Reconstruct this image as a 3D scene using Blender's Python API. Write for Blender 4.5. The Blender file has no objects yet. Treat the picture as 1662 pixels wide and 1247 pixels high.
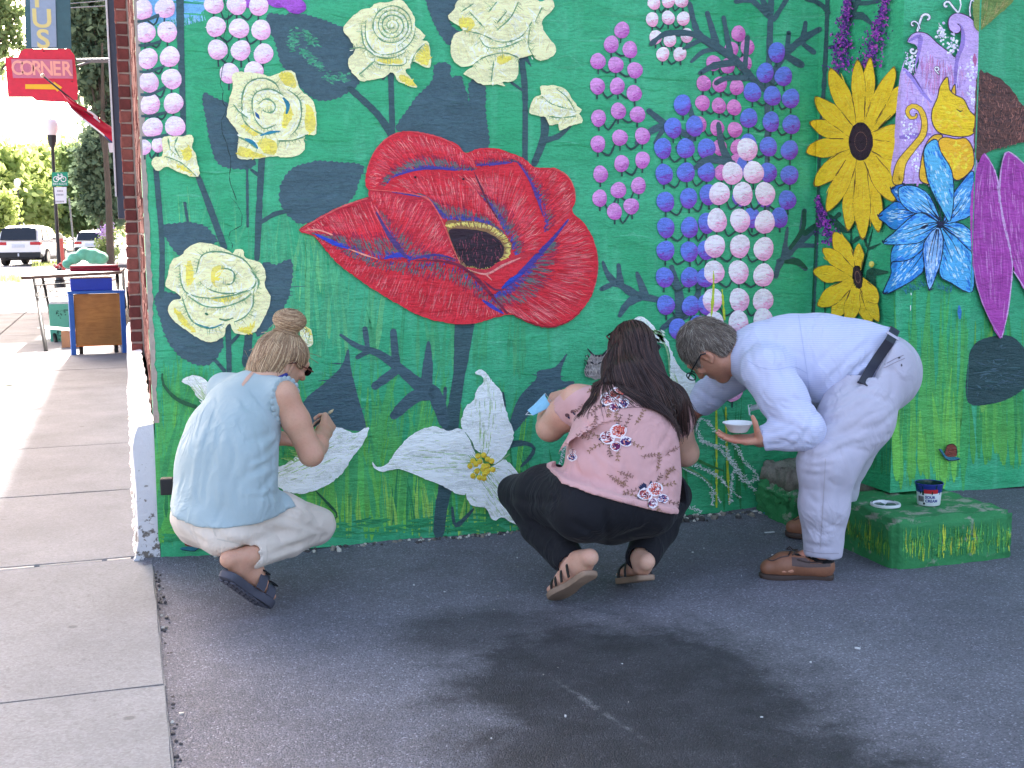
import bpy, bmesh, math, random
import numpy as np
from mathutils import Vector, Matrix
from mathutils.geometry import tessellate_polygon
from mathutils.bvhtree import BVHTree

random.seed(7)
RNG = np.random.default_rng(11)
scene = bpy.context.scene
COL = scene.collection
R = math.radians

# ------------------------------------------------------------------ camera
# wall plane is Y=0, its left corner is the origin, the sidewalk runs along +Y, metres
CAM = np.array([-0.0885, -4.9535, 1.3])
YAW, PITCH, ROLL, FPX = R(17.467), R(7.209), R(-0.596), 1996.3
PW, PH = 1662.0, 1247.0
CF = np.array([math.sin(YAW)*math.cos(PITCH), math.cos(YAW)*math.cos(PITCH), -math.sin(PITCH)])
_r0 = np.array([math.cos(YAW), -math.sin(YAW), 0.0]); _u0 = np.cross(_r0, CF)
CR = _r0*math.cos(ROLL) + _u0*math.sin(ROLL)
CU = -_r0*math.sin(ROLL) + _u0*math.cos(ROLL)
cam = bpy.data.cameras.new('camera'); camo = bpy.data.objects.new('camera', cam); COL.objects.link(camo)
cam.sensor_width = 36.0; cam.lens = FPX/PW*36.0; cam.clip_end = 3000.0; cam.clip_start = 0.05
M = Matrix(((CR[0], CU[0], -CF[0]), (CR[1], CU[1], -CF[1]), (CR[2], CU[2], -CF[2]))).to_4x4()
M.translation = Vector(CAM); camo.matrix_world = M
scene.camera = camo

# ------------------------------------------------------------------ sky, sun, exposure
SUN_EL, SUN_AZ = R(33.0), R(1.5)          # sun almost straight down the sidewalk, azimuth from +Y towards +X
world = bpy.data.worlds.new('World'); scene.world = world; world.use_nodes = True
wn = world.node_tree; wn.nodes.clear()
sky = wn.nodes.new('ShaderNodeTexSky'); sky.sky_type = 'NISHITA'; sky.sun_disc = False
sky.sun_elevation = SUN_EL; sky.sun_rotation = SUN_AZ
sky.air_density = 0.8; sky.dust_density = 5.0; sky.ozone_density = 0.3
bg = wn.nodes.new('ShaderNodeBackground'); bg.inputs['Strength'].default_value = 0.15
wo = wn.nodes.new('ShaderNodeOutputWorld')
wb = wn.nodes.new('ShaderNodeMix'); wb.data_type = 'RGBA'; wb.blend_type = 'MULTIPLY'; wb.inputs[0].default_value = 1.0; wb.inputs[7].default_value = (1.05, 0.98, 0.93, 1)   # the camera's white balance for open shade
wn.links.new(sky.outputs[0], wb.inputs[6]); wn.links.new(wb.outputs[2], bg.inputs[0]); wn.links.new(bg.outputs[0], wo.inputs[0])
sd = bpy.data.lights.new('sun', 'SUN'); sd.energy = 4.0; sd.angle = R(0.6); sd.color = (1.0, 0.955, 0.89)
so = bpy.data.objects.new('sun', sd); COL.objects.link(so)
sdir = Vector((math.sin(SUN_AZ)*math.cos(SUN_EL), math.cos(SUN_AZ)*math.cos(SUN_EL), math.sin(SUN_EL)))
so.rotation_euler = sdir.to_track_quat('Z', 'Y').to_euler(); so.location = (0, 30, 30)
vs = scene.view_settings
scene.display_settings.display_device = 'sRGB'
vs.view_transform = 'Standard'; vs.look = 'None'; vs.gamma = 1.0; vs.use_curve_mapping = False
vs.exposure = 2.5
scene.cycles.max_bounces = 6; scene.cycles.diffuse_bounces = 4; scene.cycles.transparent_max_bounces = 12

# ------------------------------------------------------------------ measuring helpers (photo pixel -> world point on a known plane)
def ray(px, py): return CF + CR*((px-PW/2)/FPX) - CU*((py-PH/2)/FPX)
def onY(px, py, Y=0.0): d = ray(px, py); return CAM + d*((Y-CAM[1])/d[1])
def onX(px, py, X): d = ray(px, py); return CAM + d*((X-CAM[0])/d[0])
def onZ(px, py, Z=0.0): d = ray(px, py); return CAM + d*((Z-CAM[2])/d[2])
def at(px, py, z): return CAM + ray(px, py)*z

# ------------------------------------------------------------------ object helpers
def tag(o, label=None, cat=None, group=None, kind=None):
    if label: o['label'] = label
    if cat: o['category'] = cat
    if group: o['group'] = group
    if kind: o['kind'] = kind
    return o
def empty(name, loc=(0, 0, 0), label=None, cat=None, group=None, rz=0.0):
    o = bpy.data.objects.new(name, None); COL.objects.link(o); o.location = loc; o.rotation_euler = (0, 0, rz)
    o.empty_display_size = 0.1
    return tag(o, label, cat, group)
def link(name, me, mat=None, parent=None, smooth=False):
    o = bpy.data.objects.new(name, me); COL.objects.link(o)
    if mat is not None:
        for m in (mat if isinstance(mat, (list, tuple)) else [mat]): me.materials.append(m)
    if smooth and len(me.polygons): me.polygons.foreach_set('use_smooth', [True]*len(me.polygons))
    if parent is not None:
        o.parent = parent
    return o
class MB:
    """collects simple solids into one mesh; coordinates are local to the parent"""
    def __init__(s): s.v = []; s.f = []; s.mi = []; s.cur = 0
    def add(s, vs_, fs):
        b = len(s.v); s.v += [tuple(map(float, p)) for p in vs_]
        s.f += [tuple(b+i for i in f) for f in fs]; s.mi += [s.cur]*len(fs); return s
    def box(s, x0, x1, y0, y1, z0, z1, bev=0.0, rot=None):
        if bev <= 0:
            v = [(x, y, z) for z in (z0, z1) for y in (y0, y1) for x in (x0, x1)]
            f = [(0, 2, 3, 1), (4, 5, 7, 6), (0, 1, 5, 4), (1, 3, 7, 5), (3, 2, 6, 7), (2, 0, 4, 6)]
            return s.add(v, f)
        bm = bmesh.new(); bmesh.ops.create_cube(bm, size=1)
        for p in bm.verts: p.co = Vector(((x0+x1)/2+p.co.x*(x1-x0), (y0+y1)/2+p.co.y*(y1-y0), (z0+z1)/2+p.co.z*(z1-z0)))
        bmesh.ops.bevel(bm, geom=bm.edges[:], offset=bev, segments=2, affect='EDGES', profile=0.6)
        return s.bm(bm)
    def bm(s, bm, mat=None):
        bm.verts.index_update()
        s.add([(mat @ v.co if mat else v.co) for v in bm.verts], [[v.index for v in f.verts] for f in bm.faces]); bm.free(); return s
    def tube(s, pts, r, n=10, cap=True):
        pts = [Vector(p) for p in pts]; m = len(pts)
        rr = r if isinstance(r, (list, tuple)) else [r]*m
        b = len(s.v); up = None; rings = []
        for i, p in enumerate(pts):
            t = (pts[min(i+1, m-1)]-pts[max(i-1, 0)]).normalized()
            if up is None:
                up = Vector((0, 0, 1)) if abs(t.z) < 0.9 else Vector((1, 0, 0))
            a = t.cross(up).normalized(); c = a.cross(t).normalized(); up = c
            rings.append([p + (a*math.cos(k*2*math.pi/n)+c*math.sin(k*2*math.pi/n))*rr[i] for k in range(n)])
        v = [q for g in rings for q in g]; f = []
        for i in range(m-1):
            for k in range(n): f.append((i*n+k, i*n+(k+1) % n, (i+1)*n+(k+1) % n, (i+1)*n+k))
        if cap: f.append(tuple(range(n-1, -1, -1))); f.append(tuple((m-1)*n+k for k in range(n)))
        return s.add(v, f)
    def lathe(s, prof, n=24, c=(0, 0, 0)):
        v = [(c[0]+r*math.cos(k*2*math.pi/n), c[1]+r*math.sin(k*2*math.pi/n), c[2]+z) for r, z in prof for k in range(n)]; f = []
        for i in range(len(prof)-1):
            for k in range(n): f.append((i*n+k, i*n+(k+1) % n, (i+1)*n+(k+1) % n, (i+1)*n+k))
        return s.add(v, f)
    def prism(s, poly, fn, d0, d1):
        """poly of 2-D points extruded between fn(p,d0) and fn(p,d1)"""
        n = len(poly); v = [fn(p, d0) for p in poly] + [fn(p, d1) for p in poly]
        tri = tessellate_polygon([[Vector((p[0], p[1], 0)) for p in poly]])
        f = [tuple(t) for t in tri] + [tuple(n+i for i in reversed(t)) for t in tri]
        f += [(i, (i+1) % n, n+(i+1) % n, n+i) for i in range(n)]
        return s.add(v, f)
    def build(s, name, mat=None, parent=None, smooth=False, fixn=True):
        me = bpy.data.meshes.new(name); me.from_pydata(s.v, [], s.f)
        if fixn:
            bm = bmesh.new(); bm.from_mesh(me); bmesh.ops.recalc_face_normals(bm, faces=bm.faces[:]); bm.to_mesh(me); bm.free()
        if len(set(s.mi)) > 1: me.polygons.foreach_set('material_index', s.mi)
        me.update()
        return link(name, me, mat, parent, smooth)
def autosmooth(o, ang=40):
    me = o.data; me.polygons.foreach_set('use_smooth', [True]*len(me.polygons))
    try: me.set_sharp_from_angle(angle=R(ang))
    except Exception: pass
    return o

# ------------------------------------------------------------------ material helpers
def lin(c):
    return tuple(((x/255.0)/12.92 if x/255.0 <= 0.04045 else ((x/255.0+0.055)/1.055)**2.4) for x in c)
class NT:
    def __init__(s, name):
        s.m = bpy.data.materials.new(name); s.m.use_nodes = True; s.t = s.m.node_tree; s.t.nodes.clear()
        s.out = s.n('ShaderNodeOutputMaterial'); s.b = s.n('ShaderNodeBsdfPrincipled'); s.l(s.b.outputs[0], s.out.inputs[0])
    def n(s, t, **k):
        o = s.t.nodes.new(t)
        for a, v in k.items(): setattr(o, a, v)
        return o
    def l(s, a, b): s.t.links.new(a, b)
    def pos(s): return s.n('ShaderNodeNewGeometry').outputs['Position']
    def obj(s): return s.n('ShaderNodeTexCoord').outputs['Object']
    def mapv(s, src, scale=(1, 1, 1), rot=(0, 0, 0), loc=(0, 0, 0)):
        m = s.n('ShaderNodeMapping'); m.inputs['Scale'].default_value = scale; m.inputs['Rotation'].default_value = rot; m.inputs['Location'].default_value = loc
        s.l(src, m.inputs[0]); return m.outputs[0]
    def noise(s, src, scale, detail=4, rough=0.55, dist=0.0, out='Fac'):
        o = s.n('ShaderNodeTexNoise'); o.inputs['Scale'].default_value = scale; o.inputs['Detail'].default_value = detail
        o.inputs['Roughness'].default_value = rough; o.inputs['Distortion'].default_value = dist
        if src is not None: s.l(src, o.inputs['Vector'])
        return o.outputs[out]
    def voro(s, src, scale, out='Distance', feat='F1', rnd=1.0):
        o = s.n('ShaderNodeTexVoronoi', feature=feat); o.inputs['Scale'].default_value = scale; o.inputs['Randomness'].default_value = rnd
        s.l(src, o.inputs['Vector']); return o.outputs[out]
    def ramp(s, f, stops, interp='LINEAR'):
        o = s.n('ShaderNodeValToRGB'); o.color_ramp.interpolation = interp; e = o.color_ramp.elements
        while len(e) < len(stops): e.new(0.5)
        for i, (p, c) in enumerate(stops):
            e[i].position = p; e[i].color = (c if isinstance(c, tuple) else (c, c, c)) + (1,)
        s.l(f, o.inputs[0]); return o.outputs[0]
    def mix(s, f, a, b, mode='MIX'):
        o = s.n('ShaderNodeMix', data_type='RGBA', blend_type=mode)
        for i, v in ((0, f), (6, a), (7, b)):
            if isinstance(v, (int, float)): o.inputs[i].default_value = v
            elif isinstance(v, tuple): o.inputs[i].default_value = v + (1,) if len(v) == 3 else v
            else: s.l(v, o.inputs[i])
        return o.outputs[2]
    def math(s, op, a, b=0.0, c=0.0):
        o = s.n('ShaderNodeMath', operation=op)
        for i, v in enumerate((a, b, c)):
            if isinstance(v, (int, float)): o.inputs[i].default_value = v
            else: s.l(v, o.inputs[i])
        return o.outputs[0]
    def bump(s, h, strength=0.5, dist=0.01, prev=None):
        o = s.n('ShaderNodeBump'); o.inputs['Strength'].default_value = strength; o.inputs['Distance'].default_value = dist
        s.l(h, o.inputs['Height'])
        if prev is not None: s.l(prev, o.inputs['Normal'])
        return o.outputs[0]
    def set(s, col=None, rough=None, metal=None, normal=None, spec=None, **k):
        for key, v in (('Base Color', col), ('Roughness', rough), ('Metallic', metal), ('Normal', normal), ('Specular IOR Level', spec)):
            if v is None: continue
            i = s.b.inputs[key]
            if isinstance(v, (int, float)): i.default_value = v
            elif isinstance(v, tuple): i.default_value = v + (1,) if len(v) == 3 else v
            else: s.l(v, i)
        return s.m
def plain(name, rgb, rough=0.6, var=0.15, scale=12.0, bump=0.15, bdist=0.004, metal=0.0, spec=0.5, fine=90.0):
    """one-colour surface with wear-like variation"""
    k = NT(name); p = k.obj(); c = lin(rgb)
    n1 = k.noise(p, scale, 5); n2 = k.noise(p, fine, 3)
    f = k.math('ADD', k.math('MULTIPLY', n1, 0.7), k.math('MULTIPLY', n2, 0.3))
    dark = tuple(x*(1-var) for x in c); lite = tuple(min(1, x*(1+var)+0.004*var) for x in c)
    col = k.ramp(f, [(0.3, dark), (0.7, lite)])
    return k.set(col, k.math('ADD', k.math('MULTIPLY', n1, 0.16), rough-0.08), metal, k.bump(n2, bump, bdist), spec)
# ================================================================== ground, walls, building
# ---- asphalt lot
k = NT('asphalt'); p = k.pos()
ag = k.voro(p, 210.0); agc = k.voro(p, 210.0, 'Color')
sep = k.n('ShaderNodeSeparateColor'); k.l(agc, sep.inputs[0])
speck = k.ramp(sep.outputs[0], [(0.0, 0.66), (0.55, 0.97), (0.85, 1.12), (0.95, 1.35), (0.99, 2.0)])
big = k.noise(p, 1.6, 5, 0.6); mid = k.noise(p, 9.0, 5, 0.65)
base = k.mix(k.ramp(big, [(0.35, 0.0), (0.65, 1.0)]), lin((112, 112, 122)), lin((129, 128, 138)))
base = k.mix(k.ramp(mid, [(0.35, 0.0), (0.7, 0.45)]), base, lin((100, 98, 102)))
# damp oily patch: its own place on the lot
def blob(cx, cy, rx, ry, rot, soft):
    mp = k.n('ShaderNodeMapping'); mp.vector_type = 'TEXTURE'
    mp.inputs['Location'].default_value = (cx, cy, 0); mp.inputs['Rotation'].default_value = (0, 0, rot); mp.inputs['Scale'].default_value = (rx, ry, 50)
    k.l(p, mp.inputs[0]); ln = k.n('ShaderNodeVectorMath', operation='LENGTH'); k.l(mp.outputs[0], ln.inputs[0])
    wob = k.math('ADD', ln.outputs['Value'], k.math('MULTIPLY', k.math('SUBTRACT', k.noise(p, 5.5, 10, 0.70), 0.5), 1.05))
    return k.ramp(wob, [(max(0.0, 0.9-soft), 1.0), (1.0, 0.0)])
b1 = blob(1.24, -1.80, 0.64, 0.76, R(12), 0.30); b2 = blob(1.02, -1.22, 0.46, 0.32, R(-8), 0.40); b3 = blob(1.16, -2.40, 0.68, 0.78, R(10), 0.26)
st = k.math('MAXIMUM', k.math('MAXIMUM', b1, k.math('MULTIPLY', b2, 0.8)), b3)
stain = k.math('MULTIPLY', st, k.ramp(k.noise(p, 7.0, 6, 0.7), [(0.3, 0.78), (0.6, 1.0)]))
base = k.mix(stain, base, lin((54, 53, 58)))
halo = k.math('MULTIPLY', k.math('MULTIPLY', k.math('SUBTRACT', 1.0, st), blob(1.25, -1.75, 0.92, 1.05, R(10), 0.35)), 0.22)
base = k.mix(halo, base, lin((150, 147, 152)))
dots = k.ramp(k.voro(p, 26.0), [(0.0, 1.0), (0.07, 0.0)]); dmask = k.ramp(k.noise(p, 2.3, 3), [(0.5, 0.0), (0.6, 1.0)])
base = k.mix(k.math('MULTIPLY', k.math('MULTIPLY', dots, dmask), 0.35), base, lin((178, 176, 176)))
streak = k.math('MULTIPLY', blob(1.095, -1.93, 0.016, 0.33, R(9), 0.6), k.ramp(k.noise(p, 30, 4), [(.45, 0.0), (.6, 1.0)]))
base = k.mix(k.math('MULTIPLY', streak, .45), base, lin((150, 148, 150)))
pits = k.math('MULTIPLY', k.ramp(k.voro(p, 85.0), [(0.0, 1.0), (0.22, 0.0)]), k.ramp(k.noise(p, 6.0, 5, .7), [(.42, 0.05), (.62, .75)]))
base = k.mix(pits, base, lin((44, 43, 46)))
col = k.mix(1.0, base, speck, 'MULTIPLY')
hgt = k.math('ADD', k.math('MULTIPLY', ag, -1.0), k.math('MULTIPLY', k.noise(p, 60, 4), 0.8))
nrm = k.bump(hgt, 0.9, 0.006, k.bump(mid, 0.35, 0.03))
rg = k.mix(stain, (0.86, 0.86, 0.86), (0.62, 0.62, 0.62))
ASPHALT = k.set(col, rg, 0.0, nrm, 0.35)

# ---- concrete
def concrete(name, c0, c1, crack=True, dirt=0.5):
    k = NT(name); p = k.pos()
    a = k.noise(p, 2.2, 6, 0.6); b = k.noise(p, 38, 5, 0.7); c = k.voro(p, 150.0, 'Color'); s = k.n('ShaderNodeSeparateColor'); k.l(c, s.inputs[0])
    base = k.mix(k.ramp(a, [(0.32, 0.0), (0.68, 1.0)]), lin(c0), lin(c1))
    base = k.mix(k.ramp(b, [(0.56, 0.0), (0.72, dirt)]), base, tuple(x*0.55 for x in lin(c0)))
    pit = k.ramp(k.voro(k.mapv(p, (1, 1, 1)), 46.0), [(0.0, 1.0), (0.11, 0.0)]); pm = k.ramp(k.noise(p, 12, 3), [(0.5, 0.0), (0.62, 0.8)])
    base = k.mix(k.math('MULTIPLY', pit, pm), base, tuple(x*0.35 for x in lin(c0)))
    sp_ = k.ramp(k.voro(p, 3.1), [(0.035, .7), (0.06, 0.0)]); base = k.mix(sp_, base, tuple(x*0.5 for x in lin(c0)))
    bl = k.ramp(k.noise(p, .9, 7, .7, .8), [(.55, 0.0), (.75, .35)]); base = k.mix(bl, base, tuple(x*0.6 for x in lin(c0)))
    base = k.mix(1.0, base, k.ramp(s.outputs[0], [(0.0, 0.86), (0.7, 1.02), (1.0, 1.12)]), 'MULTIPLY')
    h = k.math('ADD', b, k.math('MULTIPLY', pit, -0.8))
    return k.set(base, 0.88, 0.0, k.bump(h, 0.45, 0.004), 0.3)
CONC = concrete('sidewalk_concrete', (115, 117, 122), (132, 134, 139))
CONC2 = concrete('rough_concrete', (120, 112, 102), (158, 150, 138), dirt=0.8)
STREET = concrete('street_asphalt', (128, 126, 128), (146, 144, 146))

# ground: one sheet out to the horizon, lot on top
g = MB(); g.add([(-900, -400, -0.16), (900, -400, -0.16), (900, 1500, -0.16), (-900, 1500, -0.16)], [(0, 1, 2, 3)])
tag(g.build('ground', plain('earth', (120, 118, 96), 0.95, 0.3, 0.3), None), kind='structure')
# the lot in front of the wall: slightly uneven sheet
nx, ny = 150, 110; xs = np.linspace(0.0, 1.0, nx)**1.3*9.0; ys = np.linspace(-7.0, 0.12, ny)
v = []; 
for j, y in enumerate(ys):
    for i, x in enumerate(xs):
        z = 0.006*math.sin(x*2.1+0.7)*math.sin(y*1.7) + 0.004*math.sin(x*5.3+y*4.1) + RNG.normal(0, 0.0012)
        z += 0.012*math.exp(-x/0.12); z += 0.018*math.exp(-((y-0.02)/0.10)**2)*(0.5+0.5*math.sin(x*7+1)) if y > -0.3 else 0
        xx = x-0.06 + (0.006*math.sin(y*9)+0.005*math.sin(y*23) if i == 0 else 0)
        v.append((xx, y, z-0.004))
lot = MB(); lot.add(v, [(j*nx+i, j*nx+i+1, (j+1)*nx+i+1, (j+1)*nx+i) for j in range(ny-1) for i in range(nx-1)])
tag(lot.build('parking_lot', ASPHALT, None, True), kind='structure')

# ---- sidewalk of separate slabs
side = empty('sidewalk'); tag(side, kind='structure')
def slab(x0, x1, y0, y1, zt=0.012, tilt=0.0, thick=0.14):
    m = MB(); n = 12
    bm = bmesh.new(); bmesh.ops.create_cube(bm, size=1)
    for q in bm.verts: q.co = Vector(((x0+x1)/2+q.co.x*(x1-x0), (y0+y1)/2+q.co.y*(y1-y0), zt-thick/2+q.co.z*thick + tilt*q.co.x))
    bmesh.ops.bevel(bm, geom=[e for e in bm.edges if all(w.co.z > zt-thick*0.5 for w in e.verts)], offset=0.005, segments=2, affect='EDGES')
    bmesh.ops.subdivide_edges(bm, edges=[e for e in bm.edges if e.calc_length() > 0.5], cuts=10, use_grid_fill=True)
    for q in bm.verts:
        if abs(q.co.x-x1) < 0.02 and y1 < 0.3: q.co.x += random.uniform(-0.0025, 0.001)
        q.co.z += random.uniform(-0.0008, 0.0008)
    m.bm(bm); o = m.build('concrete_slab', CONC, side); return o
ybreaks = [-7.2, -5.7, -4.3, -2.86, -1.42, 0.06, 1.42, 2.86, 4.35, 5.85, 7.32, 8.85, 10.3, 11.8, 13.3, 14.8, 16.4, 18.0, 19.6, 21.2, 22.8, 24.4, 26.0]
for a, b in zip(ybreaks[:-1], ybreaks[1:]):
    xr = -0.026 if b < 0.2 else -0.075
    for (xa, xb) in ((-1.62, xr), (-3.1, -1.632)):
        slab(xa, xb, a+0.002, b-(0.012 if abs(b-0.06) < 0.01 else 0.002), 0.014+random.uniform(-0.002, 0.002) + (0.004 if a > 0 else 0))
jb = MB(); jb.box(-3.2, -0.02, -7.3, 26.1, -0.15, -0.006); jb.build('joint_bed', plain('joint_dirt', (70, 64, 58), 0.95), side)
# split seam filler at the corner
m = MB()
pts = [(-3.0, 0.040), (-1.2, 0.046), (-0.7, 0.044), (-0.45, 0.050), (-0.2, 0.048), (-0.09, 0.052)]
for (x0, y0), (x1, y1) in zip(pts[:-1], pts[1:]):
    if random.random() < 0.9: m.box(x0, x1-0.02, y0-0.002, y1+0.007, -0.002, 0.0165)
m.build('seam_filler', plain('seam_caulk', (205, 198, 190), 0.8), side)

# street beyond, kerb, verge
m = MB(); m.add([(-60, -60, -0.115), (-3.35, -60, -0.115), (-3.35, 26, -0.115), (60, 26, -0.115), (60, 400, -0.115), (-60, 400, -0.115)], [(0, 1, 2, 3), (0, 3, 5), (3, 4, 5)])
tag(m.build('street', STREET), kind='structure')
m = MB(); m.box(-3.28, -3.12, -60, 26.1, -0.15, 0.012, 0.02); tag(m.build('kerb', CONC), kind='structure')
m = MB(); m.box(-3.3, 40, 26.12, 26.3, -0.15, 0.0, 0.02); m.box(-2.3, 40, 47, 47.2, -0.15, 0.03, 0.02); tag(m.build('kerb', CONC), kind='structure')
m = MB(); m.box(-2.3, 40, 47.2, 200, -0.15, 0.025); tag(m.build('far_sidewalk', CONC), kind='structure')

# ---- mural wall building
BUILD = empty('brick_building', (0, 0, 0), 'brick corner building whose front wall carries a bright green flower mural', 'building')
XP, YP, XP2 = 2.918, -0.631, 3.283          # buttress: left face, front face, right edge
WH = 7.6
def wallmat(name, attr=None, col=None):
    """rough brush-painted masonry; relief depends on world position so paint layers share it"""
    k = NT(name); p = k.pos()
    n_a = k.noise(k.mapv(p, (5, 5, 20)), 1.0, 6, 0.62, 0.3)          # courses and ridges, stretched sideways
    n_b = k.noise(k.mapv(p, (40, 40, 130)), 1.0, 4, 0.6)
    n_c = k.noise(p, 2.6, 4, 0.5); n_d = k.noise(p, 210, 3, 0.7)
    if attr:
        at_ = k.n('ShaderNodeAttribute', attribute_name=attr); base = at_.outputs['Color']
    else:
        base = k.mix(k.ramp(n_c, [(0.32, 0.0), (0.68, 1.0)]), lin(col[0]), lin(col[1]))
        br = k.noise(k.mapv(p, (14, 14, 2.2)), 1.0, 5, 0.6)
        base = k.mix(k.ramp(br, [(0.52, 0.0), (0.74, 0.5)]), base, lin(col[2]))
    v = k.math('ADD', k.math('ADD', k.math('MULTIPLY', n_b, 0.20), k.math('MULTIPLY', n_a, 0.16)), k.math('ADD', k.math('MULTIPLY', n_d, 0.20), 0.72))
    c = k.mix(1.0, base, k.ramp(v, [(0.80, 0.72), (1.0, 1.0), (1.22, 1.20)]), 'MULTIPLY')
    nr = k.bump(n_a, 0.55, 0.024); nr = k.bump(n_b, 0.55, 0.007, nr); nr = k.bump(n_d, 0.3, 0.0016, nr)
    return k.set(c, k.math('ADD', k.math('MULTIPLY', n_b, 0.25), 0.42), 0.0, nr, 0.38)
GREEN = wallmat('green_wall_paint', col=((50, 164, 110), (72, 179, 130), (102, 195, 152)))
PAINT = wallmat('mural_paint', attr='Col')
def gridface(fn, nu, nv, u0, u1, v0, v1, jit=0.0):
    m = MB(); vv = []
    for j in range(nv+1):
        for i in range(nu+1):
            vv.append(fn(u0+(u1-u0)*i/nu, v0+(v1-v0)*j/nv))
    m.add(vv, [(j*(nu+1)+i, j*(nu+1)+i+1, (j+1)*(nu+1)+i+1, (j+1)*(nu+1)+i) for j in range(nv) for i in range(nu)])
    return m
m = MB(); m.box(0.004, 30, 0.0, 0.35, 0.004, WH); m.build('front_wall', GREEN, BUILD)
m = MB(); m.box(XP, XP2, YP, -0.002, 0.19, 5.2); m.build('buttress', GREEN, BUILD)
# side wall of brick: corner pier, set-back panel, second pier
BRICKS = []
for i, c in enumerate([(122, 62, 56), (136, 72, 64), (108, 54, 50), (146, 86, 76)]): BRICKS.append(plain('brick_red_%d' % i, c, 0.9, 0.3, 18, 0.6, 0.006))
MORT = plain('mortar', (176, 160, 148), 0.95, 0.2, 30, 0.5, 0.006)
m = MB(); m.box(0.03, 0.36, 0.352, 20.0, 0.5, WH); m.box(0.012, 0.03, 0.004, 1.0, 0.5, WH); m.box(-0.048, 0.03, 3.3, 3.62, 0.5, WH)
m.build('side_wall', MORT, BUILD)
bl, bh, bj = 0.215, 0.066, 0.011
mesh_cache = {}
def brick_mesh(dx, dy, dz, kk):
    key = (round(dx, 3), round(dy, 3), round(dz, 3), kk)
    if key not in mesh_cache:
        mm = MB(); bm = bmesh.new(); bmesh.ops.create_cube(bm, size=1)
        for q in bm.verts: q.co = Vector((q.co.x*dx, q.co.y*dy, q.co.z*dz))
        bmesh.ops.bevel(bm, geom=bm.edges[:], offset=0.004, segments=1, affect='EDGES')
        for q in bm.verts: q.co += Vector((random.uniform(-.002, .002), random.uniform(-.003, .003), random.uniform(-.002, .002)))
        me = bpy.data.meshes.new('brick'); bm.to_mesh(me); bm.free(); me.materials.append(BRICKS[kk]); mesh_cache[key] = me
    return mesh_cache[key]
nb = 0; stuff = MB()
nc = int((3.35-0.52)/(bh+bj))
for r_ in range(nc):
    z = 0.52 + (r_+0.5)*(bh+bj); odd = r_ % 2
    lay = []
    y = 0.009
    for w in ((0.104, 0.215, 0.215, 0.215, 0.19) if odd else (0.215, 0.215, 0.215, 0.215, 0.085)):
        lay.append((0.004, y, w, 0.012)); y += w+bj
    lay.append((-0.056, 3.292, 0.10 if odd else 0.215, 0.0)); 
    lay.append((-0.054, 3.292+(0.111 if odd else 0.226), 0.2 if odd else 0.1, 0.0))
    for (x0, y0, w, _) in lay:
        o = bpy.data.objects.new('brick', brick_mesh(0.07, w, bh, random.randrange(4))); COL.objects.link(o); o.parent = BUILD
        o.location = (x0+0.035+random.uniform(-0.004, 0.003), y0+w/2, z+random.uniform(-.002, .002)); nb += 1
    y = 1.02 - (0.1 if odd else 0)
    while y < 3.25:
        stuff.cur = random.randrange(4); stuff.box(0.020+random.uniform(0, .006), 0.1, max(y, 1.02), min(y+bl, 3.28), z-bh/2, z+bh/2); y += bl+bj
    for y in np.arange(3.66, 8.6, bl+bj):
        stuff.cur = random.randrange(4); stuff.box(0.020+random.uniform(0, .006), 0.1, y, y+bl, z-bh/2, z+bh/2)
o = stuff.build('brickwork', BRICKS, BUILD); o['kind'] = 'stuff'
# header row and shop front trim further along the side wall
m = MB(); m.box(-0.10, -0.025, 6.0, 6.9, 1.42, 5.2, 0.006); m.box(-0.085, -0.03, 6.1, 6.8, 5.2, WH, 0.006); m.build('shopfront_panel', plain('slate_metal', (62, 72, 88), 0.5, 0.1), BUILD)
m = MB(); m.box(-0.115, -0.10, 5.98, 6.03, 1.6, 5.4, 0.003); m.build('panel_trim', plain('white_trim', (214, 214, 216), 0.6), BUILD)
m = MB(); m.box(-0.42, 0.4, -0.02, 19.6, WH+0.002, WH+0.45, 0.02); m.build('cornice', plain('cornice_paint', (150, 130, 118), 0.8), BUILD)
m = MB(); m.box(0.36, 30, 0.352, 19.6, 0.3, WH-0.004); m.build('roof', plain('roof_felt', (90, 86, 84), 0.9), BUILD)
# white painted foundation, rounded and lumpy, with a sloping ledge
WHITEP = NT('peeling_white_paint'); k = WHITEP; p = k.pos()
pe = k.noise(p, 22, 6, 0.7); ht = k.n('ShaderNodeSeparateXYZ'); k.l(p, ht.inputs[0])
mask = k.ramp(k.math('ADD', pe, k.math('MULTIPLY', ht.outputs[2], 0.35)), [(0.46, 1.0), (0.5, 0.0)])
colr = k.mix(mask, k.mix(k.noise(p, 6, 4), lin((206, 206, 212)), lin((232, 231, 233))), lin((120, 112, 104)))
WHITEP = k.set(colr, 0.6, 0.0, k.bump(k.noise(p, 45, 5, 0.65), 0.7, 0.008, k.bump(mask, 0.4, 0.003)), 0.4)
m = MB(); prof = [(-0.112, 0.0), (-0.090, 0.03), (-0.080, 0.10), (-0.078, 0.30), (-0.076, 0.47), (-0.070, 0.515), (-0.055, 0.545), (0.002, 0.555)]
ysn = list(np.linspace(0.004, 1.2, 40))+list(np.linspace(1.3, 5.9, 40)); vv = []
for y in ysn:
    for i, (x, z) in enumerate(prof):
        vv.append((x+0.005*math.sin(y*17+z*9)+RNG.normal(0, .0022), y+(RNG.normal(0, .003) if y > 0.01 else 0), z+(RNG.normal(0, .002) if i else 0)))
npf = len(prof); fs = [(j*npf+i, j*npf+i+1, (j+1)*npf+i+1, (j+1)*npf+i) for j in range(len(ysn)-1) for i in range(npf-1)]
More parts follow.
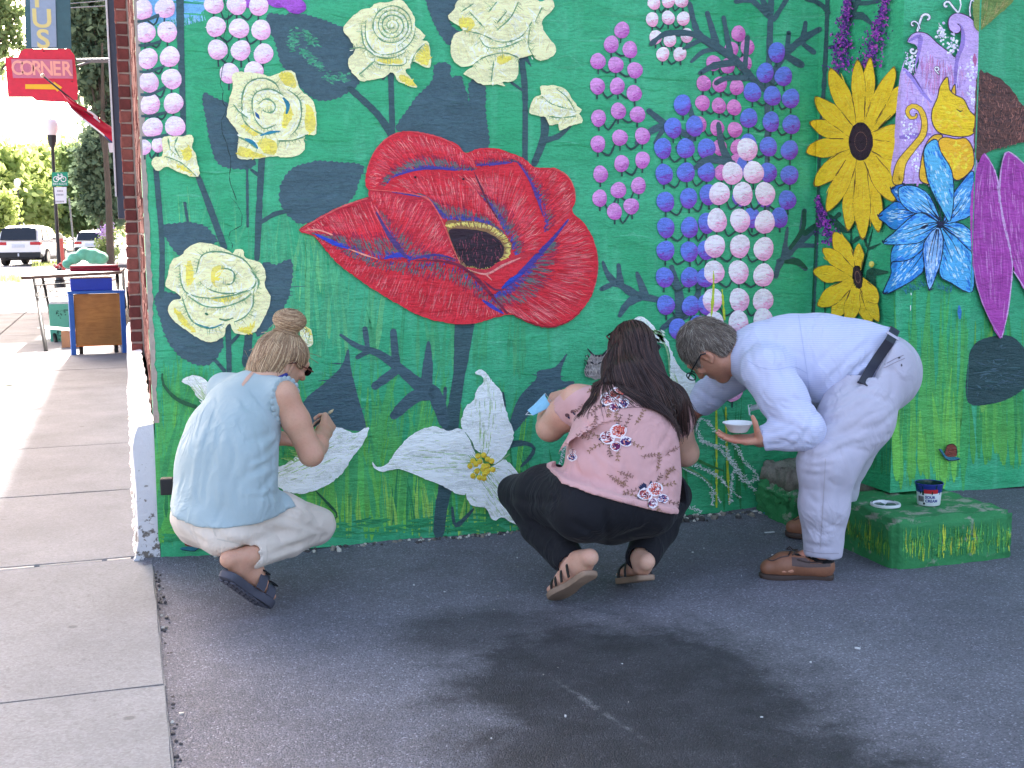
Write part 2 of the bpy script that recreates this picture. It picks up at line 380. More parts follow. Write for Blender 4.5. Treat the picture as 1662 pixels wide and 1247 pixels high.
b0 = len(vv); vv += [(0.002, 0.004, 0.0), (0.002, 5.9, 0.0)]; fs.append(tuple(range(npf))+(b0,)); fs.append(tuple((len(ysn)-1)*npf+i for i in range(npf))[::-1]+(b0+1,))
m.add(vv, fs); autosmooth(m.build('foundation', WHITEP, BUILD), 50)
# ragged mortar lip along the painted corner
m = MB(); vv = []; n = 170
for i in range(n+1):
    z = 0.56+i*(2.8/n); w0 = 0.008+0.003*math.sin(i*0.7)+RNG.normal(0, .0016)
    vv += [(0.000, -0.0030, z), (max(0.007, 0.015+w0*0.5+RNG.normal(0, .002)), -0.0030, z)]
m.add(vv, [(2*i, 2*i+1, 2*i+3, 2*i+2) for i in range(n)]); m.build('mortar_lip', MORT, BUILD)

# ---- block in front of the buttress, and the broken footing in the corner
GRN2 = wallmat('green_block_paint', col=((40, 128, 70), (58, 146, 84), (96, 160, 84)))
def lumpy_block(x0, x1, y0, y1, z0, z1, name, mats, parent, jit=0.008, nseg=(22, 16, 8), worn=0.35, seed=3):
    rg = np.random.default_rng(seed); bm = bmesh.new(); bmesh.ops.create_cube(bm, size=1)
    for q in bm.verts: q.co = Vector(((x0+x1)/2+q.co.x*(x1-x0), (y0+y1)/2+q.co.y*(y1-y0), (z0+z1)/2+q.co.z*(z1-z0)))
    bmesh.ops.bevel(bm, geom=bm.edges[:], offset=0.018, segments=2, affect='EDGES')
    bmesh.ops.subdivide_edges(bm, edges=[e for e in bm.edges if e.calc_length() > 0.1], cuts=14, use_grid_fill=True)
    for q in bm.verts:
        c = q.co; s_ = math.sin(c.x*31+c.y*17)*math.sin(c.z*41+c.x*11)*0.5+math.sin(c.y*53+c.z*23)*0.3
        q.co += Vector((rg.normal(0, jit*.35)+s_*jit*.6, rg.normal(0, jit*.35)+s_*jit*.6, (rg.normal(0, jit*.35)+s_*jit) if c.z > z0+0.03 else 0))
    mm = MB(); mm.bm(bm); o = mm.build(name, mats, parent); 
    o.data.polygons.foreach_set('use_smooth', [True]*len(o.data.polygons)); return o
# worn paint: green with concrete showing on top faces
k = NT('worn_green_block'); p = k.pos(); geo = k.n('ShaderNodeNewGeometry'); sx = k.n('ShaderNodeSeparateXYZ'); k.l(geo.outputs['Normal'], sx.inputs[0])
n1 = k.noise(p, 13, 6, 0.66); n2 = k.noise(p, 55, 5, 0.7)
pz = k.n('ShaderNodeSeparateXYZ'); k.l(p, pz.inputs[0])
worn = k.ramp(k.math('ADD', k.math('MULTIPLY', sx.outputs[2], 0.09), n1), [(0.60, 0.0), (0.69, 0.8)])
gr = k.mix(k.noise(p, 5, 5), lin((36, 118, 66)), lin((70, 150, 92)))
worn2 = k.mix(n2, lin((122, 116, 104)), lin((196, 194, 178)))
col = k.mix(worn, gr, worn2)
WORN = k.set(col, 0.75, 0.0, k.bump(n2, 0.6, 0.006, k.bump(n1, 0.5, 0.02)), 0.3)
BLOCK = empty('concrete_block', (2.95, -0.75, 0), 'low green painted concrete block below the buttress, grass strokes on its sides', 'concrete block')
BLOCK_TOP = 0.180
o = lumpy_block(-0.285, 0.262, -0.285, 0.26, -0.05, BLOCK_TOP, 'block_body', WORN, BLOCK, 0.006)
FOOT = empty('broken_footing', (2.75, -0.15, 0), 'crumbling green and bare concrete footing in the corner left of the buttress', 'footing')
lumpy_block(-0.12, 0.165, -0.15, 0.145, -0.05, 0.150, 'footing_body', WORN, FOOT, 0.012, seed=9); lumpy_block(-0.10, 0.165, -0.13, 0.145, 0.13, 0.235, 'bare_ledge', CONC2, FOOT, 0.014, seed=19)
lumpy_block(-0.01, 0.16, -0.36, -0.16, -0.05, 0.150, 'footing_step', WORN, FOOT, 0.012, seed=12)
lumpy_block(0.17, 0.50, -0.335, -0.02, 0.0, 0.21, 'footing_shelf', CONC2, FOOT, 0.006, seed=5)
# ragged strip of rubble along the wall foot
m = MB(); rg = np.random.default_rng(4)
for i in range(420):
    x = rg.uniform(0.02, 2.85); s_ = rg.uniform(0.003, 0.011)*(1.6 if x > 2.2 else 1); y = -abs(rg.normal(0, 0.022))*(2.0 if x > 2.2 else 1)-0.004
    bm = bmesh.new(); bmesh.ops.create_icosphere(bm, subdivisions=1, radius=s_)
    for q in bm.verts: q.co = q.co*rg.uniform(0.6, 1.3)+Vector((x, y, s_*0.3))
    m.cur = int(rg.integers(0, 3)); m.bm(bm)
for i in range(110):        # crumbly edge between sidewalk and lot
    y = rg.uniform(-2.6, -.02); s_ = rg.uniform(.002, .0075); x = -.022+abs(rg.normal(0, .014)); bm = bmesh.new(); bmesh.ops.create_icosphere(bm, subdivisions=1, radius=s_)
    for q in bm.verts: q.co = q.co*rg.uniform(0.6, 1.3)+Vector((x, y, s_*0.2))
    m.cur = int(rg.integers(0, 3)) if rg.random() < .5 else 1; m.bm(bm)
o = m.build('rubble', [CONC2, plain('dark_stone', (78, 74, 74), 0.9), plain('pale_chip', (200, 196, 186), 0.9)]); tag(o, kind='stuff')
lot_z = lambda x, y: 0.006*math.sin(x*2.1+0.7)*math.sin(y*1.7)+0.004*math.sin(x*5.3+y*4.1)-.002
# paint chips and grit scattered over the lot
m = MB()
for i in range(60):
    px, py = rg.uniform(560, 1500), rg.uniform(845, 1230)
    if rg.random() < 0.6: py = 845+abs(rg.normal(0, 60)); px = rg.uniform(700, 1420)
    q = onZ(px, py); s_ = rg.uniform(0.001, 0.0030) * (2.2 if rg.random() < 0.05 else 1)
    a = rg.uniform(0, 6.28); l_ = s_*rg.uniform(1, 2.4); n = 5
    vv = [(q[0]+math.cos(a)*math.cos(t)*l_-math.sin(a)*math.sin(t)*s_, q[1]+math.sin(a)*math.cos(t)*l_+math.cos(a)*math.sin(t)*s_, 0.0) for t in np.linspace(0, 6.28, n, endpoint=False)]
    if q[1] > -0.03: continue
    z0_ = min(lot_z(x, y) for x, y, _ in vv)+.0012; vv = [(x, y, z0_) for x, y, _ in vv]
    m.cur = 0 if rg.random() < 0.62 else 1; b_ = [(x, y, z-0.006) for x, y, z in vv]
    m.add(vv+b_, [tuple(range(n))]+[(i2, (i2+1) % n, n+(i2+1) % n, n+i2) for i2 in range(n)])
o = m.build('paint_chips', [plain('chip_white', (206, 206, 208), 0.7), plain('chip_grey', (150, 146, 140), 0.8)]); tag(o, kind='stuff')
# ================================================================== the mural: thin layers of brush-laid paint on the masonry
def catmull(P, closed=True, step=6.0):
    P = [np.array(p, float) for p in P]; n = len(P); out = []
    rng_ = range(n) if closed else range(n-1)
    for i in rng_:
        p0 = P[(i-1) % n] if closed or i > 0 else P[0]; p1 = P[i]; p2 = P[(i+1) % n]; p3 = P[(i+2) % n] if closed or i+2 < n else P[-1]
        k_ = max(2, int(np.linalg.norm(p2-p1)/step))
        for j in range(k_):
            t = j/k_; t2 = t*t; t3 = t2*t
            out.append(0.5*((2*p1)+(-p0+p2)*t+(2*p0-5*p1+4*p2-p3)*t2+(-p0+3*p1-3*p2+p3)*t3))
    if not closed: out.append(P[-1])
    return np.array(out)
def resample(P, n):
    P = np.asarray(P, float); d = np.r_[0, np.cumsum(np.linalg.norm(np.diff(P, axis=0), axis=1))]
    t = np.linspace(0, d[-1], n); return np.stack([np.interp(t, d, P[:, i]) for i in range(P.shape[1])], 1)
def Z(ox, oy, s, pts): return [(ox+x*s, oy+y*s) for x, y in pts]
def edge_in(y): return 1330.0-y*(12.0/520.0)       # inner corner wall / buttress side
def edge_out(y): return 1466.3-y*(21.0/790.0)      # buttress front-left arris
def edge_l(y): return 221.5+y*(37.0/913.0)      # left corner of the wall
def edge_r(y): return 1590.5-y*(25.5/787.0)        # buttress right arris
def clip(poly, side):
    """keep the part of poly on one side of a near-vertical line; side=(fn, +1 right / -1 left)"""
    fn, sg = side; out = []; n = len(poly)
    for i in range(n):
        a, b = poly[i], poly[(i+1) % n]; da = sg*(a[0]-fn(a[1])); db = sg*(b[0]-fn(b[1]))
        if da >= 0: out.append(a)
        if (da >= 0) != (db >= 0):
            t = da/(da-db); out.append(tuple(a[q]+(b[q]-a[q])*t for q in range(len(a))))
    return out
LAYER = [0.0006]
def inside(Q, p):
    x, y = p[0], p[1]; X, Y = Q[:, 0], Q[:, 1]; X2, Y2 = np.roll(X, -1), np.roll(Y, -1)
    return bool((((Y > y) != (Y2 > y)) & (x < (X2-X)*(y-Y)/(Y2-Y+1e-12)+X)).sum() % 2)
class Paint:
    def __init__(s, z=None):
        s.v = []; s.f = []; s.c = []; s.off = LAYER[0]; s.rg = np.random.default_rng(int(RNG.integers(1 << 30)))
    def up(s, d=0.00001): s.off += d
    def _emit(s, poly):     # poly: list of (x,y,r,g,b)
        parts_ = [('w', [(edge_in, -1), (edge_l, 1)]), ('s', [(edge_in, 1), (edge_out, -1)]), ('f', [(edge_out, 1), (edge_r, -1)]), ('r', [(edge_r, 1)])]
        xs_ = [p[0] for p in poly]
        if max(xs_) < 1315:
            parts_ = parts_[:1]
            if min(xs_) > 265: parts_ = [('w', [])]
        for key, cl in parts_:
            q = poly
            for c_ in cl:
                if len(q) >= 3: q = clip(q, c_)
            if len(q) < 3: continue
            b = len(s.v)
            for (x, y, *c_) in q:
                if key in 'wr': P_ = onY(x, y, -s.off)
                elif key == 's': P_ = onX(x, y, XP-s.off)
                else: P_ = onY(x, y, YP-s.off)
                s.v.append(tuple(P_)); s.c.append(tuple(c_)+(1.0,))
            if len(q) == 3: s.f.append((b, b+1, b+2))
            elif len(q) == 4: s.f.append((b, b+1, b+2, b+3))
            else:
                for t in tessellate_polygon([[Vector((p[0], p[1], 0)) for p in q]]): s.f.append(tuple(b+i for i in t))
    def fill(s, pts, col, smooth=True, jag=0.7, step=5.0):
        P = catmull(pts, True, step) if smooth else resample(list(pts)+[pts[0]], max(8, len(pts)*6))[:-1]
        P = P+s.rg.normal(0, jag*0.5, P.shape)
        s._emit([(x, y)+s.jc(col, 0.0) for x, y in P]); s.up(); return P
    def jc(s, col, j=0.06):
        c = lin(col); f = 1+s.rg.normal(0, j) if j else 1.0
        return tuple(max(0, x*f) for x in c)
    def stroke(s, pts, w, col, jag=0.3, smooth=True, j=0.05, col2=None, step=7.0, cap=True):
        P = catmull(pts, False, step) if smooth and len(pts) > 2 else resample(pts, max(3, int(np.linalg.norm(np.array(pts[-1])-np.array(pts[0]))/step)))
        n = len(P); ws = np.interp(np.linspace(0, 1, n), np.linspace(0, 1, len(w)), w) if isinstance(w, (list, tuple)) else np.full(n, float(w))
        T = np.gradient(P, axis=0); T /= np.linalg.norm(T, axis=1)[:, None]+1e-9; N = np.stack([-T[:, 1], T[:, 0]], 1)
        ws = np.maximum(0.15, ws*0.5+s.rg.normal(0, jag*0.5, n))
        L = P+N*ws[:, None]; Rr = P-N*ws[:, None]; c0 = s.jc(col, j); c1 = s.jc(col2, j) if col2 else c0
        for i in range(n-1):
            a = i/(n-1); b = (i+1)/(n-1)
            ca = tuple(c0[q]*(1-a)+c1[q]*a for q in range(3)); cb = tuple(c0[q]*(1-b)+c1[q]*b for q in range(3))
            s._emit([tuple(L[i])+ca, tuple(L[i+1])+cb, tuple(Rr[i+1])+cb, tuple(Rr[i])+ca])
        if cap:
            for (p, wd, c_) in ((P[0], ws[0], c0), (P[-1], ws[-1], c1)):
                if wd > 1.5:
                    s.off += 3e-7
                    s._emit([(p[0]+wd*0.98*math.cos(t), p[1]+wd*0.98*math.sin(t))+c_ for t in np.linspace(0, 2*math.pi, 9)[:-1]])
        s.up(3e-7)
    def dab(s, x, y, l, w, a, col, j=0.08):
        c = s.jc(col, j); ca, sa = math.cos(a), math.sin(a); k_ = [(-1, 0), (-.5, .8), (.3, 1), (1, .1), (.4, -.9), (-.6, -.8)]
        s._emit([(x+ca*u*l-sa*v*w, y+sa*u*l+ca*v*w)+c for u, v in k_])
    def flow(s, A, B, n, cols, length=(0.15, 0.4), trange=(0, 1), w=(0.8, 2.2), bias=1.0, wob=1.5, taper=True):
        """brush hairs that start on curve A and run towards curve B"""
        A = resample(catmull(A, False), 80); B = resample(catmull(B, False), 80)
        for _ in range(n):
            u = s.rg.random()*79; i = int(u); a, b = A[i], B[i]
            t0 = trange[0]+(trange[1]-trange[0])*s.rg.random()**bias; t1 = min(1.0, t0+s.rg.uniform(*length))
            p0 = a+(b-a)*t0; p1 = a+(b-a)*t1; m_ = (p0+p1)/2+s.rg.normal(0, wob, 2); wd = s.rg.uniform(*w)
            col = cols[int(s.rg.integers(len(cols)))]
            L_ = np.linalg.norm(p1-p0)
            s.stroke([p0, m_, p1], [wd*.35, wd, wd*.3] if taper else wd, col, 0.15, True, 0.10, None, max(5.0, L_/4), False)
        s.up(2e-6)
    def disc(s, x, y, rx, ry, top, bot, rim=None, ang=1.15):
        """round berry blended wet-in-wet from a light to a dark side"""
        nr, na = 4, 18; ct, cb = np.array(lin(top)), np.array(lin(bot)); pts = []; a0 = s.rg.uniform(-.25, .25)+ang
        ph = s.rg.uniform(0, 6.28, 3); base = len(s.v)
        def cc(u, v):
            t = 0.5+0.5*(u*math.cos(a0)+v*math.sin(a0)); r_ = math.hypot(u, v)
            t = min(1, max(0, (t-0.34)*1.25+0.28*r_**3)); t = t*t*(3-2*t)
            return tuple(ct*(1-t)+cb*t)
        rings = []
        for i in range(nr+1):
            r_ = (i/nr)**0.8; ring = []
            for k_ in range(na):
                t = k_/na*2*math.pi; wv = 1+0.035*math.sin(2*t+ph[0])+0.025*math.sin(3*t+ph[1])+(s.rg.normal(0, .012) if i == nr else 0)
                u, v = r_*math.cos(t), r_*math.sin(t); ring.append((x+u*rx*wv, y+v*ry*wv)+cc(u, v))
            rings.append(ring)
        for i in range(nr):
            for k_ in range(na):
                q = [rings[i][k_], rings[i][(k_+1) % na], rings[i+1][(k_+1) % na], rings[i+1][k_]]
                if i == 0: q = [rings[1][k_], rings[1][(k_+1) % na], (x, y)+cc(0, 0)]
                s._emit(q)
        for _ in range(int(16+rx*0.7)):     # dry-brush hairs
            t = s.rg.uniform(0, 6.28); r_ = s.rg.random()**0.6*0.85; u, v = r_*math.cos(t), r_*math.sin(t)
            lightside = (u*math.cos(a0)+v*math.sin(a0)) < 0.15
            c_ = top if lightside else bot
            s.off += 2e-7; s.dab(x+u*rx, y+v*ry, rx*s.rg.uniform(.12, .3), s.rg.uniform(.5, 1.0), s.rg.normal(-0.1, .35), c_, 0.10)
        s.up(2e-6)
    def build(s, name, label=None, parent=None):
        me = bpy.data.meshes.new(name); me.from_pydata(s.v, [], s.f)
        a = me.color_attributes.new('Col', 'FLOAT_COLOR', 'POINT'); a.data.foreach_set('color', np.array(s.c, np.float32).ravel())
        o = link(name, me, PAINT, parent or BUILD)
        if label: o['label'] = label
        LAYER[0] = max(LAYER[0], s.off)+0.00002
        return o
SLATE = (70, 96, 104); SLATE2 = (62, 90, 94); GRN = (58, 158, 108)

# ---- blue sky corner and violet scrap at the top
P = Paint()
P.fill(Z(220, 0, .2646, [(0, -80), (120, -80), (300, -80), (450, -60), (440, 30), (400, 80), (300, 110), (230, 120), (120, 150), (20, 165), (-10, 80)]), (120, 182, 226), jag=1.5)
P.flow(Z(220, 0, .2646, [(10, 120), (200, 100), (420, 60)]), Z(220, 0, .2646, [(20, 190), (220, 175), (440, 125)]), 150, [(120, 182, 226), (150, 200, 226), (96, 176, 170)], (.3, .7), (0, .7), (1, 2.4))
P.build('painted_sky')
# ---- soft patches and long faint blades over the whole green field
P = Paint(); rg = P.rg
for _ in range(420):
    x, y = rg.uniform(232, 1310), rg.uniform(-20, 860); ln = rg.uniform(20, 90)
    c = [(72, 174, 124), (54, 162, 110), (84, 182, 136), (46, 154, 100)][int(rg.integers(4))]
    P.stroke([(x, y), (x+ln*.5, y+rg.normal(0, 3)), (x+ln, y+rg.normal(0, 5))], [1, rg.uniform(2, 5), 1], c, .5, True, .05, None, 14, False)
P.build('ground_coat')['kind'] = 'stuff'
def blades(n, xr, base, hr, cols, wr=(3, 8), lean=0.12, top_taper=True, mask=None):
    for _ in range(n):
        x = rg.uniform(*xr); y0 = base(x)+rg.normal(0, 12); h = rg.uniform(*hr); le = rg.normal(0, lean)*h; w = rg.uniform(*wr)
        c = cols[int(rg.integers(len(cols)))]
        pts = [(x, y0), (x+le*.35, y0-h*.5), (x+le, y0-h)]
        P.stroke(pts, [w*.25, w, w*.75, w*.4, .5], c, .5, True, .07, cols[0], 12, False)
        if rg.random() < .3:      # dry-brush hairs beside the blade
            for q in range(3):
                d = rg.normal(0, w*.9); P.stroke([(a+d, b+rg.normal(0, 6)) for a, b in pts], [.5, 1.2, .5], c, .2, True, .1, None, 14, False)
YG = [(70, 168, 100), (92, 182, 82), (116, 194, 74), (78, 174, 98), (104, 188, 80)]
YG2 = [(76, 172, 122), (92, 184, 124), (112, 192, 122), (84, 178, 124)]
P = Paint(); rg = P.rg
blades(44, (258, 560), lambda x: 480+0*x, (90, 200), YG2, (3, 9))
blades(34, (430, 620), lambda x: 570, (100, 230), YG2, (4, 10))
blades(26, (600, 900), lambda x: 600, (60, 140), [(66, 162, 108), (84, 172, 112)], (3, 8))
blades(130, (262, 850), lambda x: 858-(x-262)*.04, (80, 240), YG, (7, 17))
blades(90, (480, 690), lambda x: 850, (60, 290), YG, (5, 12))
blades(80, (256, 345), lambda x: 858, (100, 290), YG, (9, 22))
blades(16, (262, 860), lambda x: 850, (40, 120), [(50, 140, 82), (46, 132, 78)], (3, 7))
blades(30, (830, 1220), lambda x: 812, (50, 150), [(46, 142, 80), (60, 156, 90), (50, 132, 80)], (4, 10))
blades(26, (480, 860), lambda x: 866, (30, 90), [(140, 198, 84), (154, 202, 92)], (3, 6))
P.build('painted_grass')['kind'] = 'stuff'
P = Paint(); rg = P.rg
blades(34, (1450, 1566), lambda x: 765, (120, 330), [(66, 164, 88), (92, 178, 86), (108, 186, 82)], (7, 16), .04)
blades(16, (1452, 1562), lambda x: 770, (60, 180), [(112, 190, 80), (96, 178, 80)], (6, 14), .05)
blades(26, (1576, 1675), lambda x: 748, (100, 260), [(60, 156, 84), (84, 170, 76), (100, 178, 76)], (6, 14), .05)
blades(12, (1580, 1640), lambda x: 640, (60, 150), [(112, 178, 80), (80, 168, 80)], (6, 12), .08)
blades(10, (1330, 1440), lambda x: 760, (40, 200), [(52, 140, 86), (58, 148, 92)], (5, 12), .04)
P.build('painted_grass')['kind'] = 'stuff'
# ---- wide brush-marks where the wall foot turns green-yellow
P = Paint(); rg = P.rg
for _ in range(160):
    x = rg.uniform(256, 850); y = 872-(x-262)*.045+rg.normal(0, 8); P.stroke([(x, y), (x+rg.uniform(15, 45), y+rg.normal(0, 4))], [1, rg.uniform(3, 7), 1], [(50, 150, 96), (58, 158, 96), (46, 142, 88)][int(rg.integers(3))], .5, True, .05, None, 12, False)
P.build('foot_band')['kind'] = 'stuff'

# ---- leaves and stems in dark slate
def serrate(P_, amp=3.0, pitch=9.0):
    d = np.r_[0, np.cumsum(np.linalg.norm(np.diff(P_, axis=0), axis=1))]; T = np.gradient(P_, axis=0); T /= np.linalg.norm(T, axis=1)[:, None]+1e-9
    return P_+np.stack([T[:, 1], -T[:, 0]], 1)*(((d/pitch) % 1.0)*amp)[:, None]
def leaf(pts, amp=3.2, pitch=9.0, col=SLATE, rub=None, name='painted_leaf'):
    P = Paint(); Q = serrate(catmull(pts, True, 2.6), amp, pitch); P._emit([(x, y)+P.jc(col, 0) for x, y in Q]); P.up()
    c = Q.mean(0); ext = Q.max(0)-Q.min(0)
    for _ in range(int(ext[0]*ext[1]/180)):
        t = P.rg.random()**.7*.72; q = Q[int(P.rg.integers(len(Q)))]; p = c+(q-c)*t
        P.stroke([p, p+P.rg.normal(0, 1, 2)*np.array([13, 3])], [.6, P.rg.uniform(1.2, 3), .6], [(62, 88, 98), (76, 102, 112), (68, 98, 102), (64, 88, 98)][int(P.rg.integers(4))], .3, False, .06, None, 9, False)
    if rub:
        for (a, b, w_, n_) in rub:
            a = np.array(a); b = np.array(b)
            for _ in range(n_):
                t = P.rg.random(); p = a+(b-a)*t+P.rg.normal(0, w_, 2); P.dab(p[0], p[1], P.rg.uniform(1.5, 5), P.rg.uniform(.5, 2.0), P.rg.uniform(-.6, .9), [(66, 150, 112), (84, 166, 126), (70, 130, 110)][int(P.rg.integers(3))])
                P.off += 2e-7
    return P.build(name)
leaf(Z(430, 0, .3189, [(15, 75), (100, 80), (160, 70), (260, 95), (350, 125), (400, 150), (440, 210), (470, 270), (440, 300), (430, 350), (475, 400), (460, 440), (380, 490), (290, 510), (210, 470), (150, 390), (90, 330), (60, 230), (30, 150)]),
     rub=[Z(430, 0, .3189, [(150, 160), (140, 240)])+[4, 60], Z(430, 0, .3189, [(200, 160), (260, 230)])+[4, 50], Z(430, 0, .3189, [(190, 260), (290, 350)])+[3.5, 90], Z(430, 0, .3189, [(300, 390), (420, 400)])+[4, 50]])
leaf(Z(220, 0, .2646, [(415, 580), (480, 605), (560, 640), (580, 700), (640, 800), (730, 980), (690, 1030), (600, 1030), (510, 1000), (470, 900), (440, 750)]))
leaf([(455, 310), (462, 290), (480, 272), (515, 263), (550, 265), (588, 270), (583, 290), (570, 322), (540, 340), (495, 362), (475, 355), (458, 335)])
leaf(Z(230, 320, .2566, [(110, 185), (200, 175), (300, 165), (390, 185), (440, 230), (470, 280), (400, 310), (300, 320), (260, 370), (210, 340), (160, 260)]))
leaf(Z(230, 320, .2566, [(760, 450), (850, 435), (940, 405), (945, 520), (920, 640), (880, 720), (800, 830), (720, 850)]))
leaf(Z(230, 320, .2566, [(90, 620), (200, 615), (280, 660), (500, 880), (480, 1000), (420, 1055), (330, 1050), (230, 990), (160, 890), (120, 770)]))
leaf(Z(430, 0, .3189, [(870, 330), (935, 330), (945, 395), (990, 390), (1010, 430), (1040, 520), (1045, 420), (1112, 420), (1120, 580), (1135, 680), (1130, 750), (1030, 770), (960, 730), (850, 690), (680, 665), (680, 630), (730, 560), (780, 490), (855, 410)]), 3.0)
leaf(Z(430, 0, .3189, [(830, -30), (1000, -30), (960, 60), (930, 90), (955, 140), (990, 170), (950, 190), (945, 230), (910, 200), (870, 130), (840, 60)]), 2.5)
leaf(Z(240, 480, .425, [(600, 400), (680, 330), (740, 270), (765, 205), (775, 280), (800, 380), (832, 505), (790, 515), (720, 505), (640, 500), (600, 460)]), 0.8)
leaf(Z(580, 500, .3208, [(768, 612), (790, 520), (830, 440), (905, 360), (915, 320), (1000, 300), (1060, 232), (1035, 300), (1032, 366), (1094, 372), (1085, 390), (980, 430), (900, 500), (800, 620)]), 0.8)
leaf([(1571, 590), (1580, 562), (1600, 549), (1636, 545), (1658, 560), (1675, 590), (1670, 620), (1648, 641), (1612, 655), (1571, 652)], 0.6, col=(46, 74, 76))
def stems(lst, col=SLATE2, name='painted_stem', rough=.6):
    P = Paint()
    for i, (pts, w) in enumerate(lst):
        if i and name == 'painted_stem': P.build(name); P = Paint()
        P.stroke(pts, w, col, rough, True, .03, None, 6.0, True)
    return P.build(name)
stems([([(292, -10), (293, 60), (296, 150), (298, 218)], [13, 12, 10, 9])])
stems([([(253, 275), (257, 320), (263, 400), (262, 480)], 9)])
stems([([(318, 278), (338, 330), (364, 402)], [8, 11, 11])])
stems([([(401, 268), (402, 368)], 4.5), ([(425, 255), (421, 330), (417, 420)], [11, 11, 9]), ([(420, 364), (445, 348), (472, 342)], [6, 8, 6]), ([(408, 276), (424, 288)], 5)])
stems([([(300, 330), (305, 362)], 5), ([(400, 590), (404, 540)], [15, 13]), ([(370, 520), (372, 602)], 9), ([(375, 557), (388, 543)], 5), ([(345, 580), (364, 602)], 6)])
stems([([(567, 143), (612, 185), (637, 222)], [9, 11, 12]), ([(634, 112), (637, 222)], 9.5), ([(622, 128), (628, 120), (632, 122)], 5)])
stems([([(846, 92), (852, 150), (852, 260)], [11, 9, 9]), ([(830, 134), (848, 147)], 4), ([(852, 92), (862, 108)], [9, 2])])
stems([([(884, 190), (883, 223), (867, 266)], [13, 13, 11]), ([(925, 205), (905, 222), (883, 228)], [5, 8, 10])])
stems([(Z(580, 500, .3208, [(545, 60), (535, 150), (520, 300), (490, 500), (470, 625)]), [34, 27, 19, 20, 26]), (Z(580, 500, .3208, [(450, 890), (425, 1010), (412, 1140)]), [24, 20, 18]), (Z(580, 500, .3208, [(480, 1010), (500, 1100), (590, 1015)]), [4, 8, 3]), (Z(580, 500, .3208, [(735, 430), (742, 500)]), [5, 8])])
stems([(Z(580, 500, .3208, [(775, 690), (850, 685), (895, 710), (870, 760), (825, 805)]), [12, 10, 6, 7, 2])])
def frond(lst, name='painted_frond'): stems(lst, SLATE, name, .8)
z6 = lambda *p: Z(580, 500, .3208, p)
frond([([(553, 544), (580, 562), (614, 574), (644, 595), (680, 625), (706, 642), (722, 690)], [5, 9, 13, 17, 22, 24, 14]), (z6((38, 105), (52, 200)), [8, 9]), (z6((182, 120), (195, 280)), [11, 13]), (z6((360, 175), (356, 300), (345, 420)), [5, 17, 22]), (z6((90, 395), (205, 310)), [13, 15]), (z6((185, 545), (290, 450), (390, 430)), [15, 21, 22]), (z6((0, 250), (60, 215)), [7, 10]), (z6((445, 405), (442, 500), (455, 560)), [6, 5, 6])])
z1 = lambda *p: Z(920, 0, .2887, p)
frond([(z1((690, 20), (740, 190), (850, 270), (950, 340), (1040, 440), (1115, 505)), [7, 9, 13, 14, 14, 10]), (z1((475, 248), (560, 190), (720, 195)), [7, 10, 10]), (z1((790, 75), (840, 245)), [8, 11]), (z1((882, 100), (920, 310)), [7, 10]), (z1((1016, 210), (1000, 390)), [7, 9]), (z1((700, 348), (770, 290), (870, 275)), [6, 8, 8]), (z1((750, 412), (830, 370), (960, 350)), [7, 11, 11]), (z1((840, 468), (900, 440), (1030, 440)), [7, 10, 9]), (z1((655, 275), (760, 220)), [5, 9])])
frond([(z1((1150, -20), (1140, 250), (1128, 620), (1125, 1250)), [10, 10, 9, 8]), (z1((1100, 0), (1140, 90)), [8, 9]), (z1((950, 10), (1040, 5), (1135, 95)), [8, 9, 8]), (z1((1240, -10), (1165, 110)), [8, 8])])
frond([(z1((1150, 480), (1200, 340), (1300, 240), (1420, 165)), [9, 12, 12, 9]), (z1((1248, 185), (1237, 300)), [8, 9]), (z1((1342, 128), (1328, 230)), [8, 10]), (z1((1215, 305), (1318, 365)), [10, 13]), (z1((1330, 250), (1388, 294)), [7, 8])])
frond([(z1((395, 805), (470, 740), (560, 712), (690, 765)), [9, 11, 13, 11]), (z1((462, 625), (560, 705)), [9, 12]), (z1((490, 805), (555, 710)), [5, 10]), (z1((690, 590), (715, 770), (620, 830)), [7, 10, 8])])
frond([(z1((852, 695), (872, 820), (920, 925)), [7, 11, 13]), (z1((722, 945), (800, 895), (930, 920)), [6, 13, 12])])
z2 = lambda *p: Z(920, 340, .2467, p)
frond([(z2((228, 525), (330, 492), (450, 560), (540, 582), (620, 600)), [7, 9, 14, 12, 9]), (z2((237, 345), (265, 420), (320, 490)), [5, 9, 11]), (z2((340, 368), (352, 490)), [6, 13]), (z2((462, 420), (515, 565)), [7, 14]), (z2((348, 700), (400, 620), (490, 570)), [6, 13, 13])])
frond([(z2((1375, 440), (1400, 360), (1480, 260), (1570, 180), (1680, 90)), [9, 12, 14, 11, 9]), (z2((1562, 10), (1535, 215)), [8, 10]), (z2((1452, 120), (1425, 330)), [5, 10]), (z2((1500, 235), (1640, 240)), [9, 7]), (z2((1395, 340), (1490, 335), (1570, 390)), [9, 12, 7])])
frond([(z2((690, 380), (735, 540), (750, 700)), [7, 13, 18]), (z2((880, 420), (850, 600), (760, 700)), [11, 10, 12]), (z2((620, 790), (700, 730), (780, 700)), [7, 12, 12])])
stems([([(1343, -5), (1341, 60), (1337, 140), (1330, 250), (1327, 340), (1320, 515)], [7, 7, 6, 6, 6, 5]), (Z(1280, 0, .2566, [(110, -5), (190, 20), (255, 80)]), [6, 9, 7]), (Z(1280, 0, .2566, [(440, -5), (410, 80), (390, 140)]), [10, 8, 6]), (Z(1280, 0, .2566, [(385, 110), (460, 100), (520, 150)]), [9, 13, 5]), (Z(1280, 0, .2566, [(380, 20), (500, 20), (600, -5)]), [5, 8, 5]), (Z(1280, 0, .2566, [(260, 300), (390, 280)]), [6, 8])])
